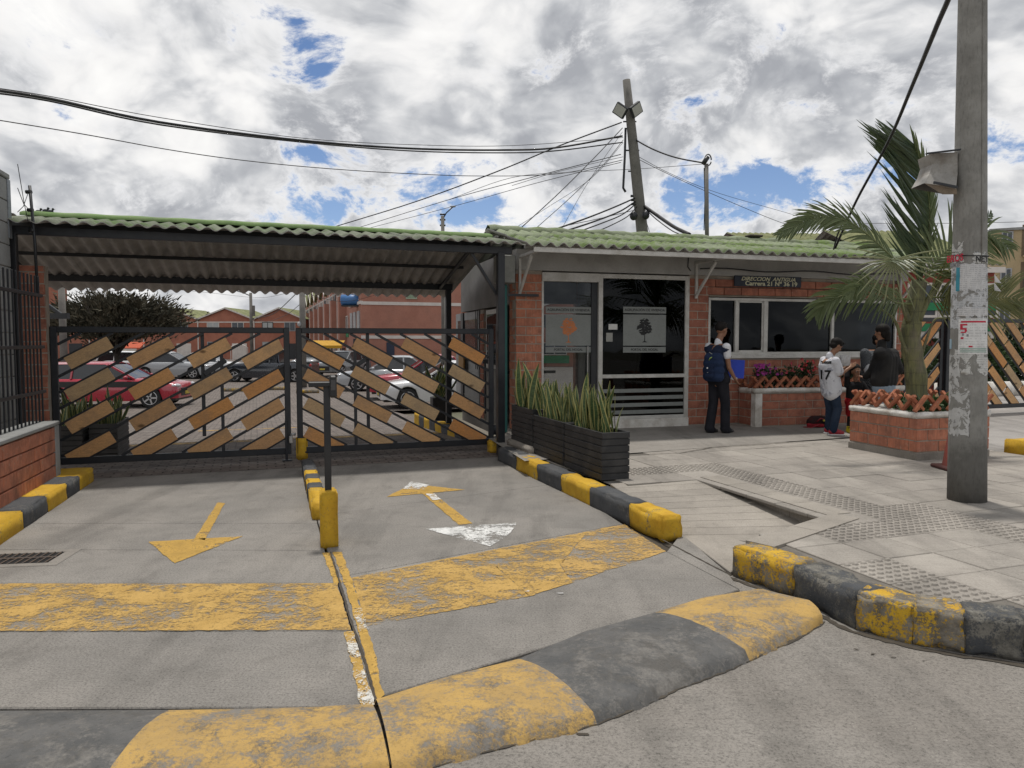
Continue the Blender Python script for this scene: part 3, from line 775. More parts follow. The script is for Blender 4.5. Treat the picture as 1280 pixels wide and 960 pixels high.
# ------------------------------------------------------------------ speed bumps
from mathutils import noise as mnoise
def bump_seg(parent, back_px, front_px, mat, h=.05, nx=46, ny=22):
    def along(pts, t):
        P_ = [G(x, y, 0) for x, y in pts]; L_ = [0]
        for a, b_ in zip(P_, P_[1:]): L_.append(L_[-1] + (b_ - a).length)
        s_ = t * L_[-1]
        for i in range(len(P_) - 1):
            if s_ <= L_[i + 1] + 1e-9: return P_[i].lerp(P_[i + 1], (s_ - L_[i]) / max(1e-9, L_[i + 1] - L_[i]))
        return P_[-1]
    rows = []
    for i in range(nx + 1):
        a, b_ = along(back_px, i / nx), along(front_px, i / nx); r_ = []
        b_ = b_ + (b_ - a).normalized() * (mnoise.noise(b_ * 7) * .024 + mnoise.noise(b_ * 26) * .018 + mnoise.noise(b_ * 70) * .008)
        for j in range(ny + 1):
            s_ = j / ny; p_ = a.lerp(b_, s_)
            z = h * (math.sin(math.pi * min(1, s_ * .93)) ** .8) + (mnoise.noise(p_ * 4) * .007 + mnoise.noise(p_ * 13) * .003) * (s_ > .02)
            z = z + .002 if s_ < .85 else z - (.004 + .012 * (mnoise.noise(p_ * 17) > .1)) * (s_ - .85) / .15
            if s_ > .999: z = -.03
            elif s_ > .93: z = max(z, .012)
            r_.append((p_.x, p_.y, z))
        rows.append(r_)
    m_ = MB(); m_.grid(rows, True); o = m_.build('bump_segment', mat, parent, fix=False)
    if o.data.polygons[0].normal.z < 0:
        for p_ in o.data.polygons: p_.flip()
    return o
sb = thing('speed_bump', 'long speed bump painted yellow, charcoal and yellow across the right lane mouth', 'speed bump')
bump_seg(sb, [(469, 875), (560, 846), (648, 824)], [(491, 966), (620, 929), (748, 899)], MT['ybump'])
bump_seg(sb, [(648, 824), (730, 790), (818, 766)], [(748, 899), (840, 859), (938, 820)], MT['bbump'])
bump_seg(sb, [(818, 766), (880, 747), (950, 736), (1000, 752)], [(938, 820), (985, 798), (1012, 783), (1028, 773)], MT['ybump'])
sb2 = thing('speed_bump', 'speed bump painted charcoal and yellow across the left lane mouth', 'speed bump')
bump_seg(sb2, [(212, 888), (330, 886), (465, 882)], [(120, 992), (300, 986), (488, 966)], MT['ybump'])
bump_seg(sb2, [(-420, 892), (0, 889), (212, 888)], [(-560, 1000), (-200, 998), (120, 992)], MT['bbump'])
cr = [(480, 958), (500, 964), (560, 948), (620, 931), (690, 915), (748, 901), (800, 880), (840, 861), (890, 841), (938, 822), (985, 800), (1010, 786), (1030, 774)]
crackline([G(x, y + 2.5, -.026) for x, y in cr], .034, -.0255, 'crack', 14, .010)
crackline([G(x, y, 0) for x, y in ((458, 884), (470, 905), (478, 930), (488, 960))], .016, .006, 'crack', 15, .010)
# ------------------------------------------------------------------ bricks
def chbox(name, mat, ch=.004, skew=0):
    m_ = MB(); m_.box(0, 1, 0, 1, 0, 1, 0); return m_.mesh(name, mat)
def brick_meshes(mat, L_, D_, H_):
    out = []
    for k in range(3):
        rr = random.Random(k); m_ = MB(); m_.box(0, L_, 0, D_, 0, H_, .005)
        m_.v = [(x + rr.uniform(-.002, .002), y + rr.uniform(-.0015, .0015), z + rr.uniform(-.002, .002)) for x, y, z in m_.v]
        out.append(m_.mesh('brick', mat))
    return out
BH, BL, JT = .124, .322, .013
BM = brick_meshes(MT['brick'], BL, .05, BH); BMD = brick_meshes(MT['brick_dk'], BL, .05, BH)
def lay(parent, o, u_deg, L_, z0, z1, holes=(), meshes=BM, seed=0, proud=.0, courses=None, limit=290, bl=BL, bh=BH, zdir=1, name='brick', half=True):
    """bricks on a wall face. o: face start (local), u_deg: direction of the face, outward normal to its right"""
    rr = random.Random(seed); a = rad(u_deg); ux, uy = math.cos(a), math.sin(a)
    z = z0; r_ = 0; n = 0
    while z + bh * .5 < z1:
        hh = min(bh, z1 - z - .004)
        segs = [(0.0, L_)]
        for hx0, hx1, hz0, hz1 in holes:
            if z + hh > hz0 + .02 and z < hz1 - .02:
                ns = []
                for s0, s1 in segs:
                    if hx0 > s0: ns.append((s0, min(s1, hx0)))
                    if hx1 < s1: ns.append((max(s0, hx1), s1))
                segs = [(p, q) for p, q in ns if q - p > .03]
        off = -(bl + JT) * .5 * (r_ % 2) if half else 0
        for s0, s1 in segs:
            k = math.floor((s0 - off) / (bl + JT)); x = off + k * (bl + JT)
            while x < s1 - .02:
                a0, a1 = max(x, s0), min(x + bl, s1)
                if a1 - a0 > .03:
                    pj = rr.uniform(-.0015, .002) + proud
                    ob = link(name, rr.choice(meshes), parent, (o[0] + ux * a0 + uy * pj, o[1] + uy * a0 - ux * pj, o[2] + z), (0, 0, a), ((a1 - a0) / bl, 1, hh / bh))
                    n += 1
                x += bl + JT
        z += bh + JT; r_ += 1
    return n

# ------------------------------------------------------------------ left boundary wall with railing
Lb = Vector((-4.97, 7.93)); dirB = Vector((.29, -.957)); angB = math.degrees(math.atan2(dirB.y, dirB.x))
bw = thing('boundary_wall', 'low striated brick wall with grey coping along the left kerb', 'wall', (Lb.x, Lb.y, .0), angB)
m_ = MB(); m_.box(.0, 3.4, -.2, -.004, .08, .70); m_.build('core', MT['mortar'], bw)
lay(bw, (.13, -.05 + .05 - .0, .0), 0, 3.1, .15, .70, seed=2, meshes=brick_meshes(MT['brick'], BL, .05, BH))
for ch_ in list(bw.children):
    if ch_.name.startswith('brick'): ch_.location.y -= .0; ch_.rotation_euler = (0, 0, 0)
m_ = MB(); m_.box(-.02, 3.4, -.23, .06, .70, .745, .01); m_.build('coping', MT['grey_block'], bw)
m_ = MB(); m_.box(-.02, .12, -.2, .055, .0, .70, .008); m_.build('end_pier', MT['grey_block'], bw)
bwr = bw
rl = thing('metal_railing', 'tall black vertical bar railing on top of the low brick wall', 'railing', (Lb.x, Lb.y, .745), angB)
rb = MB(); rb.box(-.008, .008, -.008, .008, 0, 1.55, .002); rbm = rb.mesh('bar', MT['black'])
for i in range(30): link('bar', rbm, rl, (-.0 + i * .112, -.09, 0))
for z in (.30, .78, 1.33):
    m_ = MB(); m_.box(-.1, 3.3, -.107, -.115 + .05 - .012, z, z + .035, .003); m_.build('rail', MT['black'], rl)
# rendered block building beyond the railing
gw = thing('grey_building', 'weathered grey rendered block wall rising at the left edge of the view', 'building', (-5.62, 8.28, 0), angB)
m_ = MB(); m_.box(.04, 3.2, -2.6, -.0, .0, 3.36); m_.build('wall_core', MT['mortar'], gw)
blk = []
for k in range(2):
    q = MB(); q.box(0, .60, 0, .02, 0, .235, .006); blk.append(q.mesh('block', MT['grey_block']))
n_ = 0
for r_ in range(14):
    x = .0 - .3 * (r_ % 2)
    while x < 3.1:
        a0 = max(x, .0); a1 = x + .60
        link('block', blk[n_ % 2], gw, (a0, R.uniform(-.002, .002), .0 + r_ * .243), (0, 0, 0), ((a1 - a0) / .60, 1, 1)); n_ += 1
        x += .606
m_ = MB(); m_.box(-.03, 3.2, -2.6, .035, 3.40, 3.46, .01); m_.build('coping', MT['grey_block'], gw)
m_ = MB(); m_.box(-.06, .035, -.14, .03, 2.75, 3.40, .004); m_.build('flashing', plain('zinc_sheet', (.22, .24, .26), .5, .6), gw)
# brick return seen between the block wall and the first post
rw = thing('brick_return_wall', 'narrow dark brick wall between the grey block wall and the canopy post', 'wall', (-5.95, 8.65, 0), 19.2)
m_ = MB(); m_.box(-1.2, .42, .005, .2, 0, 2.5); m_.build('core', MT['mortar'], rw)
lay(rw, (-.4, 0, 0), 0, .82, .1, 2.5, seed=8, meshes=BMD)

# ------------------------------------------------------------------ the gate
GX = [.413, 1.10, 1.78, 2.43]; GZ = [1.465, 1.06, .66, .26]; SL = .565
def clip_poly(poly, z0, z1):
    for sgn, zc in ((1, z0), (-1, z1)):
        out = []
        for i in range(len(poly)):
            a, b_ = poly[i - 1], poly[i]
            ia, ib = sgn * (a[1] - zc) >= 0, sgn * (b_[1] - zc) >= 0
            if ia != ib: k = (zc - a[1]) / (b_[1] - a[1]); out.append((a[0] + (b_[0] - a[0]) * k, zc))
            if ib: out.append(b_)
        poly = out
    return poly
def gate_leaf(loc, deg, label, mirror, W_=2.78, z0=.09, z1=1.785, grp='leaves of the double gate', gx=GX, hide=(), seed=0, SL=SL, gz=GZ, bw_=.158, half=.275, stiff=True, pit=.392):
    rr = random.Random(seed)
    t_ = thing('gate_leaf', label, 'gate', loc, deg, grp)
    fx = (lambda x: W_ - x) if mirror else (lambda x: x)
    y0, y1 = -.025, .025
    for nm, b_ in (('stile', (0, .075, z0, z1)), ('stile', (W_ - .075, W_, z0, z1)), ('top_rail', (.075, W_ - .075, z1 - .075, z1)), ('bottom_rail', (.075, W_ - .075, z0, z0 + .085))):
        m_ = MB(); m_.box(b_[0], b_[1], y0, y1, b_[2], b_[3], .006); m_.build(nm, MT['black'], t_)
    zi0, zi1 = z0 + .085, z1 - .075
    th = math.atan(SL); c_, s_ = math.cos(th), math.sin(th)
    base = sum(gz[r_] - SL * gx[c] - round((gz[r_] - SL * gx[c]) / pit) * pit for r_ in range(4) for c in range(len(gx))) / (4 * len(gx))
    for k in range(-16, 12):
        zc = base + pit / 2 * (k + .5)
        # diagonal bar: z = SL x + zc within the frame
        xa, xb = .075, W_ - .075
        xa = max(xa, (zi0 - zc) / SL); xb = min(xb, (zi1 - zc) / SL)
        if xb - xa < .08: continue
        m_ = MB(); m_.bar((fx(xa), 0, SL * xa + zc), (fx(xb), 0, SL * xb + zc), .034, .030, .003, up=(0, 1, 0)); m_.build('diagonal_bar', MT['black'], t_)
    xs = 1.93 if not mirror else .78
    m_ = MB(); m_.box(xs - .02, xs + .02, -.02, .02, zi0, zi1 - (.07), .003); (m_.build('stiffener', MT['black'], t_) if stiff else None)
    xs2 = 1.70 if not mirror else .96
    if stiff: m_ = MB(); m_.box(xs2 - .022, xs2 + .022, .03, .065, .37, zi1 + .04, .003); m_.build('stiffener', MT['black'], t_)
    for r_ in range(4):
        for c in range(len(gx)):
            if (r_, c) in hide: continue
            L_ = half * rr.uniform(.96, 1.03); xc, zc = gx[c] + rr.uniform(-.015, .015), gz[r_]
            k = round((zc - SL * xc - base) / pit); zc = base + pit * k + SL * xc
            hw = bw_ / 2; an = th + rr.uniform(-.012, .012); cc, ss = math.cos(an), math.sin(an)
            poly = [(xc + cc * a - ss * b_, zc + ss * a + cc * b_) for a, b_ in ((-L_, -hw), (L_, -hw), (L_, hw), (-L_, hw))]
            poly = clip_poly(poly, zi0 + .001, zi1 - .001)
            poly = [(min(max(x, .078), W_ - .078), z) for x, z in poly]
            if len(poly) < 3 or max(p[0] for p in poly) - min(p[0] for p in poly) < .03: continue
            # board in its own frame so the grain follows it
            me = MB(); pl_ = []
            ca = Vector((xc, zc)); sg = -1 if mirror else 1
            for x, z in poly:
                dx, dz = x - xc, z - zc
                pl_.append((dx * cc + dz * ss, -dx * ss + dz * cc))
            nn = len(pl_)
            vs = [(x, -.012, z) for x, z in pl_] + [(x, .012, z) for x, z in pl_]
            me.add(vs, [tuple(range(nn)), tuple(reversed(range(nn, 2 * nn)))] + [(i, nn + i, nn + (i + 1) % nn, (i + 1) % nn) for i in range(nn)])
            if mirror: me.v = [(-x, y, z) for x, y, z in me.v]
            mesh_ = me.mesh('board', MT['wood']); me.fixnormals(mesh_)
            link('board', mesh_, t_, (fx(xc), -.016 if mirror else -.016, zc), (0, -an * sg, 0))
    return t_
g1 = gate_leaf(GT.w(0, 0), 19.2, 'left gate leaf with wooden boards sloping up to the right, closed', False, seed=3)
g2 = gate_leaf(GT.w(2.86, 0), 19.2, 'right gate leaf beside the guard house, boards sloping down to the right', True, seed=9)
m_ = MB(); m_.box(2.62, 2.80, .03, .12, 1.05, 1.28, .01); m_.build('lock_box', MT['black'], g1)
m_ = MB(); m_.bar((1.72, .0, 1.18), (1.98, .0, 1.36), .07, .03, .004, up=(0, 1, 0)); m_.build('brace', MT['black'], g1)
m_ = MB(); m_.bar((.72, .0, 1.22), (.93, .0, 1.36), .06, .03, .004, up=(0, 1, 0)); m_.build('brace', MT['black'], g2)
m_ = MB(); m_.box(2.70, 2.735, -.05, -.02, -.0, .55, .004); m_.box(2.66, 2.78, -.07, -.01, .0, .02, .002); m_.build('drop_bolt', MT['black'], g1)
m_ = MB(); m_.tube([(2.765, -.05, .36), (2.84, -.05, .36)], .018, 8); m_.box(2.75, 2.80, -.075, -.03, .24, .34, .006); m_.build('padlock', plain('steel', (.45, .45, .44), .35, .9), g1)
for z in (.3, 1.5):
    for gl_, x in ((g1, -.02), (g2, 2.80)):
        m_ = MB(); m_.tube([(x, 0, z - .07), (x, 0, z + .07)], .022, 8); m_.build('hinge', MT['black'], gl_)
gp_ = thing('gate_post', 'black steel gate post at the end of the low brick wall', 'post', GT.w(-.14, .0), 19.2)
m_ = MB(); m_.box(-.05, .05, -.05, .05, .0, 1.9, .006); m_.build('post', MT['black'], gp_); m_ = MB(); m_.box(-.1, .1, -.1, .1, .09, .30, .01); m_.build('foot_bracket', MT['black'], gp_)
gp_ = thing('gate_post', 'slim black post closing the right leaf beside the planters', 'post', GT.w(5.72, .02), 19.2)
m_ = MB(); m_.box(-.03, .03, -.03, .03, .0, 1.86, .005); m_.build('post', MT['black'], gp_)

# ------------------------------------------------------------------ corrugated sheets
def sheet_me(x0, x1, ya, za, yb, zb, pitch, amp, mats, th=.008, segs=8, ny=3, phase=0.0, sag=0.0):
    """wavy sheet from (ya,za) at the eave to (yb,zb) at the top"""
    n = max(4, int((x1 - x0) / pitch * segs)); m_ = MB()
    sl = Vector((0, yb - ya, zb - za)).normalized(); up = Vector((0, -sl.z, sl.y))
    if up.z < 0: up = -up
    top, bot = [], []
    for j in range(ny + 1):
        f = j / ny; yy, zz_ = ya + (yb - ya) * f, za + (zb - za) * f - sag * math.sin(math.pi * f); rt, rb_ = [], []
        for i in range(n + 1):
            x = x0 + (x1 - x0) * i / n; h = amp * math.sin(2 * math.pi * (x - phase) / pitch)
            p = Vector((x, yy, zz_)) + up * h; rt.append(p); rb_.append(p - up * th)
        top.append(rt); bot.append(rb_)
    m_.cur = 0; m_.grid(top, True); m_.cur = 1; m_.grid(bot, True); m_.cur = 0
    k = n + 1; off = (ny + 1) * k
    m_.cur = 1
    for base in (0, ny * k):
        for i in range(n): m_.f.append((base + i, base + i + 1, off + base + i + 1, off + base + i)); m_.mi.append(1); m_.smooth.append(False)
    for i in (0, n):
        for j in range(ny): m_.f.append((j * k + i, (j + 1) * k + i, off + (j + 1) * k + i, off + j * k + i)); m_.mi.append(1); m_.smooth.append(False)
    m_.mi = [0 if i < n * ny else 1 for i in range(len(m_.f))]
    me = m_.mesh('roof_sheet', mats)
    # face orientation: top faces up, bottom faces down
    b = bmesh.new(); b.from_mesh(me); bmesh.ops.recalc_face_normals(b, faces=b.faces); b.to_mesh(me); b.free()
    return me
def roof_sheets(parent, x0, x1, ya, za, yb, zb, pitch, amp, mats, width=.9, rows=1, seed=0, phase=0.0):
    rr = random.Random(seed); n = max(1, round((x1 - x0) / width)); wd = (x1 - x0) / n
    wd = round(wd / pitch) * pitch or wd; n = math.ceil((x1 - x0) / wd - .05)
    for r_ in range(rows):
        f0, f1 = r_ / rows, (r_ + 1) / rows
        for i in range(n):
            a0 = x0 + i * wd; a1 = min(a0 + wd + pitch * .35, x1)
            e = .012 * ((rows - 1 - r_) % 2) * 0 + .010 * r_
            lift = rr.uniform(0, .004) + (i % 2) * .005
            me = sheet_me(a0, a1, ya + (yb - ya) * (f0 - (.03 if r_ else 0)) + rr.uniform(-.012, .012), za + (zb - za) * (f0 - (.03 if r_ else 0)) + e + lift, ya + (yb - ya) * f1, za + (zb - za) * f1 + e + lift, pitch, amp, mats, phase=phase)
            link('roof_sheet', me, parent)

# ------------------------------------------------------------------ canopy over the gate
CN = Frame(-5.72, 8.47, 18.6)
cn = thing('gate_canopy', 'green corrugated canopy roof on black steel frame spanning the gate', 'canopy', CN.w(0, 0), 18.6)
CM = [MT['roof_canopy'], MT['roof_under']]
RZ = 3.22
roof_sheets(cn, -.18, 6.15, -.26, 2.945, 1.32, RZ, .187, .021, CM, .95, 1, 3)
roof_sheets(cn, -1.0, 6.25, 4.55, 2.50, 1.30, RZ + .01, .187, .030, CM, .95, 1, 4)
m_ = MB()
rows = []
for i in range(41):
    x = -.2 + 6.3 * i / 40; hz = .004 * math.sin(i * 1.7)
    rows.append([(x, 1.30 - .17, RZ - .012 + hz), (x, 1.30 - .165, RZ + .03 + hz), (x, 1.31, RZ + .075 + hz), (x, 1.31 + .17, RZ + .028 + hz), (x, 1.31 + .175, RZ - .02 + hz)])
m_.grid(rows, True); m_.build('ridge_cap', MT['ridge'], cn, fix=False)
for nm, y, z, hh, ww in (('front_beam', -.02, 2.865, .10, .07), ('purlin', 1.0, 3.08, .06, .05), ('purlin', 2.6, 2.88, .05, .05), ('rear_beam', 3.72, 2.625, .115, .07)):
    m_ = MB(); m_.box(-.1 if y < .5 else -.9, 6.02 if nm != 'rear_beam' else 6.1, y - ww / 2, y + ww / 2, z - hh / 2, z + hh / 2, .005); m_.build(nm, MT['black'], cn)
for x in (.02, 1.9, 3.9, 5.86):
    m_ = MB(); m_.bar((x, -.0, 2.86), (x, 1.31, RZ - .10), .05, .05, .004); m_.bar((x, 1.31, RZ - .10), (x, 3.72, 2.60), .05, .05, .004)
    if x == .02: m_ = MB(); m_.bar((-.75, .5, 3.02), (-.75, 1.31, RZ - .10), .05, .05, .004); m_.bar((-.75, 1.31, RZ - .10), (-.75, 4.3, 2.50), .05, .05, .004)
    if x in (.02, 5.86): m_.build('rafter', MT['black'], cn)
for x, y in ((.02, -.02), (5.86, -.02), (6.02, 3.72)):
    m_ = MB(); m_.box(x - .05, x + .05, y - .05, y + .05, -.15 if y > 1 else 0, 2.84 if y < 1 else 2.57, .006); m_.build('post', MT['black'], cn)
m_ = MB(); m_.box(-.28, -.12, -.06, .2, 2.10, 2.75, .01); m_.build('fixing_plate', MT['black'], cn)
m_ = MB(); m_.bar((5.86, .05, 2.2), (5.45, .02, 2.82), .04, .04, .004); m_.build('knee_brace', MT['black'], cn)
# thin rod with insulators and wires on the left post
er = thing('electric_fence_rod', 'thin black rod with insulators standing above the left canopy post', 'fence rod', AT(44, 285, 8.35) - Vector((0, 0, 0.15)), 0)
m_ = MB(); m_.tube([(0, 0, -.6), (-.01, 0, .0), (-.045, 0, .62)], .016, 8); m_.build('rod', MT['black'], er)
for z in (.12, .35, .55): m_ = MB(); m_.tube([(-.06 - z * .05, 0, z), (.0 - z * .05, 0, z)], .022, 8); m_.build('insulator', MT['blackgloss'], er)
for i, z in enumerate((.12, .35, .55)):
    m_ = MB(); a = er.location + Vector((-.06, 0, z)); b_ = AT(22, 205 + 30 * i, 7.8)
    m_.tube([(0, 0, 0), (b_ - a) * .5 + Vector((0, 0, -.05)), b_ - a], .004, 5); o = m_.build('fence_wire', MT['black']); o.location = a
    tag(o, ['lowest', 'middle', 'highest'][i] + ' thin wire from the black rod to the grey block wall', 'wire', 'wires at the left roof corner')
# birds on the canopy
for k, (px, py) in enumerate(((48, 268), (57, 267), (63, 268))):
    b0 = AT(px, py, 9.75); bd = thing('pigeon', ['leftmost', 'middle', 'rightmost'][k] + ' of three small dark birds perched on the canopy ridge', 'bird', b0, 0, 'birds on the canopy ridge')
    m_ = MB(); m_.ell((0, 0, .03), (.045, .03, .03), 8, 6); m_.ell((.035, 0, .065), (.018, .016, .018), 6, 5); m_.add([(-.04, -.012, .03), (-.04, .012, .03), (-.10, .01, .012), (-.10, -.01, .012)], [(0, 1, 2, 3)]); m_.add([(.052, 0, .068), (.052, 0, .060), (.07, 0, .062)], [(0, 1, 2)])
    m_.build('body', gritty('bird_grey', (.05, .055, .06), None, 20, 80, .8), bd)
    m_ = MB(); m_.tube([(0, .01, 0), (0, .01, -.03)], .003, 4); m_.tube([(0, -.01, 0), (0, -.01, -.03)], .003, 4); m_.build('legs', MT['blackgloss'], bd)

# ------------------------------------------------------------------ guard house
def sx_(px, py=430, y=0.0): return H.on_front(px, py, y).x
def sz_(px, py, y=0.0): return H.on_front(px, py, y).z
gh = thing('guard_house', 'single storey brick guard house with mossy green corrugated roof and white framed glazing', 'guard house', H.o, 16.5)
xp1, xd0, xd1, xm0, xm1 = sx_(677), sx_(678), sx_(750), sx_(750), sx_(861)
xw0, xw1, xe = sx_(885), sx_(1120), sx_(1127)
zl = sz_(800, 342)                      # head of the glazed front
zs, zh = sz_(1000, 442.5), sz_(1000, 374)
ZT = 2.86
def wbox(nm, *b_, mat=MT['mortar'], ch=0, par=gh):
    m_ = MB(); m_.box(*b_, ch); return m_.build(nm, mat, par)
wbox('wall', .0, xp1, .005, .2, 0, zl)
wbox('wall', xm1, xw0, .005, .2, 0, zl); wbox('wall', xw0, xw1, .005, .2, 0, zs - .03); wbox('wall', xw0, xw1, .051, .2, zh + .02, zl); wbox('wall', xw1, xe, .005, .2, 0, zl)
lay(gh, (0, 0, 0), 0, xp1, .02, zl, seed=11, meshes=BM)
lay(gh, (xm1, 0, 0), 0, xe - xm1, .02, zl, holes=((xw0 - xm1, xw1 - xm1, zs - .03, zh + .02),), seed=12, meshes=BMD)
wbox('lintel_beam', -.0, xe + .1, -.012, .2, zl + .003, ZT, mat=MT['greyband'], ch=.006)
# glazed front: wide fixed pane on the right, sliding pane on the left
WF = MT['white_frame']
zt = zl - .02; zmid = sz_(800, 470); zb = sz_(800, 521)
for nm, b_ in (('door_frame', (xm0 - .03, xm0 + .045, 0.0, zt)), ('door_frame', (xm1 - .075, xm1 - .002, 0.0, zt)), ('door_frame', (xm0 + .045, xm1 - .075, zt - .07, zt)), ('door_frame', (xm0 + .045, xm1 - .075, zmid - .03, zmid + .03)), ('door_frame', (xm0 + .045, xm1 - .075, zb - .035, zb + .02))):
    wbox(nm, b_[0], b_[1], -.01, .06, b_[2], b_[3], mat=WF, ch=.004)
wbox('threshold', xm0 - .05, xm1, -.03, .1, -.03, zb - .036, mat=MT['whitecap'], ch=.006)
m_ = MB(); m_.box(xm0 + .045, xm1 - .075, .022, .028, zmid + .03, zt - .07); gp1 = m_.build('glass_pane', MT['glass'], gh)
m_ = MB(); m_.box(xm0 + .045, xm1 - .075, .022, .028, zb + .02, zmid - .03); gp2 = m_.build('glass_pane', MT['glass'], gh)
for k in range(4):
    z_ = zb + .05 + k * .118
    if z_ + .07 < zmid: wbox('frosted_stripe', xm0 + .05, xm1 - .08, .0175, .0205, z_, z_ + .062, mat=MT['frost'], par=gp2)
wbox('door_frame', xp1 - .0, xp1 + .035, -.005, .06, 0, zt - .12, mat=WF, ch=.003)
wbox('door_track', xp1, xm0 - .03, -.03, .08, zt - .14, zt - .0, mat=WF, ch=.005)
m_ = MB(); m_.box(xp1 + .035, xm0 - .14, .052, .058, .05, zt - .14); gp0 = m_.build('glass_pane', MT['doorglass'], gh)
wbox('door_stile', xm0 - .14, xm0 - .035, .03, .07, .02, zt - .14, mat=MT['black'], ch=.004)
wbox('door_handle', xm0 - .22, xm0 - .20, .0, .03, .55, 1.35, mat=plain('brushed_steel', (.4, .4, .39), .3, .9), ch=.004, par=gp0)

def text(body, size, mat, parent, loc, rot=(math.pi / 2, 0, 0), name='lettering', extrude=.0006, align='CENTER', shear=0.0, sx=1.0, bold=0.0, space=1.0):
    cu = bpy.data.curves.new(name, 'FONT'); cu.body = body; cu.size = size; cu.extrude = extrude; cu.align_x = align; cu.align_y = 'CENTER'; cu.shear = shear; cu.resolution_u = 3; cu.offset = bold; cu.space_character = space
    o = bpy.data.objects.new(name, cu); COL.objects.link(o)
    dg_ = bpy.context.evaluated_depsgraph_get(); me = bpy.data.meshes.new_from_object(o.evaluated_get(dg_))
    bpy.data.objects.remove(o); me.materials.clear(); me.materials.append(mat)
    ob = link(name, me, parent, loc, rot, (sx, 1, 1)); return ob
def tree_emblem(parent, cx, cz, w_, h_, y, mat, seed=0):
    rr = random.Random(seed); m_ = MB()
    for k in range(150):
        a = rr.uniform(0, 6.28); r_ = math.sqrt(rr.random()); px, pz = cx + math.cos(a) * r_ * w_ * .42, cz + h_ * .14 + math.sin(a) * r_ * h_ * .33
        if abs(math.cos(a)) * r_ > 1 - max(0, math.sin(a) * r_) * .6: continue
        s_ = rr.uniform(.06, .11) * w_; b_ = rr.uniform(-.6, .6)
        n = 6; vs = [(px + math.cos(b_) * s_ * math.cos(q * 6.283 / n) - math.sin(b_) * s_ * .45 * math.sin(q * 6.283 / n), y - k * .00001, pz + math.sin(b_) * s_ * math.cos(q * 6.283 / n) + math.cos(b_) * s_ * .45 * math.sin(q * 6.283 / n)) for q in range(n)]
        m_.add(vs, [tuple(range(n))])
    m_.add([(cx - w_ * .03, y, cz - h_ * .48), (cx + w_ * .03, y, cz - h_ * .48), (cx + w_ * .02, y, cz), (cx - w_ * .02, y, cz)], [(0, 1, 2, 3)])
    m_.add([(cx - w_ * .16, y, cz - h_ * .5), (cx + w_ * .16, y, cz - h_ * .5), (cx + w_ * .03, y, cz - h_ * .44), (cx - w_ * .03, y, cz - h_ * .44)], [(0, 1, 2, 3)])
    return m_.build('tree_emblem', mat, parent, fix=False)
DK = plain('dark_print', (.012, .013, .014), .6)
OR = plain('orange_print', (.50, .17, .06), .6)
def film(par, p0x, p1x, yy, em, seed):
    a = H.on_front(p0x, 393, yy); b_ = H.on_front(p1x, 432, yy); c = H.on_front(p0x, 386, yy); d_ = H.on_front(p0x, 440, yy)
    x0, x1 = a.x, b_.x
    wbox('frosted_panel', x0, x1, yy - .004, yy - .0025, b_.z, a.z, mat=MT['frost'], par=par)
    wbox('frosted_panel', x0, x1, yy - .004, yy - .0025, a.z + .022, c.z + .035, mat=MT['frost'], par=par)
    wbox('frosted_panel', x0, x1, yy - .004, yy - .0025, d_.z - .01, b_.z - .022, mat=MT['frost'], par=par)
    xm = (x0 + x1) / 2
    text('AGRUPACIÓN DE VIVIENDA', .055, DK, par, (xm, yy - .0048, (a.z + .022 + c.z + .035) / 2), sx=(x1 - x0) / .82 * 1.1, bold=.0012)
    text('PORTAL DEL NOGAL', .055, DK, par, (xm, yy - .0048, (d_.z - .01 + b_.z - .022) / 2), sx=(x1 - x0) / .82, bold=.0012)
    tree_emblem(par, xm, (a.z + b_.z) / 2 + .0, .30, .40, yy - .0048, em, seed)
film(gp1, 779, 832, .02, DK, 2); film(gp0, 682, 738.5, .05, OR, 5)
wbox('notice', sx_(761), sx_(772), .014, .016, sz_(765, 412), sz_(765, 405), mat=plain('paper', (.62, .62, .6), .8), par=gp1)
wbox('intercom', sx_(758), sx_(766), .010, .018, sz_(765, 427), sz_(765, 416), mat=plain('intercom_grey', (.3, .3, .28), .5), par=gp1)
# window: frame and four panes
wf = wbox('window_sill', xw0 - .04, xw1 + .05, -.04, .1, zs - .07, zs - .0, mat=WF, ch=.006)
for (a, b_) in ((xw0, xw0 + .04), (xw1 - .04, xw1)): wbox('window_frame', a, b_, -.008, .07, zs, zh, mat=WF, ch=.003)
wbox('window_frame', xw0, xw1, -.010, .068, zh - .045, zh, mat=WF, ch=.003); wbox('window_frame', xw0, xw1, -.010, .068, zs, zs + .04, mat=WF, ch=.003)
mx_ = [sx_(920), sx_(956.5), sx_(1040)]
for i, x in enumerate(mx_): wbox('mullion', x - (.028 if i != 1 else .04), x + (.028 if i != 1 else .04), -.013, .065, zs + .04, zh - .045, mat=WF, ch=.003)
e_ = [xw0 + .04] + mx_ + [xw1 - .04]
for a, b_ in zip(e_, e_[1:]): m_ = MB(); m_.box(a, b_, .028, .033, zs + .04, zh - .045); m_.build('window_pane', MT['glass'], gh)
a = e_[1] + .028; b_ = e_[2] - .04
for q in ((a, a + .03, zs + .04, zh - .045), (b_ - .03, b_, zs + .04, zh - .045), (a, b_, zs + .04, zs + .07), (a, b_, zh - .075, zh - .045)): wbox('sash', q[0], q[1], .008, .024, q[2], q[3], mat=WF)
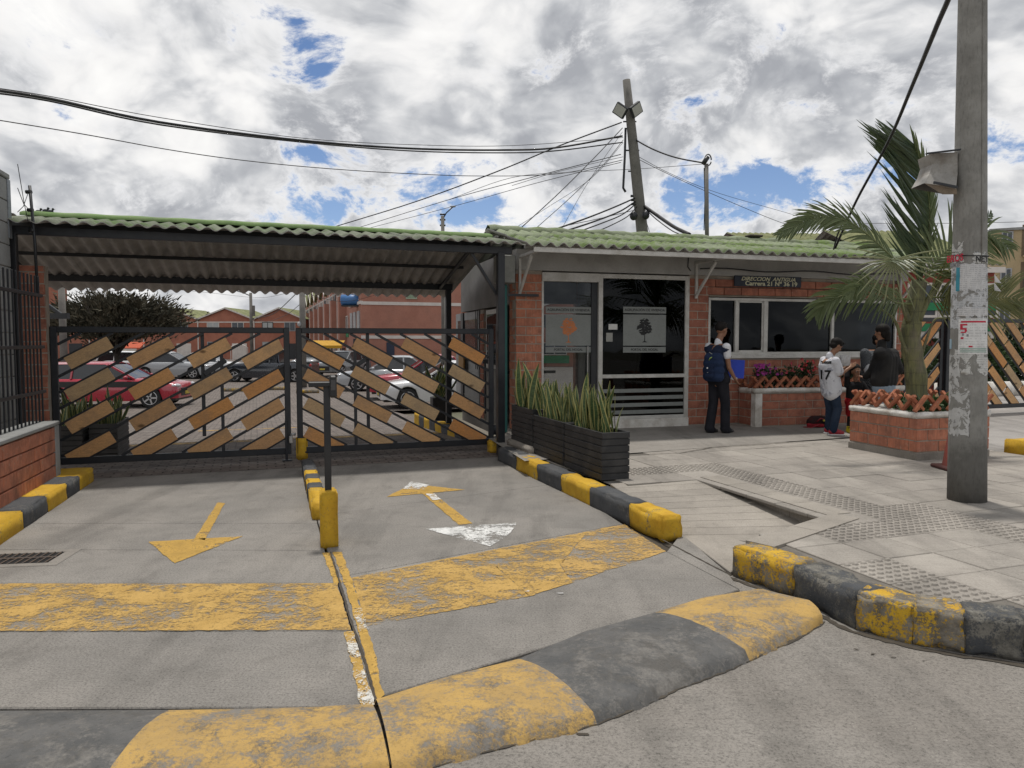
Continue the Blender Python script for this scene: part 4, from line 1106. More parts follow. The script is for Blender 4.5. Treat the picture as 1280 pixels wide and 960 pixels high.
# sign board
sA, sB = H.on_front(918, 344.5, -.02), H.on_front(1001, 359.5, -.02); sC = H.on_front(1001, 345.5, -.02)
sg = thing('address_sign', 'dark blue address board reading DIRECCION ANTIGUA above the office window', 'sign', H.w((sA.x + sB.x) / 2, -.012, (sA.z + sB.z) / 2), 16.5)
sw, shh = sB.x - sA.x, (sA.z - sB.z) * 1.03
m_ = MB(); m_.box(-sw / 2, sw / 2, -.02, .01, -shh / 2, shh / 2, .004); m_.build('board', plain('navy_board', (.012, .018, .035), .5), sg)
YW = plain('cream_lettering', (.62, .60, .42), .7)
text('DIRECCION  ANTIGUA', shh * .50, YW, sg, (.0, -.0215, shh * .21), shear=.32, sx=sw * .80 / (shh * .50 * 10.2), bold=.002)
text('Carrera 21 Nº 36 19', shh * .56, YW, sg, (.06, -.0215, -shh * .22), sx=sw * .86 / (shh * .56 * 9.3), bold=.003)
# other walls, floor, inside
SIDE = [H.on_side(p, 430, 0).y for p in (645, 625, 608, 603, 593, 570, 566)]
DP = 3.85
wbox('floor', -.0, xe, .0, DP, -.2, .012, mat=MT['apron'])
wbox('ceiling', .05, xe, .2, DP, ZT - .03, ZT, mat=MT['greyband'])
INW = gritty('inner_wall_paint', (.20, .19, .17), None, 3, 50, .8)
wbox('partition', 2.50, 2.58, .9, DP, 0, ZT - .03, mat=INW)
wbox('partition', 2.58, xe - .16, 2.6, 2.7, 0, ZT - .03, mat=INW)
wbox('wall', 2.45, xe, DP - .15, DP, 0, ZT, mat=MT['brick_dk']); wbox('wall', 1.62, 2.45, DP - .15, DP, 2.22, ZT, mat=MT['greyband']); wbox('wall', .15, 1.62, DP - .15, DP, 0, ZT, mat=INW)
wbox('wall', xe - .15, xe, .2, DP - .15, 0, ZT, mat=MT['brick_dk'])
wbox('reception_desk', xm0 + .5, xm0 + 2.6, 1.1, 1.6, .012, 1.05, mat=gritty('desk_wood', (.10, .06, .03), None, 5, 60, .5))
wbox('cabinet', 4.6, 5.6, 2.0, 2.5, .012, 1.7, mat=INW); wbox('turnstile', .45, .5, 1.2, 1.9, .02, .95, mat=MT['black']); wbox('turnstile', .25, 1.2, 1.5, 1.54, .85, .9, mat=MT['black'])
# passage-side wall: white fascia, white door, brick piers
wbox('side_fascia', -.02, .13, .36, DP, 2.02, ZT, mat=gritty('side_render', (.22, .21, .2), None, 2, 50, .8))
PW = gritty('door_white', (.34, .345, .35), None, 3, 50, .6)
dY0, dY1 = SIDE[4], SIDE[5]
sd = wbox('side_door', .0, .06, dY0 - .35, dY1, .05, 2.0, mat=PW, ch=.004)
wbox('door_glass', -.006, .0, dY0 - .2, dY1 - .2, 1.25, 1.85, mat=plain('dark_glass', (.02, .025, .03), .1), par=sd)
for z in (.35, .60, .85, 1.08): wbox('door_rail', -.012, .0, dY0 - .3, dY1 - .05, z, z + .012, mat=MT['greyband'], par=sd)
wbox('side_pier', -.03, .12, SIDE[3] - .22, SIDE[3] + .02, 0, 2.0, mat=MT['mortar']); lay(gh, (-.04, SIDE[3] + .02, 0), -90, .24, .02, 2.0, seed=21, meshes=BMD)
wbox('side_pier', -.03, .12, DP - .2, DP, 0, 2.0, mat=MT['black'])
wbox('side_window', -.01, .05, 1.05, SIDE[3] - .3, .95, 1.98, mat=WF)
wbox('window_pane', -.016, -.01, 1.12, SIDE[3] - .37, 1.02, 1.9, mat=MT['glass'])
wbox('side_wall', .0, .1, 1.0, SIDE[3] - .24, 0, .95, mat=INW)
for k in range(5):
    z = 1.08 + k * .17; m_ = MB(); m_.bar((-.03, SIDE[3] + .06, z), (-.03, dY0 - .38, z), .012); m_.build('window_grille', MT['black'], gh)
for k in range(3):
    yy = SIDE[3] + .1 + k * .14; m_ = MB(); m_.bar((-.035, yy, .9), (-.035, yy, 2.0), .012); m_.build('window_grille', MT['black'], gh)
wbox('side_pier', .010, .15, .052, .36, 0, ZT, mat=MT['mortar'])
lay(gh, (0, .37, 0), -90, .31, .02, zl, seed=24, meshes=BM)
wbox('junction_box', -.34, -.06, -.16, .1, 2.32, 2.74, mat=gritty('grey_box', (.30, .31, .29), None, 4, 60, .6), ch=.01)
wbox('drain_pipe', -.22, -.16, -.08, -.02, 0, 2.3, mat=plain('teal_pipe', (.012, .11, .10), .5), ch=.02)
wbox('cross_bar', -.3, .35, -.07, -.05, 2.12, 2.16, mat=MT['black'])
wbox('side_counter', -.28, -.02, 1.0, 1.5, 1.05, 1.12, mat=MT['black'])
wbox('side_counter', -.25, -.22, 1.02, 1.05, 0.2, 1.05, mat=MT['black'])
wbox('notice_board', -.10, -.07, 3.3, 3.75, .75, 1.2, mat=plain('ochre_board', (.26, .13, .02), .6))
# roof
HM = [MT['roof_green'], MT['roof_under']]
X0, X1 = -.12, xe + .35; EY, EZ, RY, RZH = -.92, 2.80, 1.30, 3.325
roof_sheets(gh, X0, X1, EY, EZ + .02, RY, RZH, .196, .030, HM, .95, 2, 7)
roof_sheets(gh, X0, X1, DP + .8, EZ, RY, RZH + .01, .196, .030, HM, .95, 1, 8)
m_ = MB(); rows = []
for i in range(60):
    x = X0 + (X1 - X0) * i / 59; hz = .012 * math.sin(i * 2.1) + .008 * math.sin(i * .9)
    rows.append([(x, RY - .16, RZH - .02 + hz), (x, RY - .15, RZH + .035 + hz), (x, RY, RZH + .09 + hz), (x, RY + .16, RZH + .03 + hz), (x, RY + .17, RZH - .03 + hz)])
m_.grid(rows, True); m_.build('ridge_cap', MT['roof_green'], gh, fix=False)
wbox('fascia', X0 + .12, X1 - .1, EY + .03, EY + .06, EZ - .09, EZ - .018, mat=WF, ch=.004)
for y_ in (-.5, .6): wbox('purlin', X0 + .1, X1 - .1, y_ - .03, y_ + .03, EZ + (y_ - EY) * (RZH - EZ) / (RY - EY) - .10, EZ + (y_ - EY) * (RZH - EZ) / (RY - EY) - .04, mat=MT['greyband'])
for k, x in enumerate((.05, sx_(868), xe - .1)):
    m_ = MB(); m_.bar((x, -.02, EZ - .07), (x, EY + .06, EZ - .07), .045, .045, .004); m_.bar((x, -.035, EZ - .62), (x, EY + .30, EZ - .11), .04, .04, .004); m_.bar((x, -.035, EZ - .66), (x, -.035, EZ - .05), .04, .04, .004)
    m_.build('eave_bracket', WF, gh)
wbox('debris', 5.0, 5.3, RY - .1, RY + .1, RZH + .09, RZH + .13, mat=MT['dirt'], ch=.02)
m_ = MB(); m_.tube([(sx_(868) - .1, -.02, 2.6), (sx_(868) - .16, -.03, 2.66), (sx_(868) - .15, -.03, ZT)], .008, 6); m_.build('wire_loop', MT['black'], gh)
pts = [(sx_(870) + i * .25, -.10, EZ - .17 + .02 * math.sin(i * .9)) for i in range(17)]
m_ = MB(); m_.tube(pts, .012, 6); m_.build('eave_cable', MT['black'], gh)
# ------------------------------------------------------------------ black slatted planters with snake plants
def leaf_mat(name, c, edge, band=True, rand=.2):
    m, t, b = material(name)
    o = t.obj(); sx3 = t.new('ShaderNodeSeparateXYZ'); t.L.new(o, sx3.inputs[0])
    n = t.noise(t.mapping(o, scale=(8, 8, 42)), 1.6, 4, .6, 1.2)
    col = t.mix(t.sm(n, .42, .58), c, mulc(c, 2.0)) if band else t.mix(t.sm(n, .4, .6), c, mulc(c, 1.5))
    if edge:
        uv = t.new('ShaderNodeAttribute'); uv.attribute_name = 'edge'
        col = t.mix(t.sm(uv.outputs['Fac'], .55, .75), col, edge)
    k = t.m('MULTIPLY_ADD', t.rnd(), rand * 2, 1 - rand)
    vv = t.new('ShaderNodeCombineColor'); [t.put(vv.inputs[i], k) for i in range(3)]
    col = t.mix(1.0, col, vv.outputs[0], 'MULTIPLY')
    setb(t, b, col, .5, None, None, .4); return m
MT['snake'] = leaf_mat('banded_sword_leaf', (.045, .075, .03), (.36, .34, .13))
def snake_leaf(seed, mat):
    rr = random.Random(seed); h = 1.0; n = 8; rows = []; ed = []
    bend = rr.uniform(-.10, .10); twist = rr.uniform(-.7, .7); lean = rr.uniform(-.05, .05)
    for i in range(n + 1):
        f = i / n; w_ = .044 * (1 - f ** 3.2) ** .8 * (.75 + .5 * min(1, f * 3)) if f < 1 else .001; a = twist * f
        cxx, cyy = bend * f * f + lean * f, .04 * math.sin(f * 3 + seed)
        for k, q in enumerate((-1, -.5, 0, .5, 1)):
            rows.append((cxx + q * w_ * math.cos(a), cyy + q * w_ * math.sin(a) + (q * q) * .008, f * h)); ed.append(abs(q))
    m_ = MB(); m_.grid([rows[i * 5:(i + 1) * 5] for i in range(n + 1)], True); me = m_.mesh('leaf', mat)
    at_ = me.attributes.new('edge', 'FLOAT', 'POINT'); at_.data.foreach_set('value', ed); return me
SL_ME = [snake_leaf(i, MT['snake']) for i in range(9)]
soil = gritty('soil', (.05, .035, .025), None, 8, 60, .95)
PLK = gritty('charcoal_slat', (.020, .021, .023), (.035, .035, .036), 4, 60, .55, rand=.15, bump=.2, stain=(.09, .085, .08), stain_amt=.35, grime_scale=3)
def slat_planter(loc, deg, L_, W_, h, label, plabel, nleaf, hl, seed, mat=PLK, nsl=7, grp=None, dens=1.0):
    t_ = thing('slatted_planter', label, 'planter', loc, deg, grp)
    m_ = MB(); m_.box(.012, W_ - .012, .012, L_ - .012, .02, h - .06); m_.build('liner', MT['blackgloss'], t_)
    m_ = MB(); m_.box(.03, W_ - .03, .03, L_ - .03, h - .06, h - .045); m_.build('soil', soil, t_)
    sh_ = h / nsl; q = MB(); th = .02
    q.box(0, W_, 0, th, 0, sh_ - .008, .004); q.box(0, W_, L_ - th, L_, 0, sh_ - .008, .004); q.box(0, th, th, L_ - th, 0, sh_ - .008, .004); q.box(W_ - th, W_, th, L_ - th, 0, sh_ - .008, .004)
    me = q.mesh('slat', mat); q.fixnormals(me); rr = random.Random(seed)
    for i in range(nsl): link('slat', me, t_, (rr.uniform(-.003, .003), rr.uniform(-.003, .003), i * sh_))
    p_ = thing('snake_plants', plabel, 'plants', t_.location + Vector((0, 0, h - .05)), deg, 'snake plants in the black planters' if grp else None)
    for i in range(nleaf):
        x, y = rr.uniform(.05, W_ - .05), rr.uniform(.06, L_ - .06)
        s_ = hl * rr.uniform(.55, 1.1) * (1.35 if rr.random() < .06 else 1)
        link('leaf', rr.choice(SL_ME), p_, (x, y, 0), (rr.gauss(0, .15) + (y - L_ / 2) * -.12, rr.gauss(0, .18) + (x - W_ / 2) * .5, rr.uniform(0, 6.3)), (s_ * 1.3, s_ * 1.3, s_ * 1.0))
    return t_
PO = G(752, 601, .18); u_ = S.u; v_ = S.v
slat_planter(PO, 19.5, .96, .32, .50, 'nearest of three black slatted planters on the kerb edge', 'variegated snake plants filling the nearest black slatted planter', 64, .47, 1, grp='black planters beside the guard house')
slat_planter(PO + v_ * .985 + Vector((0, 0, .005)), 19.5, .96, .32, .50, 'middle of three black slatted planters along the kerb', 'variegated snake plants in the middle black slatted planter', 58, .48, 2, grp='black planters beside the guard house')
slat_planter(PO + v_ * 1.97 + Vector((0, 0, .085)), 19.5, .80, .30, .48, 'rear black slatted planter raised on a stone ledge by the canopy post', 'dense snake plants in the rear raised black planter', 50, .50, 3, grp='black planters beside the guard house')
me = rough_box(.34, .9, .10, 6, .006, .02, 91, .015); me.materials.append(MT['strip']); o = link('stone_ledge', me, None, tuple(PO + v_ * 2.37 + u_ * .12 + Vector((0, 0, .035))), (0, 0, S.a)); tag(o, 'low pale stone ledge under the rear black planter', 'ledge')
gr_ = gritty('grey_slat', (.075, .073, .07), (.10, .098, .095), 4, 60, .7, rand=.15)
slat_planter(GT.w(-.30, 1.25, -.05), 19.2, 1.0, .36, .50, 'grey slatted planter just behind the left gate leaf', 'snake plants in the grey planter behind the left gate leaf', 54, .40, 5, gr_, grp='black planters beside the guard house')
slat_planter(GT.w(.12, 1.35, -.05), 19.2, 1.0, .36, .50, 'second grey slatted planter, nearer the lane, behind the left gate leaf', 'snake plants in the planter nearer the lane behind the left gate', 50, .40, 6, gr_, grp='black planters beside the guard house')
pt = thing('tall_planter', 'tall narrow black planter with spiky plant beside the guard house side door', 'planter', H.w(-.72, 3.3, -.30), 16.5)
m_ = MB(); m_.box(0, .3, 0, .3, 0, .62, .01); m_.build('pot', PLK, pt)
pp = thing('spiky_plant', 'spiky green plant in the tall black pot by the side door', 'plant', H.w(-.57, 3.45, .30), 16.5)
for i in range(26): link('leaf', SL_ME[i % 9], pp, (R.uniform(-.08, .08), R.uniform(-.08, .08), 0), (R.gauss(0, .35), R.gauss(0, .35), R.uniform(0, 6)), (.9, .9, R.uniform(.4, .75)))

# ------------------------------------------------------------------ brick planters with clay lattice
LBM = []
for k in range(3):
    q = MB(); rr = random.Random(k)
    # hollow clay block seen end on: four walls
    L2, T2, D2 = .125, .019, .024
    q.box(-L2, L2, -D2, D2, -T2, T2, .003)
    LBM.append(q.mesh('lattice_brick', MT['lattice']))
def lattice(parent, o, deg, L_, z, pitch=.205, seed=0):
    rr = random.Random(seed); n = int(L_ / pitch); a = rad(deg); ux, uy = math.cos(a), math.sin(a)
    for i in range(n + 1):
        x = i * L_ / max(1, n)
        for sg in (1, -1):
            dy = .026 * sg
            link('lattice_brick', rr.choice(LBM), parent, (o[0] + ux * x - uy * dy, o[1] + uy * x + ux * dy, z + .095), (0, sg * rad(45) + rr.gauss(0, .04), a), (1, 1 + rr.uniform(-.02, .02), 1))
def leafclump(name, loc, rx, ry, rz, n, size, mat, parent=None, seed=0, up=.3):
    rr = random.Random(seed); m_ = MB()
    for i in range(n):
        a, b_ = rr.uniform(0, 6.283), rr.uniform(-1, 1); r_ = rr.random() ** .5; c_ = math.sqrt(1 - b_ * b_)
        p = Vector((math.cos(a) * c_ * rx * r_, math.sin(a) * c_ * ry * r_, b_ * rz * r_)) + Vector(loc)
        d_ = Vector((math.cos(a) * c_, math.sin(a) * c_, b_ + up)) + Vector((rr.gauss(0, .5), rr.gauss(0, .5), rr.gauss(0, .5))); d_.normalize()
        sd = d_.cross(Vector((rr.gauss(0, 1), rr.gauss(0, 1), rr.gauss(0, 1)))).normalized(); s_ = size * rr.uniform(.6, 1.3)
        m_.add([p, p + d_ * s_ * .5 + sd * s_ * .25, p + d_ * s_, p + d_ * s_ * .5 - sd * s_ * .25], [(0, 1, 2, 3)])
    return m_.build(name, mat, parent, fix=False)
MT['leafg'] = leaf_mat('small_green_leaf', (.035, .065, .02), None, False)
MT['hedge'] = leaf_mat('dark_hedge_leaf', (.022, .042, .016), None, False)
p1 = Frame(4.83, 8.73, 16)
b1 = thing('brick_planter', 'square brick planter with white coping around the palm trunk', 'planter', p1.w(0, 0, .18), 16)
m_ = MB(); m_.box(.010, 1.10, .010, 1.12, .0, .50); m_.build('core', MT['mortar'], b1)
m_ = MB(); m_.box(-.012, 1.11, -.012, 1.13, -.02, .088, .006); m_.build('footing', MT['strip'], b1)
lay(b1, (0, 0, 0), 0, 1.10, .10, .50, seed=31, meshes=BM); lay(b1, (0, 1.12, 0), -90, 1.12, .10, .50, seed=32, meshes=BM); lay(b1, (1.10, 0, 0), 90, 1.12, .10, .50, seed=33, meshes=BM)
me = rough_box(1.14, .12, .075, 14, .008, .012, 5, .012); me.materials.append(MT['whitecap']); link('coping', me, b1, (.55, .045, .538)); link('coping', me, b1, (.55, 1.08, .538)); me2 = rough_box(.12, 1.0, .073, 14, .008, .012, 6, .012); me2.materials.append(MT['whitecap']); link('coping', me2, b1, (.04, .56, .538)); link('coping', me2, b1, (1.06, .56, .538))
m_ = MB(); m_.box(.1, 1.0, .1, 1.0, .3, .545); m_.build('soil', soil, b1)
lattice(b1, (.06, .05, 0), 0, 1.0, .585, seed=1); lattice(b1, (.05, .16, 0), 90, .88, .585, seed=2); lattice(b1, (.1, 1.06, 0), 0, .95, .585, seed=3); lattice(b1, (1.05, .16, 0), 90, .88, .585, seed=4)
gc = thing('ground_plants', 'low green plants creeping between the clay lattice of the palm planter', 'plants', p1.w(.5, .5, .74), 16)
for i in range(9): leafclump('foliage', (-.42 + i * .11, -.40 + R.uniform(-.03, .02), .01), .07, .05, .045, 60, .05, MT['leafg'], gc, i)
for i in range(6): leafclump('foliage', (R.uniform(-.3, .4), R.uniform(-.25, .4), .03), .12, .12, .10, 90, .09, MT['leafg'], gc, 40 + i)

y2 = -.52; xa2 = H.on_front(944, 533, y2).x; xb2 = H.on_front(1128, 533, y2).x
b2 = thing('window_planter', 'long brick planter with white coping under the office windows', 'planter', H.w(0, 0, 0), 16.5)
m_ = MB(); m_.box(xa2 + .008, xb2, y2 + .008, -.03, 0, .56); m_.build('core', MT['mortar'], b2)
lay(b2, (xa2 + .13, y2, 0), 0, xb2 - xa2 - .13, .02, .55, seed=41, meshes=BMD); lay(b2, (xa2, -.05, 0), -90, -y2 - .06, .02, .55, seed=42, meshes=BMD)
m_ = MB(); m_.box(xa2 - .01, xa2 + .125, y2 - .012, y2 + .12, -.01, .56, .008); m_.build('corner_pier', MT['whitecap'], b2)
me = rough_box(xb2 - xa2 + .06, .12, .085, 24, .008, .012, 7, .012); me.materials.append(MT['whitecap']); link('coping', me, b2, ((xa2 + xb2) / 2, y2 + .045, .60))
me = rough_box(.12, .40, .083, 9, .008, .012, 8, .012); me.materials.append(MT['whitecap']); link('coping', me, b2, (xa2 + .045, -.235, .60))
m_ = MB(); m_.box(xa2 + .08, xb2, y2 + .1, -.03, .3, .60); m_.build('soil', soil, b2)
lattice(b2, (xa2 + .08, y2 + .05, 0), 0, xb2 - xa2 - .15, .645, seed=5); lattice(b2, (xa2 + .05, y2 + .15, 0), 90, .30, .645, seed=6)
lattice(b2, (xa2 + .15, y2 + .17, 0), 0, xb2 - xa2 - .25, .635, seed=15)
PET = {k: plain(k + '_petals', c, .6, var=.2) for k, c in (('magenta', (.30, .02, .22)), ('pink', (.55, .05, .10)), ('red', (.45, .02, .03)))}
def flowers(px, py, w_, n, col, label, seed, y=-.3):
    o_ = H.on_front(px, py, y); rr = random.Random(seed)
    f = thing('flowering_plant', label, 'plant', H.w(o_.x, y, .6), 16.5, 'flowering plants in the window planter'); h = o_.z - .6 + 0.02
    leafclump('foliage', (0, 0, h * .45), w_, .12, h * .5, 260, .07, MT['hedge'], f, seed)
    m_ = MB()
    for i in range(n):
        a = Vector((rr.uniform(-w_, w_), rr.uniform(-.12, .02), h * rr.uniform(.55, 1.05)))
        for q in range(5):
            an = q * 1.2566 + rr.random(); d_ = Vector((math.cos(an), rr.uniform(-.8, .1), math.sin(an))) * .028; e = Vector((-d_.z, 0, d_.x)) * .5
            m_.add([a, a + d_ * .6 + e, a + d_, a + d_ * .6 - e], [(0, 1, 2, 3)])
    m_.build('blossom', PET[col], f, fix=False)
flowers(953, 457, .16, 30, 'magenta', 'magenta flowers left of the clay lattice under the window', 1)
flowers(990, 457, .16, 8, 'pink', 'sparse pink flowers in the middle of the window planter', 2)
flowers(1009, 452, .13, 14, 'red', 'tallest red flowers nearest the boy in the window planter', 3)
flowers(970, 462, .10, 4, 'magenta', 'thin dark leaved plant between magenta and pink flowers', 4)
flowers(1060, 462, .20, 6, 'pink', 'pink flowering plant hidden behind the costumed child', 5)
flowers(1112, 455, .18, 6, 'red', 'leafy plant at the right end of the window planter', 6)

# ------------------------------------------------------------------ palm
PB = p1.w(.46, .52, .72)
pm = thing('palm_tree', 'young palm with long feather fronds growing from the brick planter', 'palm tree', PB)
def PW_(px, py, Y): return AT(px, py, Y) - PB
def frond_mat(name, c, c2):
    m, t, b = material(name); n = t.noise(t.pos(), 6, 4, .6)
    col = t.mix(t.sm(n, .35, .65), c, c2)
    a = t.new('ShaderNodeNewGeometry').outputs['Backfacing']
    col = t.mix(t.m('MULTIPLY', a, .35), col, mulc(c2, 1.5))
    setb(t, b, col, .42, None, None, .45)
    tl = t.new('ShaderNodeBsdfTranslucent'); t.put(tl.inputs[0], mulc(c2, 1.3)); mx = t.new('ShaderNodeMixShader'); mx.inputs[0].default_value = .22
    t.L.new(b.outputs[0], mx.inputs[1]); t.L.new(tl.outputs[0], mx.inputs[2]); t.L.new(mx.outputs[0], t.N['Material Output'].inputs[0]); return m
FRM = frond_mat('palm_leaf', (.055, .085, .03), (.10, .125, .05)); FRY = frond_mat('yellowing_palm_leaf', (.085, .10, .03), (.14, .14, .05)); FRD = frond_mat('dark_palm_leaf', (.03, .055, .024), (.06, .085, .035))
def spline(pts, n):
    out = []
    P_ = [pts[0] * 2 - pts[1]] + pts + [pts[-1] * 2 - pts[-2]]; m = len(pts) - 1
    for i in range(n + 1):
        f = i / n * m; k = min(int(f), m - 1); u = f - k; a, b_, c, d_ = P_[k:k + 4]
        out.append(.5 * ((2 * b_) + (c - a) * u + (2 * a - 5 * b_ + 4 * c - d_) * u * u + (3 * b_ - a - 3 * c + d_) * u ** 3))
    return out
def leaflet(m_, p, d_, nrm, L_, w_, droop, rr):
    pts = []; q = Vector(p); v = Vector(d_).normalized(); n = 5
    for i in range(n + 1): pts.append(q.copy()); q = q + v * (L_ / n); v = (v + Vector((0, 0, -droop / n)) + Vector((rr.gauss(0, .012), rr.gauss(0, .012), 0))).normalized()
    rows = []
    for i, c in enumerate(pts):
        f = i / n; ww = w_ * (math.sin(math.pi * min(1, .25 + f * .75)) ** .7) if f < 1 else .0008
        t_ = (pts[min(n, i + 1)] - pts[max(0, i - 1)]).normalized(); s_ = t_.cross(nrm).normalized() * ww; fold = t_.cross(s_).normalized() * ww * .45
        rows.append([c - s_ + fold, c, c + s_ + fold])
    m_.grid(rows, False)
def frond(pts, n, L_, side, mat, ang=.75, droop=.5, seed=0, w_=.016, bare=.12, sides=(1, -1), lf=None, rach=.014, tw=0.0):
    """pts: rachis points; side: a vector across the frond"""
    rr = random.Random(seed); sp = spline(pts, 40); m_ = MB(); m_.tube(sp, [rach * (1 - .8 * i / 40) for i in range(41)], 6); fr = m_.build('frond', plain('rachis_green', (.12, .14, .05), .5) if 'rach_m' not in MT else MT['rach_m'], pm); MT['rach_m'] = fr.data.materials[0]
    lm = MB()
    for i in range(n):
        f = bare + (1 - bare) * i / (n - 1); k = f * 40; a = sp[min(39, int(k))]; b_ = sp[min(40, int(k) + 1)]; p = a.lerp(b_, k - int(k)) if int(k) < 40 else sp[40]
        tg = (b_ - a).normalized() if (b_ - a).length > 1e-5 else (sp[40] - sp[38]).normalized()
        sv = (Vector(side) - tg * Vector(side).dot(tg)).normalized(); nr = tg.cross(sv)
        env = (math.sin(math.pi * (.18 + .80 * f)) ** .55) if lf is None else lf(f)
        for sg in sides:
            an = ang * (1.15 - .55 * f) + rr.gauss(0, .05)
            d_ = tg * math.cos(an) + sv * (sg * math.sin(an)) + nr * (tw + rr.gauss(0, .06))
            leaflet(lm, p, d_, nr, L_ * env * rr.uniform(.86, 1.08), w_ * rr.uniform(.8, 1.15), droop * rr.uniform(.6, 1.3), rr)
    lm.build('leaflets', mat, fr, fix=False)
Yc = PB.y
LFT = (-1, -.15, .1)
tb = [PW_(1146, 512, Yc), PW_(1145, 470, Yc), PW_(1139, 430, Yc), PW_(1141, 395, Yc), PW_(1149, 352, Yc)]
def trunk_mat():
    m, t, b = material('palm_trunk'); p = t.pos(); s3 = t.new('ShaderNodeSeparateXYZ'); t.L.new(p, s3.inputs[0])
    n = t.noise(t.mapping(p, scale=(6, 6, 1.2)), 3, 6, .65, .8); col = t.mix(t.sm(n, .35, .65), (.17, .17, .075), (.085, .085, .05))
    rg = t.m('FRACT', t.m('MULTIPLY', t.m('ADD', s3.outputs[2], t.m('MULTIPLY', n, .06)), 6.5)); col = t.mix(t.m('MULTIPLY', t.m('SUBTRACT', 1.0, t.sm(rg, .0, .12)), .5), col, (.05, .04, .03))
    col = t.mix(t.m('MULTIPLY', t.sm(t.noise(p, 3, 4, .6), .5, .7), .5), col, (.20, .17, .13)); setb(t, b, col, .75, None, t.bump(n, .4, .01), .3); return m
MT['ptrunk'] = trunk_mat()
m_ = MB(); sp = spline(tb, 24); m_.tube(sp, [.135 - .012 * i / 24 * 3 + (.02 if i == 0 else 0) + .008 * math.sin(i * 1.3) for i in range(25)], 14); m_.build('trunk', MT['ptrunk'], pm)
for k, (pts, ww) in enumerate((([(1148, 400), (1162, 372), (1176, 352)], .045), ([(1136, 402), (1128, 380), (1120, 360)], .04), ([(1141, 452), (1129, 430), (1118, 400), (1098, 384)], .03), ([(1150, 450), (1158, 425), (1168, 400), (1183, 398)], .022))):
    m_ = MB(); sp = spline([PW_(x, y, Yc - .06) for x, y in pts], 12); m_.tube(sp, [ww * (1 - .6 * i / 12) for i in range(13)], 8); m_.build('leaf_sheath', MT['ptrunk'], pm)
cr_ = lambda *l: [PW_(*q) for q in l]
frond(cr_((1150, 358, Yc), (1158, 312, Yc + .05), (1162, 262, Yc + .05), (1155, 215, Yc), (1143, 182, Yc - .1)), 62, 1.0, (-1, -.25, 0), FRD, .86, -.04, 1, .023, .05, (1,), lambda f: (.45 + .65 * math.sin(math.pi * (.12 + .60 * f)) ** .8) * (1 if f < .75 else 1 - (f - .75) * 1.6))
frond(cr_((1150, 358, Yc), (1158, 312, Yc + .05), (1162, 262, Yc + .05), (1155, 215, Yc), (1143.5, 183, Yc - .1)), 34, .40, (1, .3, 0), FRM, .30, .0, 2, .016, .15, (1,), lambda f: .5 + .5 * math.sin(math.pi * (.12 + .76 * f)))
frond(cr_((1146, 355, Yc), (1105, 312, Yc - .1), (1062, 278, Yc - .2), (1020, 272, Yc - .3), (975, 292, Yc - .4)), 42, .46, (0, .35, 1), FRM, .62, .55, 3, .016, .18)
frond(cr_((1149, 352, Yc), (1140, 335, Yc - .3), (1124, 322, Yc - .65), (1112, 326, Yc - .95)), 12, .42, (1, -.2, .12), FRM, 1.35, .9, 4, .014, .35, (1, -1), lambda f: .75 + .25 * f)
rr = random.Random(77); lm = MB(); c0 = PW_(1117, 325, Yc - .9)
for i in range(20):
    a = rad(-200 + i * 220 / 19); d_ = Vector((math.cos(a), -.25, math.sin(a) * .9)); leaflet(lm, c0, d_, Vector((0, -1, .2)), rr.uniform(.48, .68), .010, .30, rr)
lm.build('frond', frond_mat('pale_palm_leaf', (.17, .19, .09), (.24, .25, .13)), pm, fix=False)
frond(cr_((1146, 375, Yc), (1112, 372, Yc - .3), (1070, 366, Yc - .5), (1038, 376, Yc - .6), (1022, 392, Yc - .6)), 34, .46, (0, .3, 1), FRM, .7, 1.0, 5, .016, .15)
frond(cr_((1144, 380, Yc), (1120, 378, Yc - .4), (1095, 362, Yc - .7), (1078, 356, Yc - .9), (1060, 368, Yc - 1.0)), 20, .34, (.1, .3, 1), FRM, .8, .9, 15, .016, .2)
frond(cr_((1149, 360, Yc), (1172, 325, Yc - .1), (1200, 300, Yc - .1), (1232, 292, Yc), (1262, 310, Yc)), 30, .60, (.4, -.3, -1), FRM, .9, .7, 6, .017, .1)
frond(cr_((1152, 372, Yc), (1185, 372, Yc + .1), (1225, 377, Yc + .1), (1262, 372, Yc + .1), (1310, 385, Yc + .1)), 36, .60, (.1, .2, 1), FRY, .85, .5, 7, .015, .1)
frond(cr_((1150, 352, Yc), (1185, 330, Yc + .5), (1215, 300, Yc + .9), (1238, 268, Yc + 1.2)), 24, .36, (.6, .2, -.7), FRD, .7, .2, 8, .014, .3)
frond(cr_((1152, 385, Yc), (1172, 352, Yc - .1), (1190, 350, Yc - .1), (1186, 372, Yc)), 30, .66, (.8, .5, 0), FRY, .5, 1.6, 9, .015, .2)

# ------------------------------------------------------------------ near concrete pole
PY = 6.6; pb_ = G(1208.5, 625, .18); 
def pole_r(z): return .157 - (z - .18) * .0108
def concrete_pole_mat():
    m, t, b = material('pole_concrete'); p = t.pos(); s3 = t.new('ShaderNodeSeparateXYZ'); t.L.new(p, s3.inputs[0])
    n = t.noise(p, 4, 8, .68); f = t.noise(t.mapping(p, scale=(1, 1, .25)), 55, 5, .75)
    col = t.mix(t.sm(n, .35, .65), (.29, .285, .265), (.21, .205, .19)); col = t.mix(.7, col, t.ramp(f, [(.3, .6), (.5, 1.0)]), 'MULTIPLY')
    dk = t.sm(t.m('ADD', s3.outputs[2], t.m('MULTIPLY', t.m('SUBTRACT', n, .5), 1.3)), .85, .45)
    col = t.mix(t.m('MULTIPLY', dk, .62), col, (.035, .032, .028)); setb(t, b, col, .9, None, t.bump(f, .45, .006), .3); return m
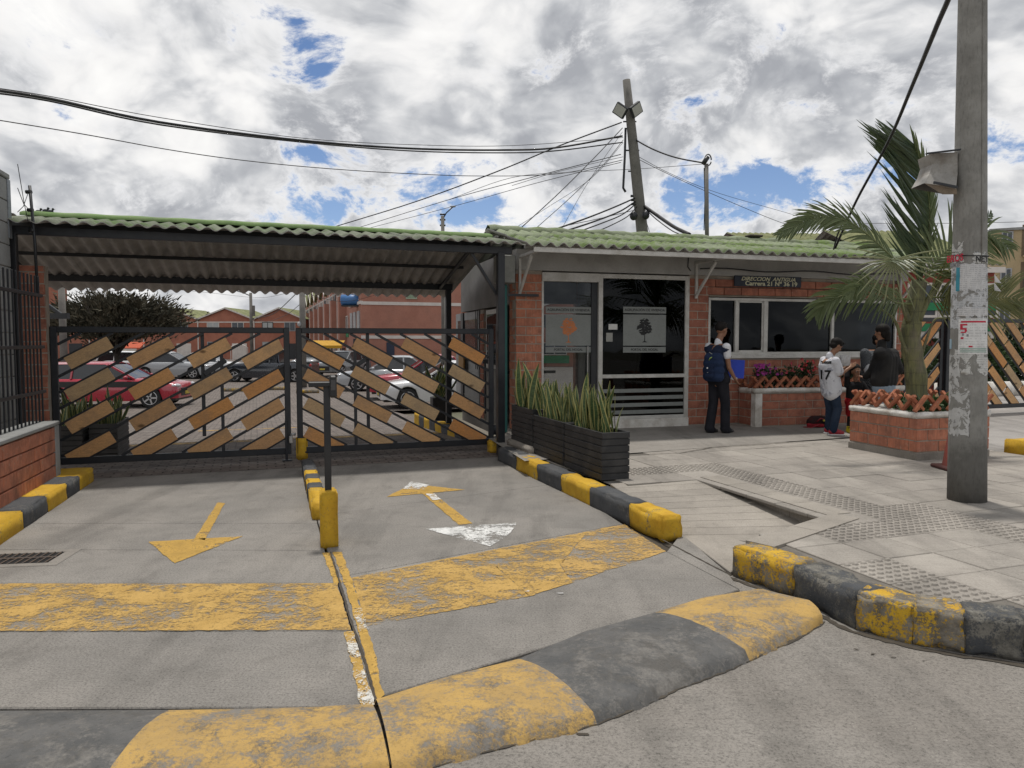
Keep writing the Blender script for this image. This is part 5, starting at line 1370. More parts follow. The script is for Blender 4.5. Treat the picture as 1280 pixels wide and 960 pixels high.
MT['polec'] = concrete_pole_mat()
np_ = thing('concrete_pole', 'big round concrete utility pole covered in torn posters, standing on the pavement', 'utility pole', (pb_.x, pb_.y, .18))
m_ = MB(); zs_ = [0, .3, 1, 2, 3, 4, 5, 6.5]; m_.tube([(-.024 * z, 0, z - .02) for z in zs_], [pole_r(z + .18) for z in zs_], 40); m_.build('shaft', MT['polec'], np_)
def patch(z0, z1, a0, a1, mat, lay_=1, seed=0, torn=.0, name='poster', par=None):
    """paper wrapped on the shaft; angles in degrees from straight towards the street"""
    rr = random.Random(seed); n, mrow = 18, 10; rows = []
    for j in range(mrow + 1):
        z = z0 + (z1 - z0) * j / mrow; r_ = pole_r(z + .18) + .0012 * lay_ + .0006; row = []
        for i in range(n + 1):
            a = a0 + (a1 - a0) * i / n; e = torn * (rr.random() - .2)
            if i == 0: a += e * 30
            if i == n: a -= e * 30
            zz_ = z + (torn * rr.random() * .10 * (1 if j == 0 else -1) if j in (0, mrow) else 0)
            aa = rad(a - 90 - 32); row.append((-.024 * z + math.cos(aa) * r_, math.sin(aa) * r_, zz_))
        rows.append(row)
    m_ = MB(); m_.grid(rows, True); return m_.build(name, mat, par or np_, fix=False)
def pzz(py): return 1.6 + (427 - py) * PY / F - .18
def paper(name, c, lines=0.0, ink=(.12, .12, .12), scale=60, tear=None):
    m, t, b = material(name); p = t.pos(); col = t.mix(t.sm(t.noise(p, 12, 5, .7), .4, .7), c, mulc(c, .78))
    if lines:
        s3 = t.new('ShaderNodeSeparateXYZ'); t.L.new(p, s3.inputs[0]); ln = t.sm(t.m('SINE', t.m('MULTIPLY', s3.outputs[2], 6.283 * scale)), .1, .4)
        wd = t.sm(t.noise(t.mapping(p, scale=(1, 1, .2)), 85, 2, .6), .46, .52); col = t.mix(t.m('MULTIPLY', t.m('MULTIPLY', ln, wd), lines), col, ink)
    setb(t, b, col, .85, None, t.bump(t.noise(p, 22, 5, .7), .3, .006), .3)
    if tear:
        k = t.sm(t.noise(t.vm('ADD', p, (tear, 0, 0)), 9, 7, .66, .6), .46, .48); tr = t.new('ShaderNodeBsdfTransparent'); mx = t.new('ShaderNodeMixShader'); t.put(mx.inputs[0], k); t.L.new(tr.outputs[0], mx.inputs[1]); t.L.new(b.outputs[0], mx.inputs[2]); t.L.new(mx.outputs[0], t.N['Material Output'].inputs[0])
    return m
W1 = paper('torn_white_paper', (.55, .56, .57), .55, (.2, .22, .24), 70, 1.3); W2 = paper('white_paper', (.60, .60, .60), .5, (.25, .25, .27), 60); W3 = paper('torn_scraps', (.58, .58, .56), .3, (.1, .1, .1), 50, 4.4); W4 = paper('torn_scraps_low', (.50, .50, .49), 0, tear=9.1)
patch(pzz(412), pzz(333), -92, 92, W1, 1, 1, .25); patch(pzz(366), pzz(332), -46, 62, W2, 2, 2, .2); patch(pzz(336), pzz(305), -90, -18, W3, 1, 3, .3); patch(pzz(334), pzz(318), 10, 88, W3, 1, 4, .3); patch(pzz(398), pzz(384), -40, 78, W2, 2, 5, .3)
patch(pzz(470), pzz(436), -50, 88, W3, 1, 6, .4); patch(pzz(500), pzz(440), -88, -25, W4, 1, 7, .4); patch(pzz(545), pzz(480), -80, 10, W4, 1, 8, .4); patch(pzz(436), pzz(424), -90, -62, plain('pale_blue_sticker', (.3, .42, .5), .7), 2, 9)
patch(pzz(366), pzz(336), -46, -30, plain('teal_strip', (.04, .25, .33), .6), 3, 21, .1)
ps = patch(pzz(442), pzz(399), -32, 72, paper('printed_notice', (.72, .72, .71), .35, (.3, .3, .3), 42), 3, 10)
RD = plain('red_ink', (.50, .02, .05), .7); GY = plain('green_ink', (.25, .38, .32), .8); GI = plain('grey_ink', (.25, .25, .26), .8)
def ink(py0, py1, a0, a1, mat, k=4): patch(pzz(py1), pzz(py0), a0, a1, mat, k, 1, 0, 'print', np_)
ink(402, 404, -24, 60, RD); ink(405.5, 407.5, -26, -4, RD); ink(407.5, 410.5, -26, -18, RD); ink(410.5, 412.5, -26, -6, RD); ink(412.5, 415, -12, -5, RD); ink(415, 416.5, -24, -8, RD); ink(418, 421, -6, 0, GI); ink(417, 420, -20, -14, GI); ink(421.5, 424, -24, -15, RD); ink(432, 434, 0, 12, RD); ink(416, 418, 56, 60, DK)
for y_ in (435, 437, 439): ink(y_, y_ + 1, -26, 64, GY)
def pole_text(s_, py, adeg, size, mat, k=3):
    z = pzz(py); r_ = pole_r(z + .18) + .006; aa = rad(adeg - 90 - 32); return text(s_, size, mat, np_, (-.024 * z + math.cos(aa) * r_, math.sin(aa) * r_, z), (math.pi / 2, 0, aa + math.pi / 2), bold=.002)
pole_text('BROS', 325.5, -52, .085, RD); pole_text('BROS', 333.5, -52, .05, GI); pole_text('NET', 328, 42, .07, DK)
m_ = MB(); zb_ = pzz(321); m_.tube([((pole_r(zb_ + .18) + .004) * math.cos(a_ / 24 * 6.283) + -.024 * zb_, (pole_r(zb_ + .18) + .004) * math.sin(a_ / 24 * 6.283), zb_ + .02 * math.sin(a_ / 24 * 6.283)) for a_ in range(25)], .004, 5); m_.build('strap', MT['blackgloss'], np_)
m_ = MB(); m_.tube([(-.024 * z + .02, -pole_r(z + .18) - .001, z) for z in (2.1, 3, 4.2, 5.2)], .005, 5); m_.build('conduit_seam', MT['polec'], np_)
for z_, sc_ in ((pzz(362), 1.0), (pzz(352), .8)):
    m_ = MB(); r0 = pole_r(z_); m_.add([(r0 * .85, -r0 * .6, z_ + .05), (r0 + .02, -r0 * .4, z_ + .02), (r0 + .055, -r0 * .5, z_ - .03), (r0 * .9, -r0 * .6, z_ - .02)], [(0, 1, 2, 3)]); m_.build('loose_paper', W2, np_, fix=False)
# bent sheet box on the pole
bx = thing('sheet_metal_box', 'bent weathered grey sheet metal box hung on the left of the near pole', 'metal box', AT(1196, 215, 6.62))
def bw_(px, py, dy): return AT(px, py, 6.62 + dy) - bx.location
zc = gritty('weathered_sheet', (.36, .345, .32), (.27, .26, .24), 6, 50, .7, stain=(.14, .11, .08), stain_amt=.5, grime_scale=5)
m_ = MB(); f_ = [bw_(1163, 192, -.12), bw_(1166, 205, -.10), bw_(1162, 217, -.12), bw_(1155, 229, -.2), bw_(1195, 236, -.2), bw_(1197, 217, -.13), bw_(1197, 204, -.11), bw_(1197, 190, -.12)]
bk_ = [p + Vector((.01, .22, 0)) for p in f_]; n = len(f_)
m_.add(f_ + bk_, [(0, 1, 6, 7), (1, 2, 5, 6), (2, 3, 4, 5), (n, n + 7, n + 6, n + 1), (n + 1, n + 6, n + 5, n + 2), (n + 2, n + 5, n + 4, n + 3), (0, n, n + 1, 1), (1, n + 1, n + 2, 2), (2, n + 2, n + 3, 3), (0, 7, n + 7, n)])
m_.build('housing', zc, bx)
m_ = MB(); m_.add([bw_(1155, 229, -.2), bw_(1166, 228.5, .02), bw_(1196, 231, .02), bw_(1196, 243, -.18), bw_(1178, 243, -.18)], [(0, 1, 2, 3, 4)]); m_.add([bw_(1155, 229, -.2), bw_(1178, 243, -.18), bw_(1196, 243, -.18), bw_(1196, 234, -.2)], [(0, 1, 2, 3)]); m_.build('base_flap', gritty('rusty_flap', (.17, .14, .11), (.25, .2, .15), 9, 60, .8), bx, fix=False)
m_ = MB(); m_.bar(bw_(1158, 192, -.16), bw_(1200, 187, -.14), .03, .012); m_.build('rim', MT['black'], bx); m_ = MB(); m_.bar(bw_(1167, 228, -.24), bw_(1197, 234, -.22), .012, .02); m_.build('rim', MT['black'], bx)
# cone behind it
cn_ = thing('traffic_cone', 'faded red traffic cone half hidden behind the near pole', 'traffic cone', (4.93, 8.15, .18))
cm_ = gritty('faded_red_rubber', (.22, .045, .03), (.16, .05, .04), 6, 50, .7)
m_ = MB(); m_.tube([(0, 0, .03), (0, 0, .04), (0, 0, .62), (0, 0, .63)], [.12, .115, .035, .02], 18); m_.build('body', cm_, cn_); m_ = MB(); m_.box(-.17, .17, -.17, .17, 0, .04, .012); m_.build('base', gritty('faded_dark_base', (.10, .04, .035), None, 6, 50, .8), cn_)
# ------------------------------------------------------------------ people
def capsule(m_, p, q, r0, r1, n=12, flat=None):
    p, q = Vector(p), Vector(q); d_ = q - p; L_ = d_.length
    if L_ < 1e-6: m_.ell(p, (r0, r0, r0), n, 8); return
    pts, rs = [], []
    for i in range(5):
        a = math.pi / 2 * (i / 4); pts.append(p - d_.normalized() * r0 * math.cos(a)); rs.append(max(.0008, r0 * math.sin(a)))
    for i in range(1, 5):
        a = math.pi / 2 * (1 - i / 4); pts.append(q + d_.normalized() * r1 * math.cos(a)) if i else None; rs.append(max(.0008, r1 * math.sin(a))) if i else None
    pts.insert(5, q); rs.insert(5, r1)
    m_.tube(pts, rs, n)
def fuse(name, build, vox, mat, parent, smooth=4, label=None):
    """one continuous skin grown round the given forms"""
    m_ = MB(); build(m_); me = m_.mesh(name, mat); o = bpy.data.objects.new('tmp', me); COL.objects.link(o)
    md = o.modifiers.new('r', 'REMESH'); md.mode = 'VOXEL'; md.voxel_size = vox; md.use_smooth_shade = True
    if smooth: sm_ = o.modifiers.new('s', 'SMOOTH'); sm_.iterations = smooth; sm_.factor = .5
    dg_ = bpy.context.evaluated_depsgraph_get(); nm = bpy.data.meshes.new_from_object(o.evaluated_get(dg_)); bpy.data.objects.remove(o)
    nm.materials.clear(); nm.materials.append(mat); nm.name = name
    ob = link(name, nm, parent)
    if label: ob['label'] = label
    return ob
def skin_mat(name, c):
    m, t, b = material(name); n = t.noise(t.pos(), 20, 4, .6); setb(t, b, t.mix(n, c, mulc(c, .75)), .5, None, None, .4); b.inputs['Subsurface Weight'].default_value = .05; return m
SKIN = skin_mat('skin', (.30, .15, .09)); HAIR = gritty('black_hair', (.009, .008, .007), (.016, .013, .012), 30, 120, .72, bump=.4, spec=.2)
def cloth(name, c, c2=None, sc=6): return gritty(name, c, c2, sc, 120, .88, bump=.25, bdist=.004, spec=.25)
def hand(m_, w_, fwd, out, s_=1.0, curl=.5):
    """palm, four bent fingers of unequal length and a thumb from the side of the palm"""
    w_, fwd, out = Vector(w_), Vector(fwd).normalized(), Vector(out).normalized(); nr = fwd.cross(out).normalized()
    pc = w_ + fwd * .045 * s_
    for k in (-1, 0, 1): capsule(m_, w_ + out * .018 * k * s_, w_ + fwd * .085 * s_ + out * .024 * k * s_, .016 * s_, .015 * s_, 8)
    for k, L_ in enumerate((.066, .078, .072, .055)):
        b_ = w_ + fwd * .090 * s_ + out * (.030 - .020 * k) * s_; d1 = (fwd + nr * curl * .5).normalized(); d2 = (fwd + nr * curl * 1.6).normalized()
        m1 = b_ + d1 * L_ * .5 * s_; m2 = m1 + d2 * L_ * .5 * s_; capsule(m_, b_, m1, .0095 * s_, .0085 * s_, 6); capsule(m_, m1, m2, .0085 * s_, .007 * s_, 6)
    b_ = w_ + fwd * .03 * s_ + out * .032 * s_; m1 = b_ + (fwd * .7 + out * .8).normalized() * .035 * s_; m2 = m1 + (fwd + nr * curl * .6).normalized() * .03 * s_
    capsule(m_, b_, m1, .012 * s_, .010 * s_, 6); capsule(m_, m1, m2, .010 * s_, .0085 * s_, 6)
def head(m_, c, f, s_=1.0, r_=.076):
    """skull, jaw, nose, ears, brow, lips; f = where the face looks"""
    c, f = Vector(c), Vector(f).normalized(); sd = f.cross(Vector((0, 0, 1))).normalized(); up = sd.cross(f)
    R3 = Matrix((sd, f, up)).transposed().to_4x4(); R3.translation = c
    m_.ell((0, -.010 * s_, .018 * s_), (.074 * s_, .090 * s_, .095 * s_), 18, 12, R3); m_.ell((0, .022 * s_, -.045 * s_), (.054 * s_, .060 * s_, .066 * s_), 14, 10, R3)
    m_.ell((0, .048 * s_, -.088 * s_), (.024 * s_, .024 * s_, .022 * s_), 10, 8, R3)
    m_.ell((0, .092 * s_, -.022 * s_), (.013 * s_, .018 * s_, .020 * s_), 8, 6, R3); m_.ell((0, .082 * s_, .0), (.010 * s_, .012 * s_, .026 * s_), 8, 6, R3)
    m_.ell((0, .075 * s_, -.062 * s_), (.024 * s_, .013 * s_, .008 * s_), 8, 6, R3); m_.ell((0, .072 * s_, .022 * s_), (.050 * s_, .018 * s_, .010 * s_), 8, 6, R3)
    for k in (-1, 1): m_.ell((.074 * s_ * k, -.012 * s_, -.008 * s_), (.010 * s_, .020 * s_, .030 * s_), 8, 6, R3)
    return R3
def face_bits(parent, R3, s_=1.0):
    m_ = MB()
    for k in (-1, 1): m_.ell((.030 * s_ * k, .076 * s_, .005 * s_), (.013 * s_, .010 * s_, .008 * s_), 10, 6, R3)
    m_.build('eyes', plain('eye_white', (.5, .48, .45), .3), parent)
    m_ = MB()
    for k in (-1, 1): m_.ell((.030 * s_ * k, .084 * s_, .005 * s_), (.006 * s_, .004 * s_, .006 * s_), 8, 5, R3); m_.ell((.030 * s_ * k, .083 * s_, .024 * s_), (.018 * s_, .006 * s_, .004 * s_), 8, 5, R3)
    m_.build('eyebrows', HAIR, parent)
    m_ = MB(); m_.ell((0, .086 * s_, -.062 * s_), (.020 * s_, .005 * s_, .006 * s_), 8, 5, R3); m_.build('lips', plain('lip', (.30, .09, .08), .5), parent)
def shoe(m_, a, f, L_=.26, w_=.046, h=.05):
    a, f = Vector(a), Vector(f).normalized(); s_ = f.cross(Vector((0, 0, 1)))
    capsule(m_, a - f * L_ * .22 + Vector((0, 0, .04)), a + f * L_ * .28 + Vector((0, 0, .034)), .042, .040, 12); capsule(m_, a + f * L_ * .25 + Vector((0, 0, .030)), a + f * L_ * .46 + Vector((0, 0, .026)), .042, .028, 12)
    capsule(m_, a - f * L_ * .18 + Vector((0, 0, .05)), a - f * L_ * .1 + Vector((0, 0, .10)), .042, .046, 12)

def loc3(cx, fy, Y):     # local metres from photo pixels at that distance
    k = Y / F
    return lambda px, py, y=0.0: Vector(((px - cx) * k, y, (fy - py) * k))

# --- young man with backpack and blue folder
Y1 = 11.46; O1 = G(896, 541, .184); man = thing('person', 'young man in navy vest and black trousers with backpack, holding a blue folder', 'person', O1)
L = loc3(896, 541, Y1); fw = Vector((.86, .5, 0)).normalized(); rt_ = Vector((fw.y, -fw.x, 0))
hd = L(901, 412.5, .03); nk = L(896, 424, .0); sh0 = L(895, 434, 0); hp = L(897, 478, 0)
shR, shL = sh0 + rt_ * .175 + Vector((0, 0, -.005)), sh0 - rt_ * .175
hpR, hpL = hp + rt_ * .085, hp - rt_ * .085
ftR, ftL = L(898, 541, 0) + rt_ * .07 + fw * .07, L(889, 541, 0) - rt_ * .02 - fw * .02
ftR.z = ftL.z = 0; knR = (hpR + ftR) / 2 + fw * .03; knL = (hpL + ftL) / 2 + fw * .03; knR.z = knL.z = .47
elR, wrR = L(906, 459, -.16), L(915, 473, -.10); elL = shL + fw * .10 + Vector((0, 0, -.25)); wrL = elL + fw * .20 + rt_ * .03 + Vector((0, 0, .12))
def bdy(m_):
    head(m_, hd, fw + Vector((0, 0, -.05))); capsule(m_, nk + Vector((0, 0, -.05)), hd + Vector((0, 0, -.05)), .052, .05)
    capsule(m_, shL, shR, .055, .055); capsule(m_, sh0 + Vector((0, 0, -.08)), hp, .12, .085)
    for a, b_, c in ((shR, elR, wrR), (shL, elL, wrL)): capsule(m_, a, b_, .046, .036); capsule(m_, b_, c, .036, .025)
    hand(m_, wrR, (wrR - elR), rt_ * -1 + fw * .3, .95, .9); hand(m_, wrL, fw, rt_, .95, .7)
    for a, b_, c in ((hpR, knR, ftR), (hpL, knL, ftL)): capsule(m_, a, b_, .072, .050); capsule(m_, b_, c + Vector((0, 0, .08)), .050, .034)
fuse('body', bdy, .0065, SKIN, man, 2)
BT = cloth('black_trousers', (.012, .013, .018), (.02, .02, .026))
def tr(m_):
    capsule(m_, hpR + Vector((0, 0, .05)), hpL + Vector((0, 0, .05)), .118, .118); capsule(m_, hpR + Vector((0, 0, .10)), hpL + Vector((0, 0, .12)), .10, .10)
    for a, b_, c in ((hpR, knR, ftR), (hpL, knL, ftL)): capsule(m_, a, b_, .098, .076); capsule(m_, b_, c + Vector((0, 0, .06)), .076, .074); capsule(m_, c + Vector((0, 0, .05)) + fw * .02, c + Vector((0, 0, .07)), .078, .078)
fuse('trousers', tr, .009, BT, man, 4)
def vs(m_):
    capsule(m_, shL - Vector((0, 0, .03)), shR - Vector((0, 0, .03)), .078, .078); capsule(m_, sh0 + Vector((0, 0, -.10)) + rt_ * .05, hp + Vector((0, 0, .10)) + rt_ * .04, .138, .118); capsule(m_, sh0 + Vector((0, 0, -.10)) - rt_ * .05, hp + Vector((0, 0, .10)) - rt_ * .04, .138, .118)
fuse('vest', vs, .010, cloth('navy_knit', (.012, .018, .040), (.018, .026, .055)), man, 5)
def sv(m_): capsule(m_, shR + rt_ * .01, shR.lerp(elR, .42), .070, .062); capsule(m_, shL, shL.lerp(elL, .42), .070, .062); capsule(m_, nk + Vector((0, 0, -.075)), nk + Vector((0, 0, -.035)), .062, .054)
fuse('shirt_sleeves', sv, .008, cloth('white_cotton', (.68, .69, .72), (.55, .56, .60)), man, 3)
def hr(m_):
    s_ = fw.cross(Vector((0, 0, 1))); R3 = Matrix((s_, fw, Vector((0, 0, 1)))).transposed().to_4x4(); R3.translation = hd
    m_.ell((0, -.022, .044), (.084, .096, .086), 16, 10, R3); m_.ell((0, -.052, .010), (.070, .046, .05), 12, 8, R3); m_.ell((0, .045, .088), (.06, .045, .03), 10, 8, R3)
fuse('hair', hr, .007, HAIR, man, 2)
for a in (ftR, ftL): fuse('shoe', lambda m_, a=a: shoe(m_, a + fw * .03, fw, .27), .007, plain('black_leather', (.012, .012, .012), .35), man, 2)
bp = thing('backpack', 'navy backpack with pale piping worn by the young man', 'backpack', O1 + L(889, 458, -.06))
NV = cloth('navy_nylon', (.014, .026, .065), (.02, .036, .085))
def bpk(m_):
    c = -fw * .035 + rt_ * .04; s_ = rt_
    for dz, w_ in ((.13, .085), (.05, .105), (-.06, .115), (-.15, .11)): capsule(m_, c + s_ * w_ + Vector((0, 0, dz)), c - s_ * w_ + Vector((0, 0, dz)), .085, .085)
fuse('bag_body', bpk, .010, NV, bp, 6)
fuse('front_pocket', lambda m_: [capsule(m_, -fw * .105 + rt_ * .08 + Vector((0, 0, dz)), -fw * .105 - rt_ * .02 + Vector((0, 0, dz)), .05, .05) for dz in (.0, -.07, -.13)], .009, cloth('navy_nylon_front', (.02, .035, .08), (.012, .02, .05)), bp, 5)
m_ = MB(); m_.tube([rt_ * .135 - fw * .10 + Vector((0, 0, -.16)), rt_ * .15 - fw * .09 + Vector((0, 0, .0)), rt_ * .12 - fw * .08 + Vector((0, 0, .16)), -fw * .09 + Vector((0, 0, .22))], .006, 6); m_.tube([rt_ * .15 - fw * .05 + Vector((0, 0, -.04)), rt_ * .03 - fw * .16 + Vector((0, 0, -.09))], .005, 6); m_.build('piping', plain('pale_piping', (.35, .36, .34), .6), bp)
m_ = MB(); m_.tube([-fw * .11 + rt_ * .02 + Vector((0, 0, .10)), -fw * .13 + rt_ * .06 + Vector((0, 0, .13)), -fw * .1 + rt_ * .09 + Vector((0, 0, .15))], .010, 6); m_.build('zip_pull', plain('lime_zip', (.30, .42, .10), .6), bp)
m_ = MB(); m_.ell(-fw * .155 + rt_ * .03 + Vector((0, 0, -.02)), (.014, .014, .014), 8, 6); m_.build('badge', plain('white_badge', (.7, .7, .7), .5), bp)
m_ = MB()
for sg in (1, -1): a = rt_ * .11 * sg; m_.tube([a + fw * .04 + Vector((0, 0, .16)), a + fw * .10 + Vector((0, 0, .24)), a + fw * .20 + Vector((0, 0, .18)), a + fw * .20 + Vector((0, 0, -.0)), a + fw * .05 + Vector((0, 0, -.15))], .016, 8, flat=.6)
m_.build('strap', NV, bp)
fo = thing('folder', 'bright blue folder tucked under the arm of the young man', 'folder', O1 + L(917, 461, -.02), 12)
m_ = MB(); m_.box(-.155, .155, -.008, .008, -.145, .14, .004, Matrix.Rotation(rad(3), 4, 'Y')); m_.build('cover', plain('blue_card', (.012, .045, .42), .5), fo); m_ = MB(); m_.box(-.03, .08, -.013, -.0095, -.175, -.12, .001, Matrix.Rotation(rad(18), 4, 'Y')); m_.build('papers', W2, fo)

# --- boy in a white football shirt
Y2 = 11.26; O2 = G(1040, 543, .184); boy = thing('person', 'boy in white football shirt numbered 17 and jeans, looking down at his hands', 'person', O2)
L = loc3(1040, 543, Y2); fw = Vector((.9, .2, 0)).normalized(); rt_ = Vector((fw.y, -fw.x, 0))
hd = L(1043, 432.5, 0); nk = L(1035, 443, 0); sh0 = L(1033, 451, 0); hp = L(1037, 487, 0)
shR, shL = sh0 + rt_ * .15 + fw * .02, sh0 - rt_ * .13 + fw * .02; hpR, hpL = hp + rt_ * .07, hp - rt_ * .07
ftR, ftL = L(1036, 543, 0) + rt_ * .10, L(1041, 541, .06) - rt_ * .06; ftR.z = ftL.z = 0; knR = (hpR + ftR) / 2 + fw * .07; knL = (hpL + ftL) / 2 + fw * .03; knR.z = knL.z = .40
elR, wrR = L(1042, 468, -.16), L(1055, 459, -.14); elL, wrL = L(1042, 466, .12), L(1056, 460, .04)
SK2 = skin_mat('skin_tan', (.34, .18, .11))
def bdy(m_):
    head(m_, hd, fw + Vector((0, 0, -.55)), .93); capsule(m_, nk + Vector((0, 0, -.04)), hd + Vector((-.01, 0, -.04)), .045, .045)
    capsule(m_, shL, shR, .048, .048); capsule(m_, sh0 + Vector((0, 0, -.06)), hp, .10, .09)
    for a, b_, c in ((shR, elR, wrR), (shL, elL, wrL)): capsule(m_, a, b_, .038, .030); capsule(m_, b_, c, .030, .021)
    hand(m_, wrR, fw + Vector((0, .3, .5)), rt_ * -.4 + Vector((0, 0, .8)), .82, .9); hand(m_, wrL, fw + Vector((0, -.3, .4)), rt_ * .3 + Vector((0, 0, .8)), .82, .9)
    for a, b_, c in ((hpR, knR, ftR), (hpL, knL, ftL)): capsule(m_, a, b_, .06, .042); capsule(m_, b_, c + Vector((0, 0, .07)), .042, .03)
fuse('body', bdy, .0065, SK2, boy, 2)
def js(m_):
    capsule(m_, shL - Vector((0, 0, .025)), shR - Vector((0, 0, .025)), .07, .07)
    for k in (-.045, .045): capsule(m_, sh0 + Vector((0, 0, -.09)) + rt_ * k, hp + Vector((.01, 0, .0)) + rt_ * k * 1.2, .115, .125)
    capsule(m_, hp + rt_ * .05 + Vector((-.01, 0, -.05)), hp - rt_ * .05 + Vector((.01, 0, -.03)), .12, .12)
    capsule(m_, shR, shR.lerp(elR, .75), .066, .072); capsule(m_, shL, shL.lerp(elL, .75), .066, .072); capsule(m_, nk + Vector((0, 0, -.05)), nk + Vector((0, 0, -.015)), .065, .055)
def jersey_mat():
    m, t, b = material('white_jersey'); n = t.noise(t.pos(), 9, 5, .6, .8); col = t.mix(t.sm(n, .52, .60), (.62, .63, .67), (.34, .35, .40)); setb(t, b, col, .8, None, t.bump(n, .6, .02), .3); return m
js_ = fuse('football_shirt', js, .008, jersey_mat(), boy, 5)
def jn(m_):
    capsule(m_, hpR + Vector((0, 0, .02)), hpL + Vector((0, 0, .02)), .10, .10)
    for a, b_, c in ((hpR, knR, ftR), (hpL, knL, ftL)): capsule(m_, a, b_, .086, .066); capsule(m_, b_, c + Vector((0, 0, .08)), .066, .058)
fuse('jeans', jn, .008, cloth('dark_denim', (.015, .028, .055), (.03, .045, .075), 9), boy, 4)
def hair2(m_, c, f, s_=1.0, back=.0, fringe=True):
    f = Vector(f).normalized(); sd = f.cross(Vector((0, 0, 1))).normalized(); up = sd.cross(f); R3 = Matrix((sd, f, up)).transposed().to_4x4(); R3.translation = c
    m_.ell((0, -.018 * s_, .045 * s_), (.088 * s_, .100 * s_, .085 * s_), 16, 10, R3); m_.ell((0, -.055 * s_, -.01 * s_), (.076 * s_, .054 * s_, (.062 + back) * s_), 12, 8, R3)
    if fringe: m_.ell((0, .055 * s_, .075 * s_), (.07 * s_, .04 * s_, .035 * s_), 10, 8, R3)
fuse('hair', lambda m_: hair2(m_, hd, fw + Vector((0, 0, -.5)), .95), .007, HAIR, boy, 2)
RS = plain('red_trainer', (.35, .02, .035), .5)
for a in (ftR, ftL):
    fuse('shoe', lambda m_, a=a: shoe(m_, a + fw * .03 + Vector((0, 0, .012)), fw + Vector((0, -.25, 0)), .25), .007, RS, boy, 2)
    m_ = MB(); f2 = (fw + Vector((0, -.25, 0))).normalized(); capsule(m_, a + fw * .03 - f2 * .06 + Vector((0, 0, .010)), a + fw * .03 + f2 * .11 + Vector((0, 0, .010)), .044, .036); 
    m_.v = [(x, y, max(0.0, min(z, .018))) for x, y, z in m_.v]; m_.build('sole', plain('white_sole', (.7, .7, .7), .5), boy)
tx = L(1031, 466, -.0); n_ = (rt_ * .75 - fw * .62).normalized()
def on_back(s_, px, py, size):
    base = L(px, py, 0); me_ = text(s_, size, DK, boy, tuple(base - Vector((.56, .83, 0)) * .5), (math.pi / 2, 0, rad(-34)), bold=.004)
    # lay the print on the cloth
    b = bmesh.new(); b.from_mesh(me_.data); bmesh.ops.triangulate(b, faces=b.faces)
    for _ in range(4): bmesh.ops.subdivide_edges(b, edges=[e for e in b.edges if e.calc_length() > .018], cuts=1); bmesh.ops.triangulate(b, faces=b.faces)
    b.to_mesh(me_.data); b.free()
    dg_ = bpy.context.evaluated_depsgraph_get(); dg_.update(); M = me_.matrix_basis.copy(); d_ = M.to_3x3() @ Vector((0, 0, -1)); vs_ = []
    for v in me_.data.vertices:
        p = M @ v.co; hit, q, nn, _ = js_.ray_cast(p, d_); vs_.append(q - d_ * .006 if hit else p + d_ * .42)
    me_.matrix_basis = Matrix.Identity(4)
    for v, q in zip(me_.data.vertices, vs_): v.co = q
on_back('17', 1030, 469, .20); on_back('TORRES', 1031, 453, .05)
pr = thing('paper_bundle', 'crumpled grey white paper in the hands of the boy', 'papers', O2 + L(1053, 453, -.02))
m_ = MB(); rr = random.Random(4)
for k in range(4): m_.grid([[(-.07 + .035 * i + rr.gauss(0, .004), -.03 + k * .018 + rr.gauss(0, .008), -.05 + .04 * j + rr.gauss(0, .006)) for i in range(5)] for j in range(5)], False)
m_.build('paper_sheet', W2, pr, fix=False)

# --- small child in a dark top, red shorts and yellow shoes
Y3 = 11.3; O3 = G(1066, 541, .184); kid = thing('person', 'small child in black top and leggings, red shorts and yellow shoes facing the street', 'person', O3)
L = loc3(1066, 541, Y3); fw = Vector((.12, -1, 0)).normalized(); rt_ = Vector((-1, -.12, 0)).normalized()
hd = L(1068, 463.5, 0); nk = L(1068, 472, 0); sh0 = L(1067, 479, 0); hp = L(1067, 501, 0)
shR, shL = sh0 - Vector((.115, 0, 0)), sh0 + Vector((.115, 0, 0)); hpR, hpL = hp - Vector((.05, 0, 0)), hp + Vector((.05, 0, 0)); ftR, ftL = L(1061, 541, -.02), L(1074, 541, .03); ftR.z = ftL.z = 0
knR, knL = L(1062, 520, -.02), L(1073, 520, 0); elR, wrR = L(1055, 470, -.05), L(1057, 459, .0); elL, wrL = L(1081, 488, -.06), L(1083, 498, -.10)
def bdy(m_):
    global RK; RK = head(m_, hd, fw + Vector((0, 0, -.1)), .86); capsule(m_, nk + Vector((0, 0, -.03)), hd + Vector((0, 0, -.03)), .036, .036); capsule(m_, shL, shR, .038, .038); capsule(m_, sh0 + Vector((0, 0, -.05)), hp, .082, .08)
    for a, b_, c in ((shR, elR, wrR), (shL, elL, wrL)): capsule(m_, a, b_, .030, .025); capsule(m_, b_, c, .025, .018)
    hand(m_, wrR, Vector((0, 0, 1)), (1, 0, 0), .62, .6); hand(m_, wrL, Vector((0, -.2, -1)), (-1, 0, 0), .62, .6)
    for a, b_, c in ((hpR, knR, ftR), (hpL, knL, ftL)): capsule(m_, a, b_, .05, .036); capsule(m_, b_, c + Vector((0, 0, .06)), .036, .026)
fuse('body', bdy, .0055, SK2, kid, 2); face_bits(kid, RK, .86)
BKC = cloth('black_jersey', (.012, .012, .014), (.022, .021, .022))
def tp(m_):
    for k in (-.035, .035): capsule(m_, sh0 + Vector((k, 0, -.05)), hp + Vector((k, 0, .03)), .092, .096)
    capsule(m_, shL - Vector((0, 0, .02)), shR - Vector((0, 0, .02)), .052, .052)
    for a, b_, c in ((shR, elR, wrR), (shL, elL, wrL)): capsule(m_, a, b_, .046, .040); capsule(m_, b_, b_.lerp(c, .85), .040, .034)
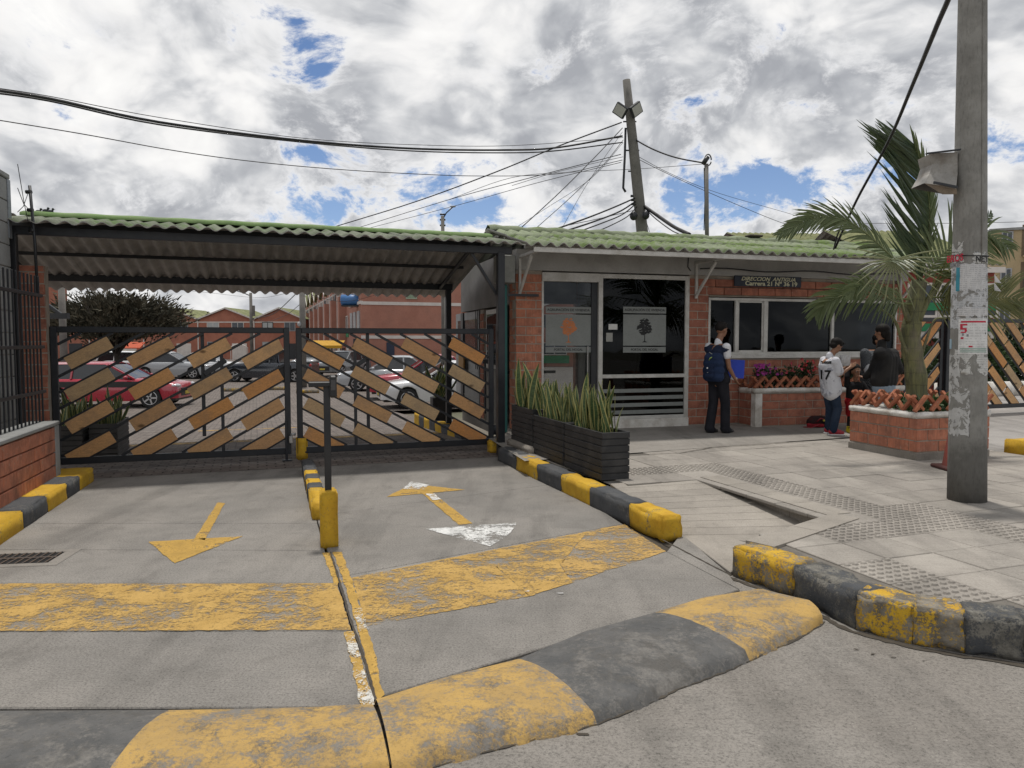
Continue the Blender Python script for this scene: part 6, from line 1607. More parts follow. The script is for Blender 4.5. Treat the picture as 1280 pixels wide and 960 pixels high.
fuse('top', tp, .007, BKC, kid, 4)
def sht(m_):
    capsule(m_, hpR + Vector((0, 0, .0)), hpL, .098, .098)
    for a, b_ in ((hpR, knR), (hpL, knL)): capsule(m_, a, a.lerp(b_, .75), .085, .078)
fuse('shorts', sht, .007, cloth('red_cotton', (.36, .012, .018), (.28, .01, .015)), kid, 4)
fuse('leggings', lambda m_: [capsule(m_, a.lerp(b_, .6), b_, .056, .050) or capsule(m_, b_, c + Vector((0, 0, .09)), .050, .045) for a, b_, c in ((hpR, knR, ftR), (hpL, knL, ftL))], .007, BKC, kid, 3)
for a in (ftR, ftL): fuse('shoe', lambda m_, a=a: shoe(m_, a + fw * .02, fw, .20), .007, plain('yellow_rubber', (.60, .50, .02), .5), kid, 2)
def hk(m_):
    hair2(m_, hd + Vector((0, .012, .012)), fw, .88, .0, False); 
    for sg in (-1, 1): capsule(m_, hd + Vector((.070 * sg, .03, .03)), hd + Vector((.074 * sg, .03, -.05)), .022, .018)
fuse('hair', hk, .007, HAIR, kid, 3)

# --- woman in a black jacket, seen from behind
Y4 = 11.2; O4 = G(1103, 545, .184); wm = thing('person', 'woman in loose black jacket and pale jeans seen from behind, dark hair tied back', 'person', O4)
L = loc3(1103, 545, Y4); fw = Vector((-.55, .83, 0)).normalized(); rt_ = Vector((fw.y, -fw.x, 0))
hd = L(1099, 417.5, .02); nk = L(1099, 431, .0); sh0 = L(1105, 441, 0); hp = L(1103, 487, 0)
shR, shL = sh0 + rt_ * .175 - Vector((0, 0, .02)), sh0 - rt_ * .175; hpR, hpL = hp + rt_ * .085, hp - rt_ * .085
ftR, ftL = Vector((.07, 0, 0)), Vector((-.09, .05, 0)); knR, knL = (hpR + ftR) / 2 + fw * .02, (hpL + ftL) / 2 + fw * .02
elR, wrR = L(1122, 463, .02), L(1117, 475, .20); elL, wrL = L(1090, 464, .04), L(1087, 474, .20)
def bdy(m_):
    head(m_, hd, fw + Vector((0, 0, -.15)), 1.0); capsule(m_, nk + Vector((0, 0, -.05)), hd + Vector((0, 0, -.05)), .056, .054); capsule(m_, shL, shR, .05, .05); capsule(m_, sh0 + Vector((0, 0, -.08)), hp, .11, .11)
    for a, b_, c in ((shR, elR, wrR), (shL, elL, wrL)): capsule(m_, a, b_, .042, .034); capsule(m_, b_, c, .034, .023)
    hand(m_, wrR, fw, rt_ * -1, .9, .8); hand(m_, wrL, fw + Vector((0, 0, .3)), rt_, .9, .8)
    for a, b_, c in ((hpR, knR, ftR), (hpL, knL, ftL)): capsule(m_, a, b_, .078, .052); capsule(m_, b_, c + Vector((0, 0, .08)), .052, .034)
fuse('body', bdy, .0065, SKIN, wm, 2)
def jk(m_):
    capsule(m_, shL - Vector((0, 0, .03)), shR - Vector((0, 0, .03)), .094, .094)
    for k in (-.07, 0, .07): capsule(m_, sh0 + Vector((0, 0, -.12)) + rt_ * k, L(1103, 476, 0) + rt_ * k * 1.35, .135, .145)
    for a, b_, c in ((shR, elR, wrR), (shL, elL, wrL)): capsule(m_, a, b_, .074, .068); capsule(m_, b_, b_.lerp(c, .8), .066, .054)
    capsule(m_, nk + Vector((0, 0, -.05)), nk + Vector((0, 0, .02)), .075, .062)
fuse('jacket', jk, .010, cloth('black_jacket', (.014, .014, .015), (.028, .027, .026), 4), wm, 6)
def pj(m_):
    capsule(m_, hpR + Vector((0, 0, .03)), hpL + Vector((0, 0, .03)), .122, .122)
    for a, b_, c in ((hpR, knR, ftR), (hpL, knL, ftL)): capsule(m_, a, b_, .102, .078); capsule(m_, b_, c + Vector((0, 0, .07)), .078, .07)
fuse('jeans', pj, .009, cloth('pale_denim', (.30, .36, .43), (.22, .28, .35), 5), wm, 4)
def wh(m_): hair2(m_, hd, fw, 1.04, .02, False); capsule(m_, hd - fw * .085 + Vector((0, 0, -.02)), hd - fw * .100 + Vector((0, 0, -.10)), .056, .040)
fuse('hair', wh, .0065, HAIR, wm, 2)
for a in (ftR, ftL): fuse('shoe', lambda m_, a=a: shoe(m_, a, fw, .25), .008, plain('white_canvas', (.5, .5, .48), .6), wm, 2)

# --- person half hidden behind the woman
O5 = G(1084, 538, .184); m5 = thing('person', 'person in grey checked shirt mostly hidden behind the woman in black', 'person', O5)
L = loc3(1084, 538, 11.75); fw = Vector((.45, -.85, 0)).normalized(); rt_ = Vector((fw.y, -fw.x, 0))
hd = L(1106, 426, .25); sh0 = L(1089, 441, .05); hp = L(1088, 484, .05); shR, shL = sh0 + rt_ * .17, sh0 - rt_ * .17; hpR, hpL = hp + rt_ * .08, hp - rt_ * .08; ftR, ftL = Vector((-.05, .05, 0)), Vector((.12, .08, 0)); knR, knL = (hpR + ftR) / 2, (hpL + ftL) / 2
elR, wrR = L(1078, 462, -.05), L(1084, 474, -.18); elL, wrL = L(1104, 464, .1), L(1100, 474, -.02)
def bdy(m_):
    global RK; RK = head(m_, hd, fw, 1.0); capsule(m_, hd + Vector((0, 0, -.17)), hd + Vector((0, 0, -.05)), .05, .048); capsule(m_, shL, shR, .05, .05); capsule(m_, sh0 + Vector((0, 0, -.08)), hp, .11, .10)
    for a, b_, c in ((shR, elR, wrR), (shL, elL, wrL)): capsule(m_, a, b_, .042, .034); capsule(m_, b_, c, .034, .024)
    hand(m_, wrR, Vector((.2, -.6, -.7)), rt_ * -1, .9, .8); hand(m_, wrL, Vector((0, -.6, -.7)), rt_, .9, .8)
    for a, b_, c in ((hpR, knR, ftR), (hpL, knL, ftL)): capsule(m_, a, b_, .075, .05); capsule(m_, b_, c + Vector((0, 0, .08)), .05, .034)
fuse('body', bdy, .007, SKIN, m5, 2); face_bits(m5, RK)
def check_mat():
    m, t, b = material('grey_check'); p = t.pos(); c = t.new('ShaderNodeTexChecker'); t.L.new(p, c.inputs[0]); c.inputs['Scale'].default_value = 42; c.inputs[1].default_value = (.10, .11, .12, 1); c.inputs[2].default_value = (.035, .038, .042, 1); setb(t, b, c.outputs[0], .85); return m
def s5(m_):
    capsule(m_, shL - Vector((0, 0, .03)), shR - Vector((0, 0, .03)), .075, .075)
    for k in (-.05, .05): capsule(m_, sh0 + Vector((0, 0, -.1)) + rt_ * k, hp + Vector((0, 0, .0)) + rt_ * k, .125, .125)
    for a, b_ in ((shR, elR), (shL, elL)): capsule(m_, a, a.lerp(b_, .8), .072, .068)
fuse('shirt', s5, .010, check_mat(), m5, 5)
fuse('undersleeve', lambda m_: capsule(m_, shR.lerp(elR, .6), elR.lerp(wrR, .35), .062, .05), .009, cloth('white_sleeve', (.62, .63, .65)), m5, 3)
def t5(m_):
    capsule(m_, hpR, hpL, .11, .11)
    for a, b_, c in ((hpR, knR, ftR), (hpL, knL, ftL)): capsule(m_, a, b_, .095, .075); capsule(m_, b_, c + Vector((0, 0, .07)), .075, .068)
fuse('trousers', t5, .010, BT, m5, 4); fuse('hair', lambda m_: hair2(m_, hd, fw, 1.02), .008, HAIR, m5, 2)
for a in (ftR, ftL): fuse('shoe', lambda m_, a=a: shoe(m_, a, fw, .26), .009, plain('dark_shoe', (.02, .02, .02), .5), m5, 1)

# bags on the pavement behind the boy
bg_ = thing('school_bag', 'black and red school bag lying on the ground behind the boy', 'bag', G(1022, 534, .184))
fuse('bag_body', lambda m_: [capsule(m_, (-.10, .0, .085), (.10, .02, .09), .085, .095), capsule(m_, (-.06, .05, .12), (.08, .06, .13), .07, .06)], .01, cloth('black_red_nylon', (.015, .014, .015), (.05, .012, .012), 8), bg_, 4)
fuse('red_panel', lambda m_: capsule(m_, (-.17, -.05, .04), (.05, -.07, .035), .035, .032), .009, cloth('red_nylon', (.32, .02, .03)), bg_, 3)
m_ = MB(); m_.tube([(-.05, -.09, .10), (0, -.12, .16), (.06, -.09, .14), (.10, -.05, .10)], .010, 6); m_.tube([(-.02, -.10, .05), (-.16, -.14, .012), (-.26, -.06, .012)], .009, 6); m_.build('strap', plain('red_strap', (.30, .02, .03), .6), bg_)
m_ = MB(); m_.ell((.06, -.10, .12), (.018, .014, .018), 8, 6); m_.build('charm', plain('yellow_charm', (.5, .4, .05), .5), bg_)
# ------------------------------------------------------------------ side gate on the right
SG = Frame(7.32, 13.75, 21, .17)
gl3 = gate_leaf(SG.w(0, 0), 21, 'narrow left leaf of the side gate between guard house and dark post', True, W_=.98, z0=.10, z1=1.88, grp='leaves of the side gate', gx=[.25, .70], seed=21, SL=.95, gz=[1.66, 1.19, .72, .25], bw_=.15, half=.29, stiff=False, pit=.46)
gl4 = gate_leaf(SG.w(1.2, 0), 21, 'wide right leaf of the side gate behind the near concrete pole', True, W_=3.4, z0=.10, z1=1.88, grp='leaves of the side gate', gx=[.30, .75, 1.20, 1.65, 2.10, 2.55, 3.0], seed=22, SL=.95, gz=[1.66, 1.19, .72, .25], bw_=.15, half=.29, stiff=False, pit=.46)
gl3.location = SG.w(0, 0); 
# the narrow leaf slopes the other way
gl3.scale = (-1, 1, 1); gl3.location = SG.w(.98, 0)
pc = thing('gate_post', 'thick dark post with flared foot between the side gate leaves', 'post', SG.w(1.09, 0), 21)
m_ = MB(); m_.box(-.07, .07, -.07, .07, .0, 1.9, .008); m_.build('post', MT['black'], pc); m_ = MB(); m_.tube([(0, 0, 0), (0, 0, .1), (0, 0, .35)], [.17, .15, .09], 8); m_.build('foot', MT['black'], pc)
me = rough_box(.9, .25, .2, 6, .006, .01, 61, .015); me.materials.append(MT['yk']); o = link('kerb_block', me, None, G(1292, 566, .17) + Vector((.1, 0, .08)), (0, 0, rad(10))); tag(o, 'yellow painted kerb block at the right edge of the side drive', 'kerb block')

# planting behind the side gate
me = rough_box(9, .3, .42, 20, .008, .01, 62, .02); me.materials.append(MT['whitecap']); o = link('low_wall', me, None, (15.2, 20.2, .33), (0, 0, rad(18))); tag(o, 'low pale wall edging the planting behind the side gate', 'wall')
for k, (px, Y, w_, h, n) in enumerate(((1135, 20.5, .9, 1.3, 500), (1180, 21.5, 1.1, 1.5, 700), (1222, 21, 1.0, 1.45, 700), (1262, 22, 1.2, 1.7, 800), (1305, 21.5, 1.1, 1.6, 600))):
    p = AT(px, 430, Y); p.z = .3; s_ = thing('shrub', ['bushy shrub just right of the guard house behind the side gate', 'dark shrub behind the thick post of the side gate', 'dense dark shrub directly right of the near pole, behind the side gate', 'tall dark shrub behind the right leaf of the side gate', 'broad shrub at the right picture edge behind the side gate'][k], 'shrub', p, 0, 'shrubs behind the side gate')
    leafclump('foliage', (0, 0, h * .5), w_, .6, h * .5, n * 3, .16, MT['hedge'] if k % 2 else MT['leafg'], s_, 100 + k)
    m_ = MB(); [m_.tube([(0, 0, -.2), (R.uniform(-.3, .3), R.uniform(-.2, .2), h * .6)], .02, 5) for _ in range(4)]; m_.build('stems', MT['dirt'], s_)

# ------------------------------------------------------------------ house builder
BRF = gritty('far_brick', (.40, .165, .11), (.33, .13, .088), 1.2, 14, .9, bump=.1, stain=(.22, .12, .09), stain_amt=.3, grime_scale=.6)
BRP = gritty('far_pale_brick', (.42, .20, .145), (.36, .165, .12), .8, 12, .9, bump=.1, stain=(.26, .15, .12), stain_amt=.35, grime_scale=.5)
WTR = plain('white_trim', (.62, .58, .54), .8, scale=2); GRN = plain('green_panel', (.02, .20, .08), .7, scale=2); ROL = roof_mat('olive_green_roof', (.24, .25, .12), (.17, .19, .08), .5); DGL = plain('far_window_glass', (.05, .06, .075), .15); GFR = plain('grey_window_frame', (.35, .36, .37), .6)
def window(par, x0, x1, z0, z1, y=-.01, fr=GFR, cols=2, curtain=None):
    m_ = MB(); t_ = .07; m_.box(x0, x1, y - .06, y, z0, z0 + t_); m_.box(x0, x1, y - .06, y, z1 - t_, z1); m_.box(x0, x0 + t_, y - .058, y, z0 + t_, z1 - t_); m_.box(x1 - t_, x1, y - .058, y, z0 + t_, z1 - t_)
    for i in range(1, cols): xx = x0 + (x1 - x0) * i / cols; m_.box(xx - .03, xx + .03, y - .05, y, z0 + t_, z1 - t_)
    w_ = m_.build('window', fr, par); m_ = MB(); m_.box(x0 + t_, x1 - t_, y - .03, y - .012, z0 + t_, z1 - t_); m_.build('pane', curtain or DGL, w_); return w_
CUR = plain('net_curtain', (.40, .42, .42), .8)
def gable_house(x, y, z, deg, W_, D_, eave, peak, label, mat, grp, seed=0, green=True, front=True):
    """gable to the street: local x along the front, front at y=0"""
    rr = random.Random(seed); h = thing('row_house', label, 'house', (x, y, z), deg, grp)
    m_ = MB(); m_.add([(0, 0, 0), (W_, 0, 0), (W_, 0, eave), (W_ / 2, 0, peak), (0, 0, eave), (0, D_, 0), (W_, D_, 0), (W_, D_, eave), (W_ / 2, D_, peak), (0, D_, eave)], [(0, 1, 2, 3, 4), (9, 8, 7, 6, 5), (0, 5, 6, 1), (1, 6, 7, 2), (0, 4, 9, 5), (2, 7, 8, 3), (3, 8, 9, 4)]); m_.build('wall', mat, h)
    for sg in (0, 1):
        m_ = MB(); xa = -.12 if sg == 0 else W_ + .12; xm = W_ / 2; za = eave - .12 * (peak - eave) / (W_ / 2) + .05; zp = peak + .06; th = .12
        q = [(xa, -.25, za), (xm, -.25, zp), (xm, D_ + .1, zp), (xa, D_ + .1, za)]; m_.add(q + [(a, b_, c + th) for a, b_, c in q], [(0, 1, 2, 3), (4, 5, 6, 7), (0, 1, 5, 4), (1, 2, 6, 5), (2, 3, 7, 6), (3, 0, 4, 7)]); m_.build('roof', ROL, h)
        m_ = MB(); m_.bar((xa, -.28, za + .02), (xm, -.28, zp + .02), .05, .16); m_.build('bargeboard', WTR, h)
    m_ = MB(); m_.box(-.0, W_, -.05, -.005, eave - .35, eave - .22); m_.build('belt_course', WTR, h)
    m_ = MB(); m_.box(-.06, .06, -.09, -.01, 0, eave - .1); m_.build('downpipe', WTR, h)
    if front:
        fl = eave / (2 if eave < 5.6 else 3) if eave < 5.6 else eave / 3; nf = 2 if eave < 5.6 else 3
        for f_ in range(nf):
            for s_ in (.16, .60):
                x0 = W_ * s_; wd = W_ * .22; z0 = f_ * fl + fl * .38 + .1; z1 = z0 + fl * .46
                if f_ == 0 and s_ > .5: m_ = MB(); m_.box(x0, x0 + wd * 1.2, -.04, .0, .0, fl * .8); m_.build('door', rr.choice([GFR, WTR, MT['black']]), h); continue
                window(h, x0, x0 + wd, z0, z1, fr=rr.choice([GFR, WTR, MT['black']]), curtain=rr.choice([CUR, DGL, DGL]))
                if green and f_ == nf - 2: m_ = MB(); m_.box(x0 - .2, x0 + wd + .2, -.06, -.0, z0 - fl * .30, z0 - .04); m_.build('panel', GRN, h)
    return h
grp = 'gabled brick houses closing the far end of the yard'
x = -8.3; Zf = 88; names = ['first gabled house left of the far street pole', 'second far gabled house, left of the first, green panels', 'third far gabled house partly behind the dark tree', 'fourth far gabled house mostly behind the dark tree', 'fifth far gabled house hidden by the dark tree crown', 'far gabled house at the left end behind the tree']
for i, (pa, pb) in enumerate(((318, 381), (248, 318), (180, 248), (112, 180), (44, 112))):
    a = AT(pa, 427, Zf); b_ = AT(pb, 427, Zf); W_ = (b_ - a).x
    gable_house(a.x, Zf, -.5, 0, W_, 10, 4.2 + .5, 5.5 + .5, ['far gabled brick house nearest the street pole, right of the others', 'far gabled brick house with green panels left of the nearest', 'far gabled brick house at the right edge of the tree crown', 'far gabled brick house behind the tree trunk', 'far gabled brick house at the left side of the tree'][i], BRF, grp, 200 + i)
fence_w = thing('arched_fence', 'white arched metal fence before the far gabled houses', 'fence', AT(288, 440, 76) * 1.0)
fence_w.location.z = -.5
for i in range(9): m_ = MB(); m_.box(i * .22, i * .22 + .05, 0, .05, 0, 1.5 + .35 * math.sin(math.pi * i / 8)); m_.build('bar', WTR, fence_w)
m_ = MB(); m_.tube([(i * .22, .02, 1.5 + .35 * math.sin(math.pi * i / 8)) for i in range(9)], .05, 5); m_.build('top_rail', WTR, fence_w)
sh_ = thing('shop_awning', 'red and yellow shop awning under the far houses left of centre', 'awning', AT(152, 438, 80)); m_ = MB(); m_.add([(0, 0, .9), (2.6, 0, .9), (2.6, -1.2, .3), (0, -1.2, .3), (0, 0, .8), (2.6, 0, .8), (2.6, -1.2, .2), (0, -1.2, .2)], [(0, 1, 2, 3), (4, 5, 6, 7), (3, 2, 6, 7), (0, 3, 7, 4), (1, 2, 6, 5)]); m_.build('canvas', plain('red_canvas', (.45, .08, .03), .8), sh_); m_ = MB(); m_.box(0, 2.6, -.1, 0, -.9, .0); m_.build('fascia', plain('yellow_fascia', (.5, .38, .03), .8), sh_)
# street of houses on the right of the yard
TR = Frame(-10.2, 50, 19.5, -.5); tg = 'row of brick houses running away along the yard'
hs = thing('end_house', 'big plain brick side wall of the nearest terrace house behind the right gate leaf', 'house', TR.w(0, 0), 19.5)
m_ = MB(); m_.box(0, 9.5, 0, 6, 0, 8.6); m_.build('wall', BRP, hs)
for z in (4.72, 2.42): m_ = MB(); m_.box(-.03, 9.5, -.05, 0, z - .12, z + .10); m_.build('belt_course', WTR, hs)
m_ = MB(); m_.box(-.1, .12, -.06, 5.9, 4.65, 4.85); m_.build('belt_course', WTR, hs)
wp = TR.on_front(507, 356); wq = TR.on_front(521, 374); window(hs, wp.x, wq.x, wq.z, wp.z, fr=plain('pale_green_frame', (.35, .40, .30), .7), curtain=plain('greenish_pane', (.22, .30, .20), .4), cols=1)
wp = TR.on_front(483, 428); wq = TR.on_front(493, 446); m_ = MB(); m_.box(wp.x, wq.x, -.05, 0, .0, wp.z); m_.build('door', plain('navy_door', (.02, .03, .06), .5), hs)
m_ = MB(); m_.box(-.25, 9.7, -.25, 6.1, 8.6, 8.75); m_.build('roof', ROL, hs)
for k in range(3): m_ = MB(); m_.box(-.08, -.0, .6 + k * 1.9, 1.7 + k * 1.9, 2.9, 4.2); m_.build('window', GFR, hs); m_ = MB(); m_.box(-.08, 0, .6 + k * 1.9, 1.7 + k * 1.9, 5.3, 6.6); m_.build('window', GFR, hs)
tl = ['first', 'second', 'third', 'fourth', 'fifth', 'sixth', 'seventh', 'eighth', 'ninth']
for i in range(9):
    p = TR.w(0, 6 + i * 5.9 + 5.9); h_ = gable_house(p.x, p.y, -.5, 19.5 - 90, 5.9, 9, 6.5, 8.0, tl[i] + ' brick house of the receding terrace, counted from the plain side wall', BRP, tg, 300 + i)
    m_ = MB(); m_.box(2.4, 3.6, -.55, -.0, 1.6, 5.6); m_.build('bay', BRP, h_); m_ = MB(); m_.box(2.36, 2.5, -.60, -.54, 0, 6.3); m_.build('corner_trim', WTR, h_)
wt = thing('water_tank', 'blue plastic water tank fixed high on the terrace front', 'water tank', AT(440, 375, 51.5)); m_ = MB(); m_.tube([(-.75, 0, -.0), (-.72, 0, 0), (.72, 0, 0), (.75, 0, 0)], [.3, .38, .38, .3], 14); m_.build('tank', plain('blue_plastic', (.05, .16, .38), .4), wt); m_ = MB(); m_.box(-.7, .7, -.3, .6, -.45, -.38); m_.build('bracket', MT['black'], wt)
aw = thing('awning', 'small ochre shop awning at the foot of the terrace', 'awning', AT(410, 430, 52)); m_ = MB(); m_.add([(-1.2, 0, .25), (1.2, 0, .25), (1.2, -1, -.1), (-1.2, -1, -.1), (1.2, -1, -.3), (-1.2, -1, -.3)], [(0, 1, 2, 3), (3, 2, 4, 5)]); m_.build('canvas', plain('ochre_canvas', (.5, .27, .02), .8), aw, fix=False); m_ = MB(); [m_.tube([(s_, -.9, -2.4), (s_, -.9, -.1)], .04, 6) for s_ in (-1.1, 1.1)]; m_.build('legs', MT['black'], aw)
a = AT(655, 427, 62); gable_house(a.x, 62, -.5, 0, 9.5, 8, 4.6, 6.0, 'brick house seen through the glass passage of the guard house', BRF, grp, 251)
# tall brick house at far left, pergola
lh = thing('brick_house', 'tall brick house end showing beside the left gate post', 'house', (-27.2, 36, -.5), 10); m_ = MB(); m_.box(-9, 4.15, 0, 1.2, 0, 5.4); m_.build('wall', BRF, lh); m_ = MB(); m_.box(-9, 4.2, -.06, 0, 2.9, 3.05); m_.build('belt_course', WTR, lh); window(lh, 2.2, 3.4, 1.2, 2.4); m_ = MB(); m_.box(-9.2, 4.3, -.2, 1.4, 5.4, 5.55); m_.build('roof', ROL, lh)
lh.location = AT(65, 430, 36) + Vector((-4.2, 0, 0)); lh.location.z = -.5
pg = thing('pergola', 'dark timber lean-to beam and bracket beside the left gate post', 'pergola', AT(70, 395, 13)); m_ = MB(); m_.bar((-.25, 0, .0), (.22, 0, .0), .08, .10); m_.build('beam', MT['black'], pg); m_ = MB(); m_.bar((-.25, 0, .28), (.1, 0, .02), .05, .05); m_.build('strut', MT['black'], pg); m_ = MB(); m_.box(-.29, -.2, -.04, .04, -2.0, .3); m_.build('post', MT['black'], pg)

# houses on the right behind the guard house
def back_house(px0, px1, yr, ye, Z, D_, label, mat=BRF):
    a, b_ = AT(px0, 400, Z), AT(px1, 400, Z); ez = AT(640, ye, Z).z; rz = AT(640, yr, Z + D_).z
    h = thing('back_house', label, 'house', (a.x, Z, 0), 4, 'houses showing over the guard house roof'); W_ = (b_ - a).x
    m_ = MB(); m_.box(.1, W_ - .1, .3, D_ * 2, 0, ez - .05); m_.build('wall', mat, h)
    q = sheet_me(0, W_, 0, ez, D_, rz, .22, .03, [ROL, MT['roof_under']]); link('roof', q, h); q = sheet_me(0, W_, D_ * 2, ez, D_, rz, .22, .03, [ROL, MT['roof_under']]); link('roof', q, h)
    m_ = MB(); m_.box(.1, W_, .0, .06, ez - .22, ez - .06); m_.build('gutter', WTR, h)
    for k in range(3): window(h, W_ * (.2 + .27 * k), W_ * (.2 + .27 * k) + .9, ez - 1.5, ez - .5, y=.3, fr=WTR)
    m_ = MB(); m_.box(.1, W_ - .1, .22, .3, ez - 2.1, ez - 1.9); m_.build('belt_course', WTR, h); return h
back_house(952, 1128, 291, 306, 25, 3.5, 'long low house with olive corrugated roof just over the guard house ridge')
hb = back_house(1112, 1262, 288, 330, 21, 4, 'taller house with olive roof and red wall behind the palm crown', gritty('red_house_paint', (.33, .075, .055), None, 2, 30, .8))
m_ = MB(); [m_.box(.3, 3.3, .18, .27, z, z + .22) for z in (1.9, 2.5)]; m_.build('green_balcony', GRN, hb)
# beige apartments
ab = thing('apartment_building', 'beige apartment building with balconies at the right picture edge', 'building', (AT(1236, 400, 46).x, 46, -.5), -28)
BG = gritty('beige_render', (.47, .37, .22), (.42, .33, .20), 1, 14, .9, stain=(.33, .27, .18), stain_amt=.3)
m_ = MB(); m_.box(0, 14, 0, 9, 0, 8.9); m_.build('wall', BG, ab); m_ = MB(); m_.box(-.15, 14.1, -.15, 9, 8.9, 9.05); m_.build('roof', MT['grey_block'], ab)
for f_ in range(4):
    z = .5 + f_ * 2.25
    window(ab, .5, 1.1, z + .5, z + 1.6, fr=GFR)
    for k in range(3):
        x0 = 1.6 + k * 4.0
        m_ = MB(); m_.box(x0 - .05, x0 + 1.9, -.03, .0, z + .05, z + 1.95); m_.build('recess_shade_panel', plain('painted_recess_shade', (.16, .12, .075), .9) if 'rec' not in MT else MT['rec'], ab)  # flat panel in darkened wall beige; the shade behind the balcony is painted on
        window(ab, x0 + .5, x0 + 1.5, z + .2, z + 1.8, y=-.035, fr=GFR)
        m_ = MB(); m_.box(x0, x0 + 1.8, -.75, -.0, z - .05, z + .06); bl_ = m_.build('balcony', BG, ab); m_ = MB(); [m_.box(x0 + i * .15, x0 + i * .15 + .03, -.75, -.72, z + .06, z + .85) for i in range(12)]; m_.box(x0, x0 + 1.8, -.76, -.71, z + .85, z + .9); m_.build('railing', MT['black'], bl_)
        m_ = MB(); m_.box(x0 + 2.2, x0 + 2.5, -.08, 0, z, z + 2.1); m_.build('pilaster', BG, ab)

# ------------------------------------------------------------------ dark spreading tree
tp_ = AT(146, 449, 33); tr_ = thing('spreading_tree', 'dark brownish conifer with flat spreading crown behind the left gate leaf', 'tree', (tp_.x, 33, -.5))
BRK = gritty('tree_bark', (.05, .042, .036), None, 8, 50, .95); m_ = MB(); m_.tube([(0, 0, 0), (.03, 0, .9), (0, 0, 1.6), (-.1, 0, 2.2)], [.17, .13, .12, .10], 8); trk = m_.build('trunk', BRK, tr_); rr = random.Random(5)
for k in range(16):
    a = k * 2.4; L_ = rr.uniform(1.3, 2.7); m_ = MB(); m_.tube([(0, 0, 1.3 + rr.random() * .8), (math.cos(a) * L_ * .5, math.sin(a) * L_ * .4, 2.3 + rr.random() * .5), (math.cos(a) * L_, math.sin(a) * L_ * .8, 2.8 + rr.random() * 1.2)], [.07, .045, .015], 5); m_.build('limb', BRK, tr_)
m_, t, b = material('dark_conifer'); n = t.noise(t.pos(), 1.6, 5, .6); col = t.mix(t.sm(n, .35, .68), (.045, .046, .034), (.115, .10, .07)); setb(t, b, col, .9, None, None, .2); CONI = m_
for lump in range(52):
    a = rr.uniform(0, 6.283); r_ = rr.random() ** .6; cx_, cy_ = math.cos(a) * r_ * 2.45 + .1, math.sin(a) * r_ * 1.8; cz_ = 2.55 + rr.random() * 1.35 * (1 - .35 * r_ ** 2)
    m_ = MB()
    for i in range(380):
        u = Vector((rr.gauss(0, .42), rr.gauss(0, .42), rr.gauss(0, .24))); p = Vector((cx_, cy_, cz_)) + u; d_ = (Vector((p.x * .35, p.y * .35, .55)) + Vector((rr.gauss(0, .35), rr.gauss(0, .35), rr.gauss(0, .3)))).normalized(); L_ = rr.uniform(.14, .34); s_ = d_.cross(Vector((rr.gauss(0, 1), rr.gauss(0, 1), rr.gauss(0, 1)))).normalized() * .045
        m_.add([p - s_, p + s_, p + d_ * L_], [(0, 1, 2)])
    m_.build('crown_clump', CONI, tr_, fix=False)['kind'] = 'stuff'

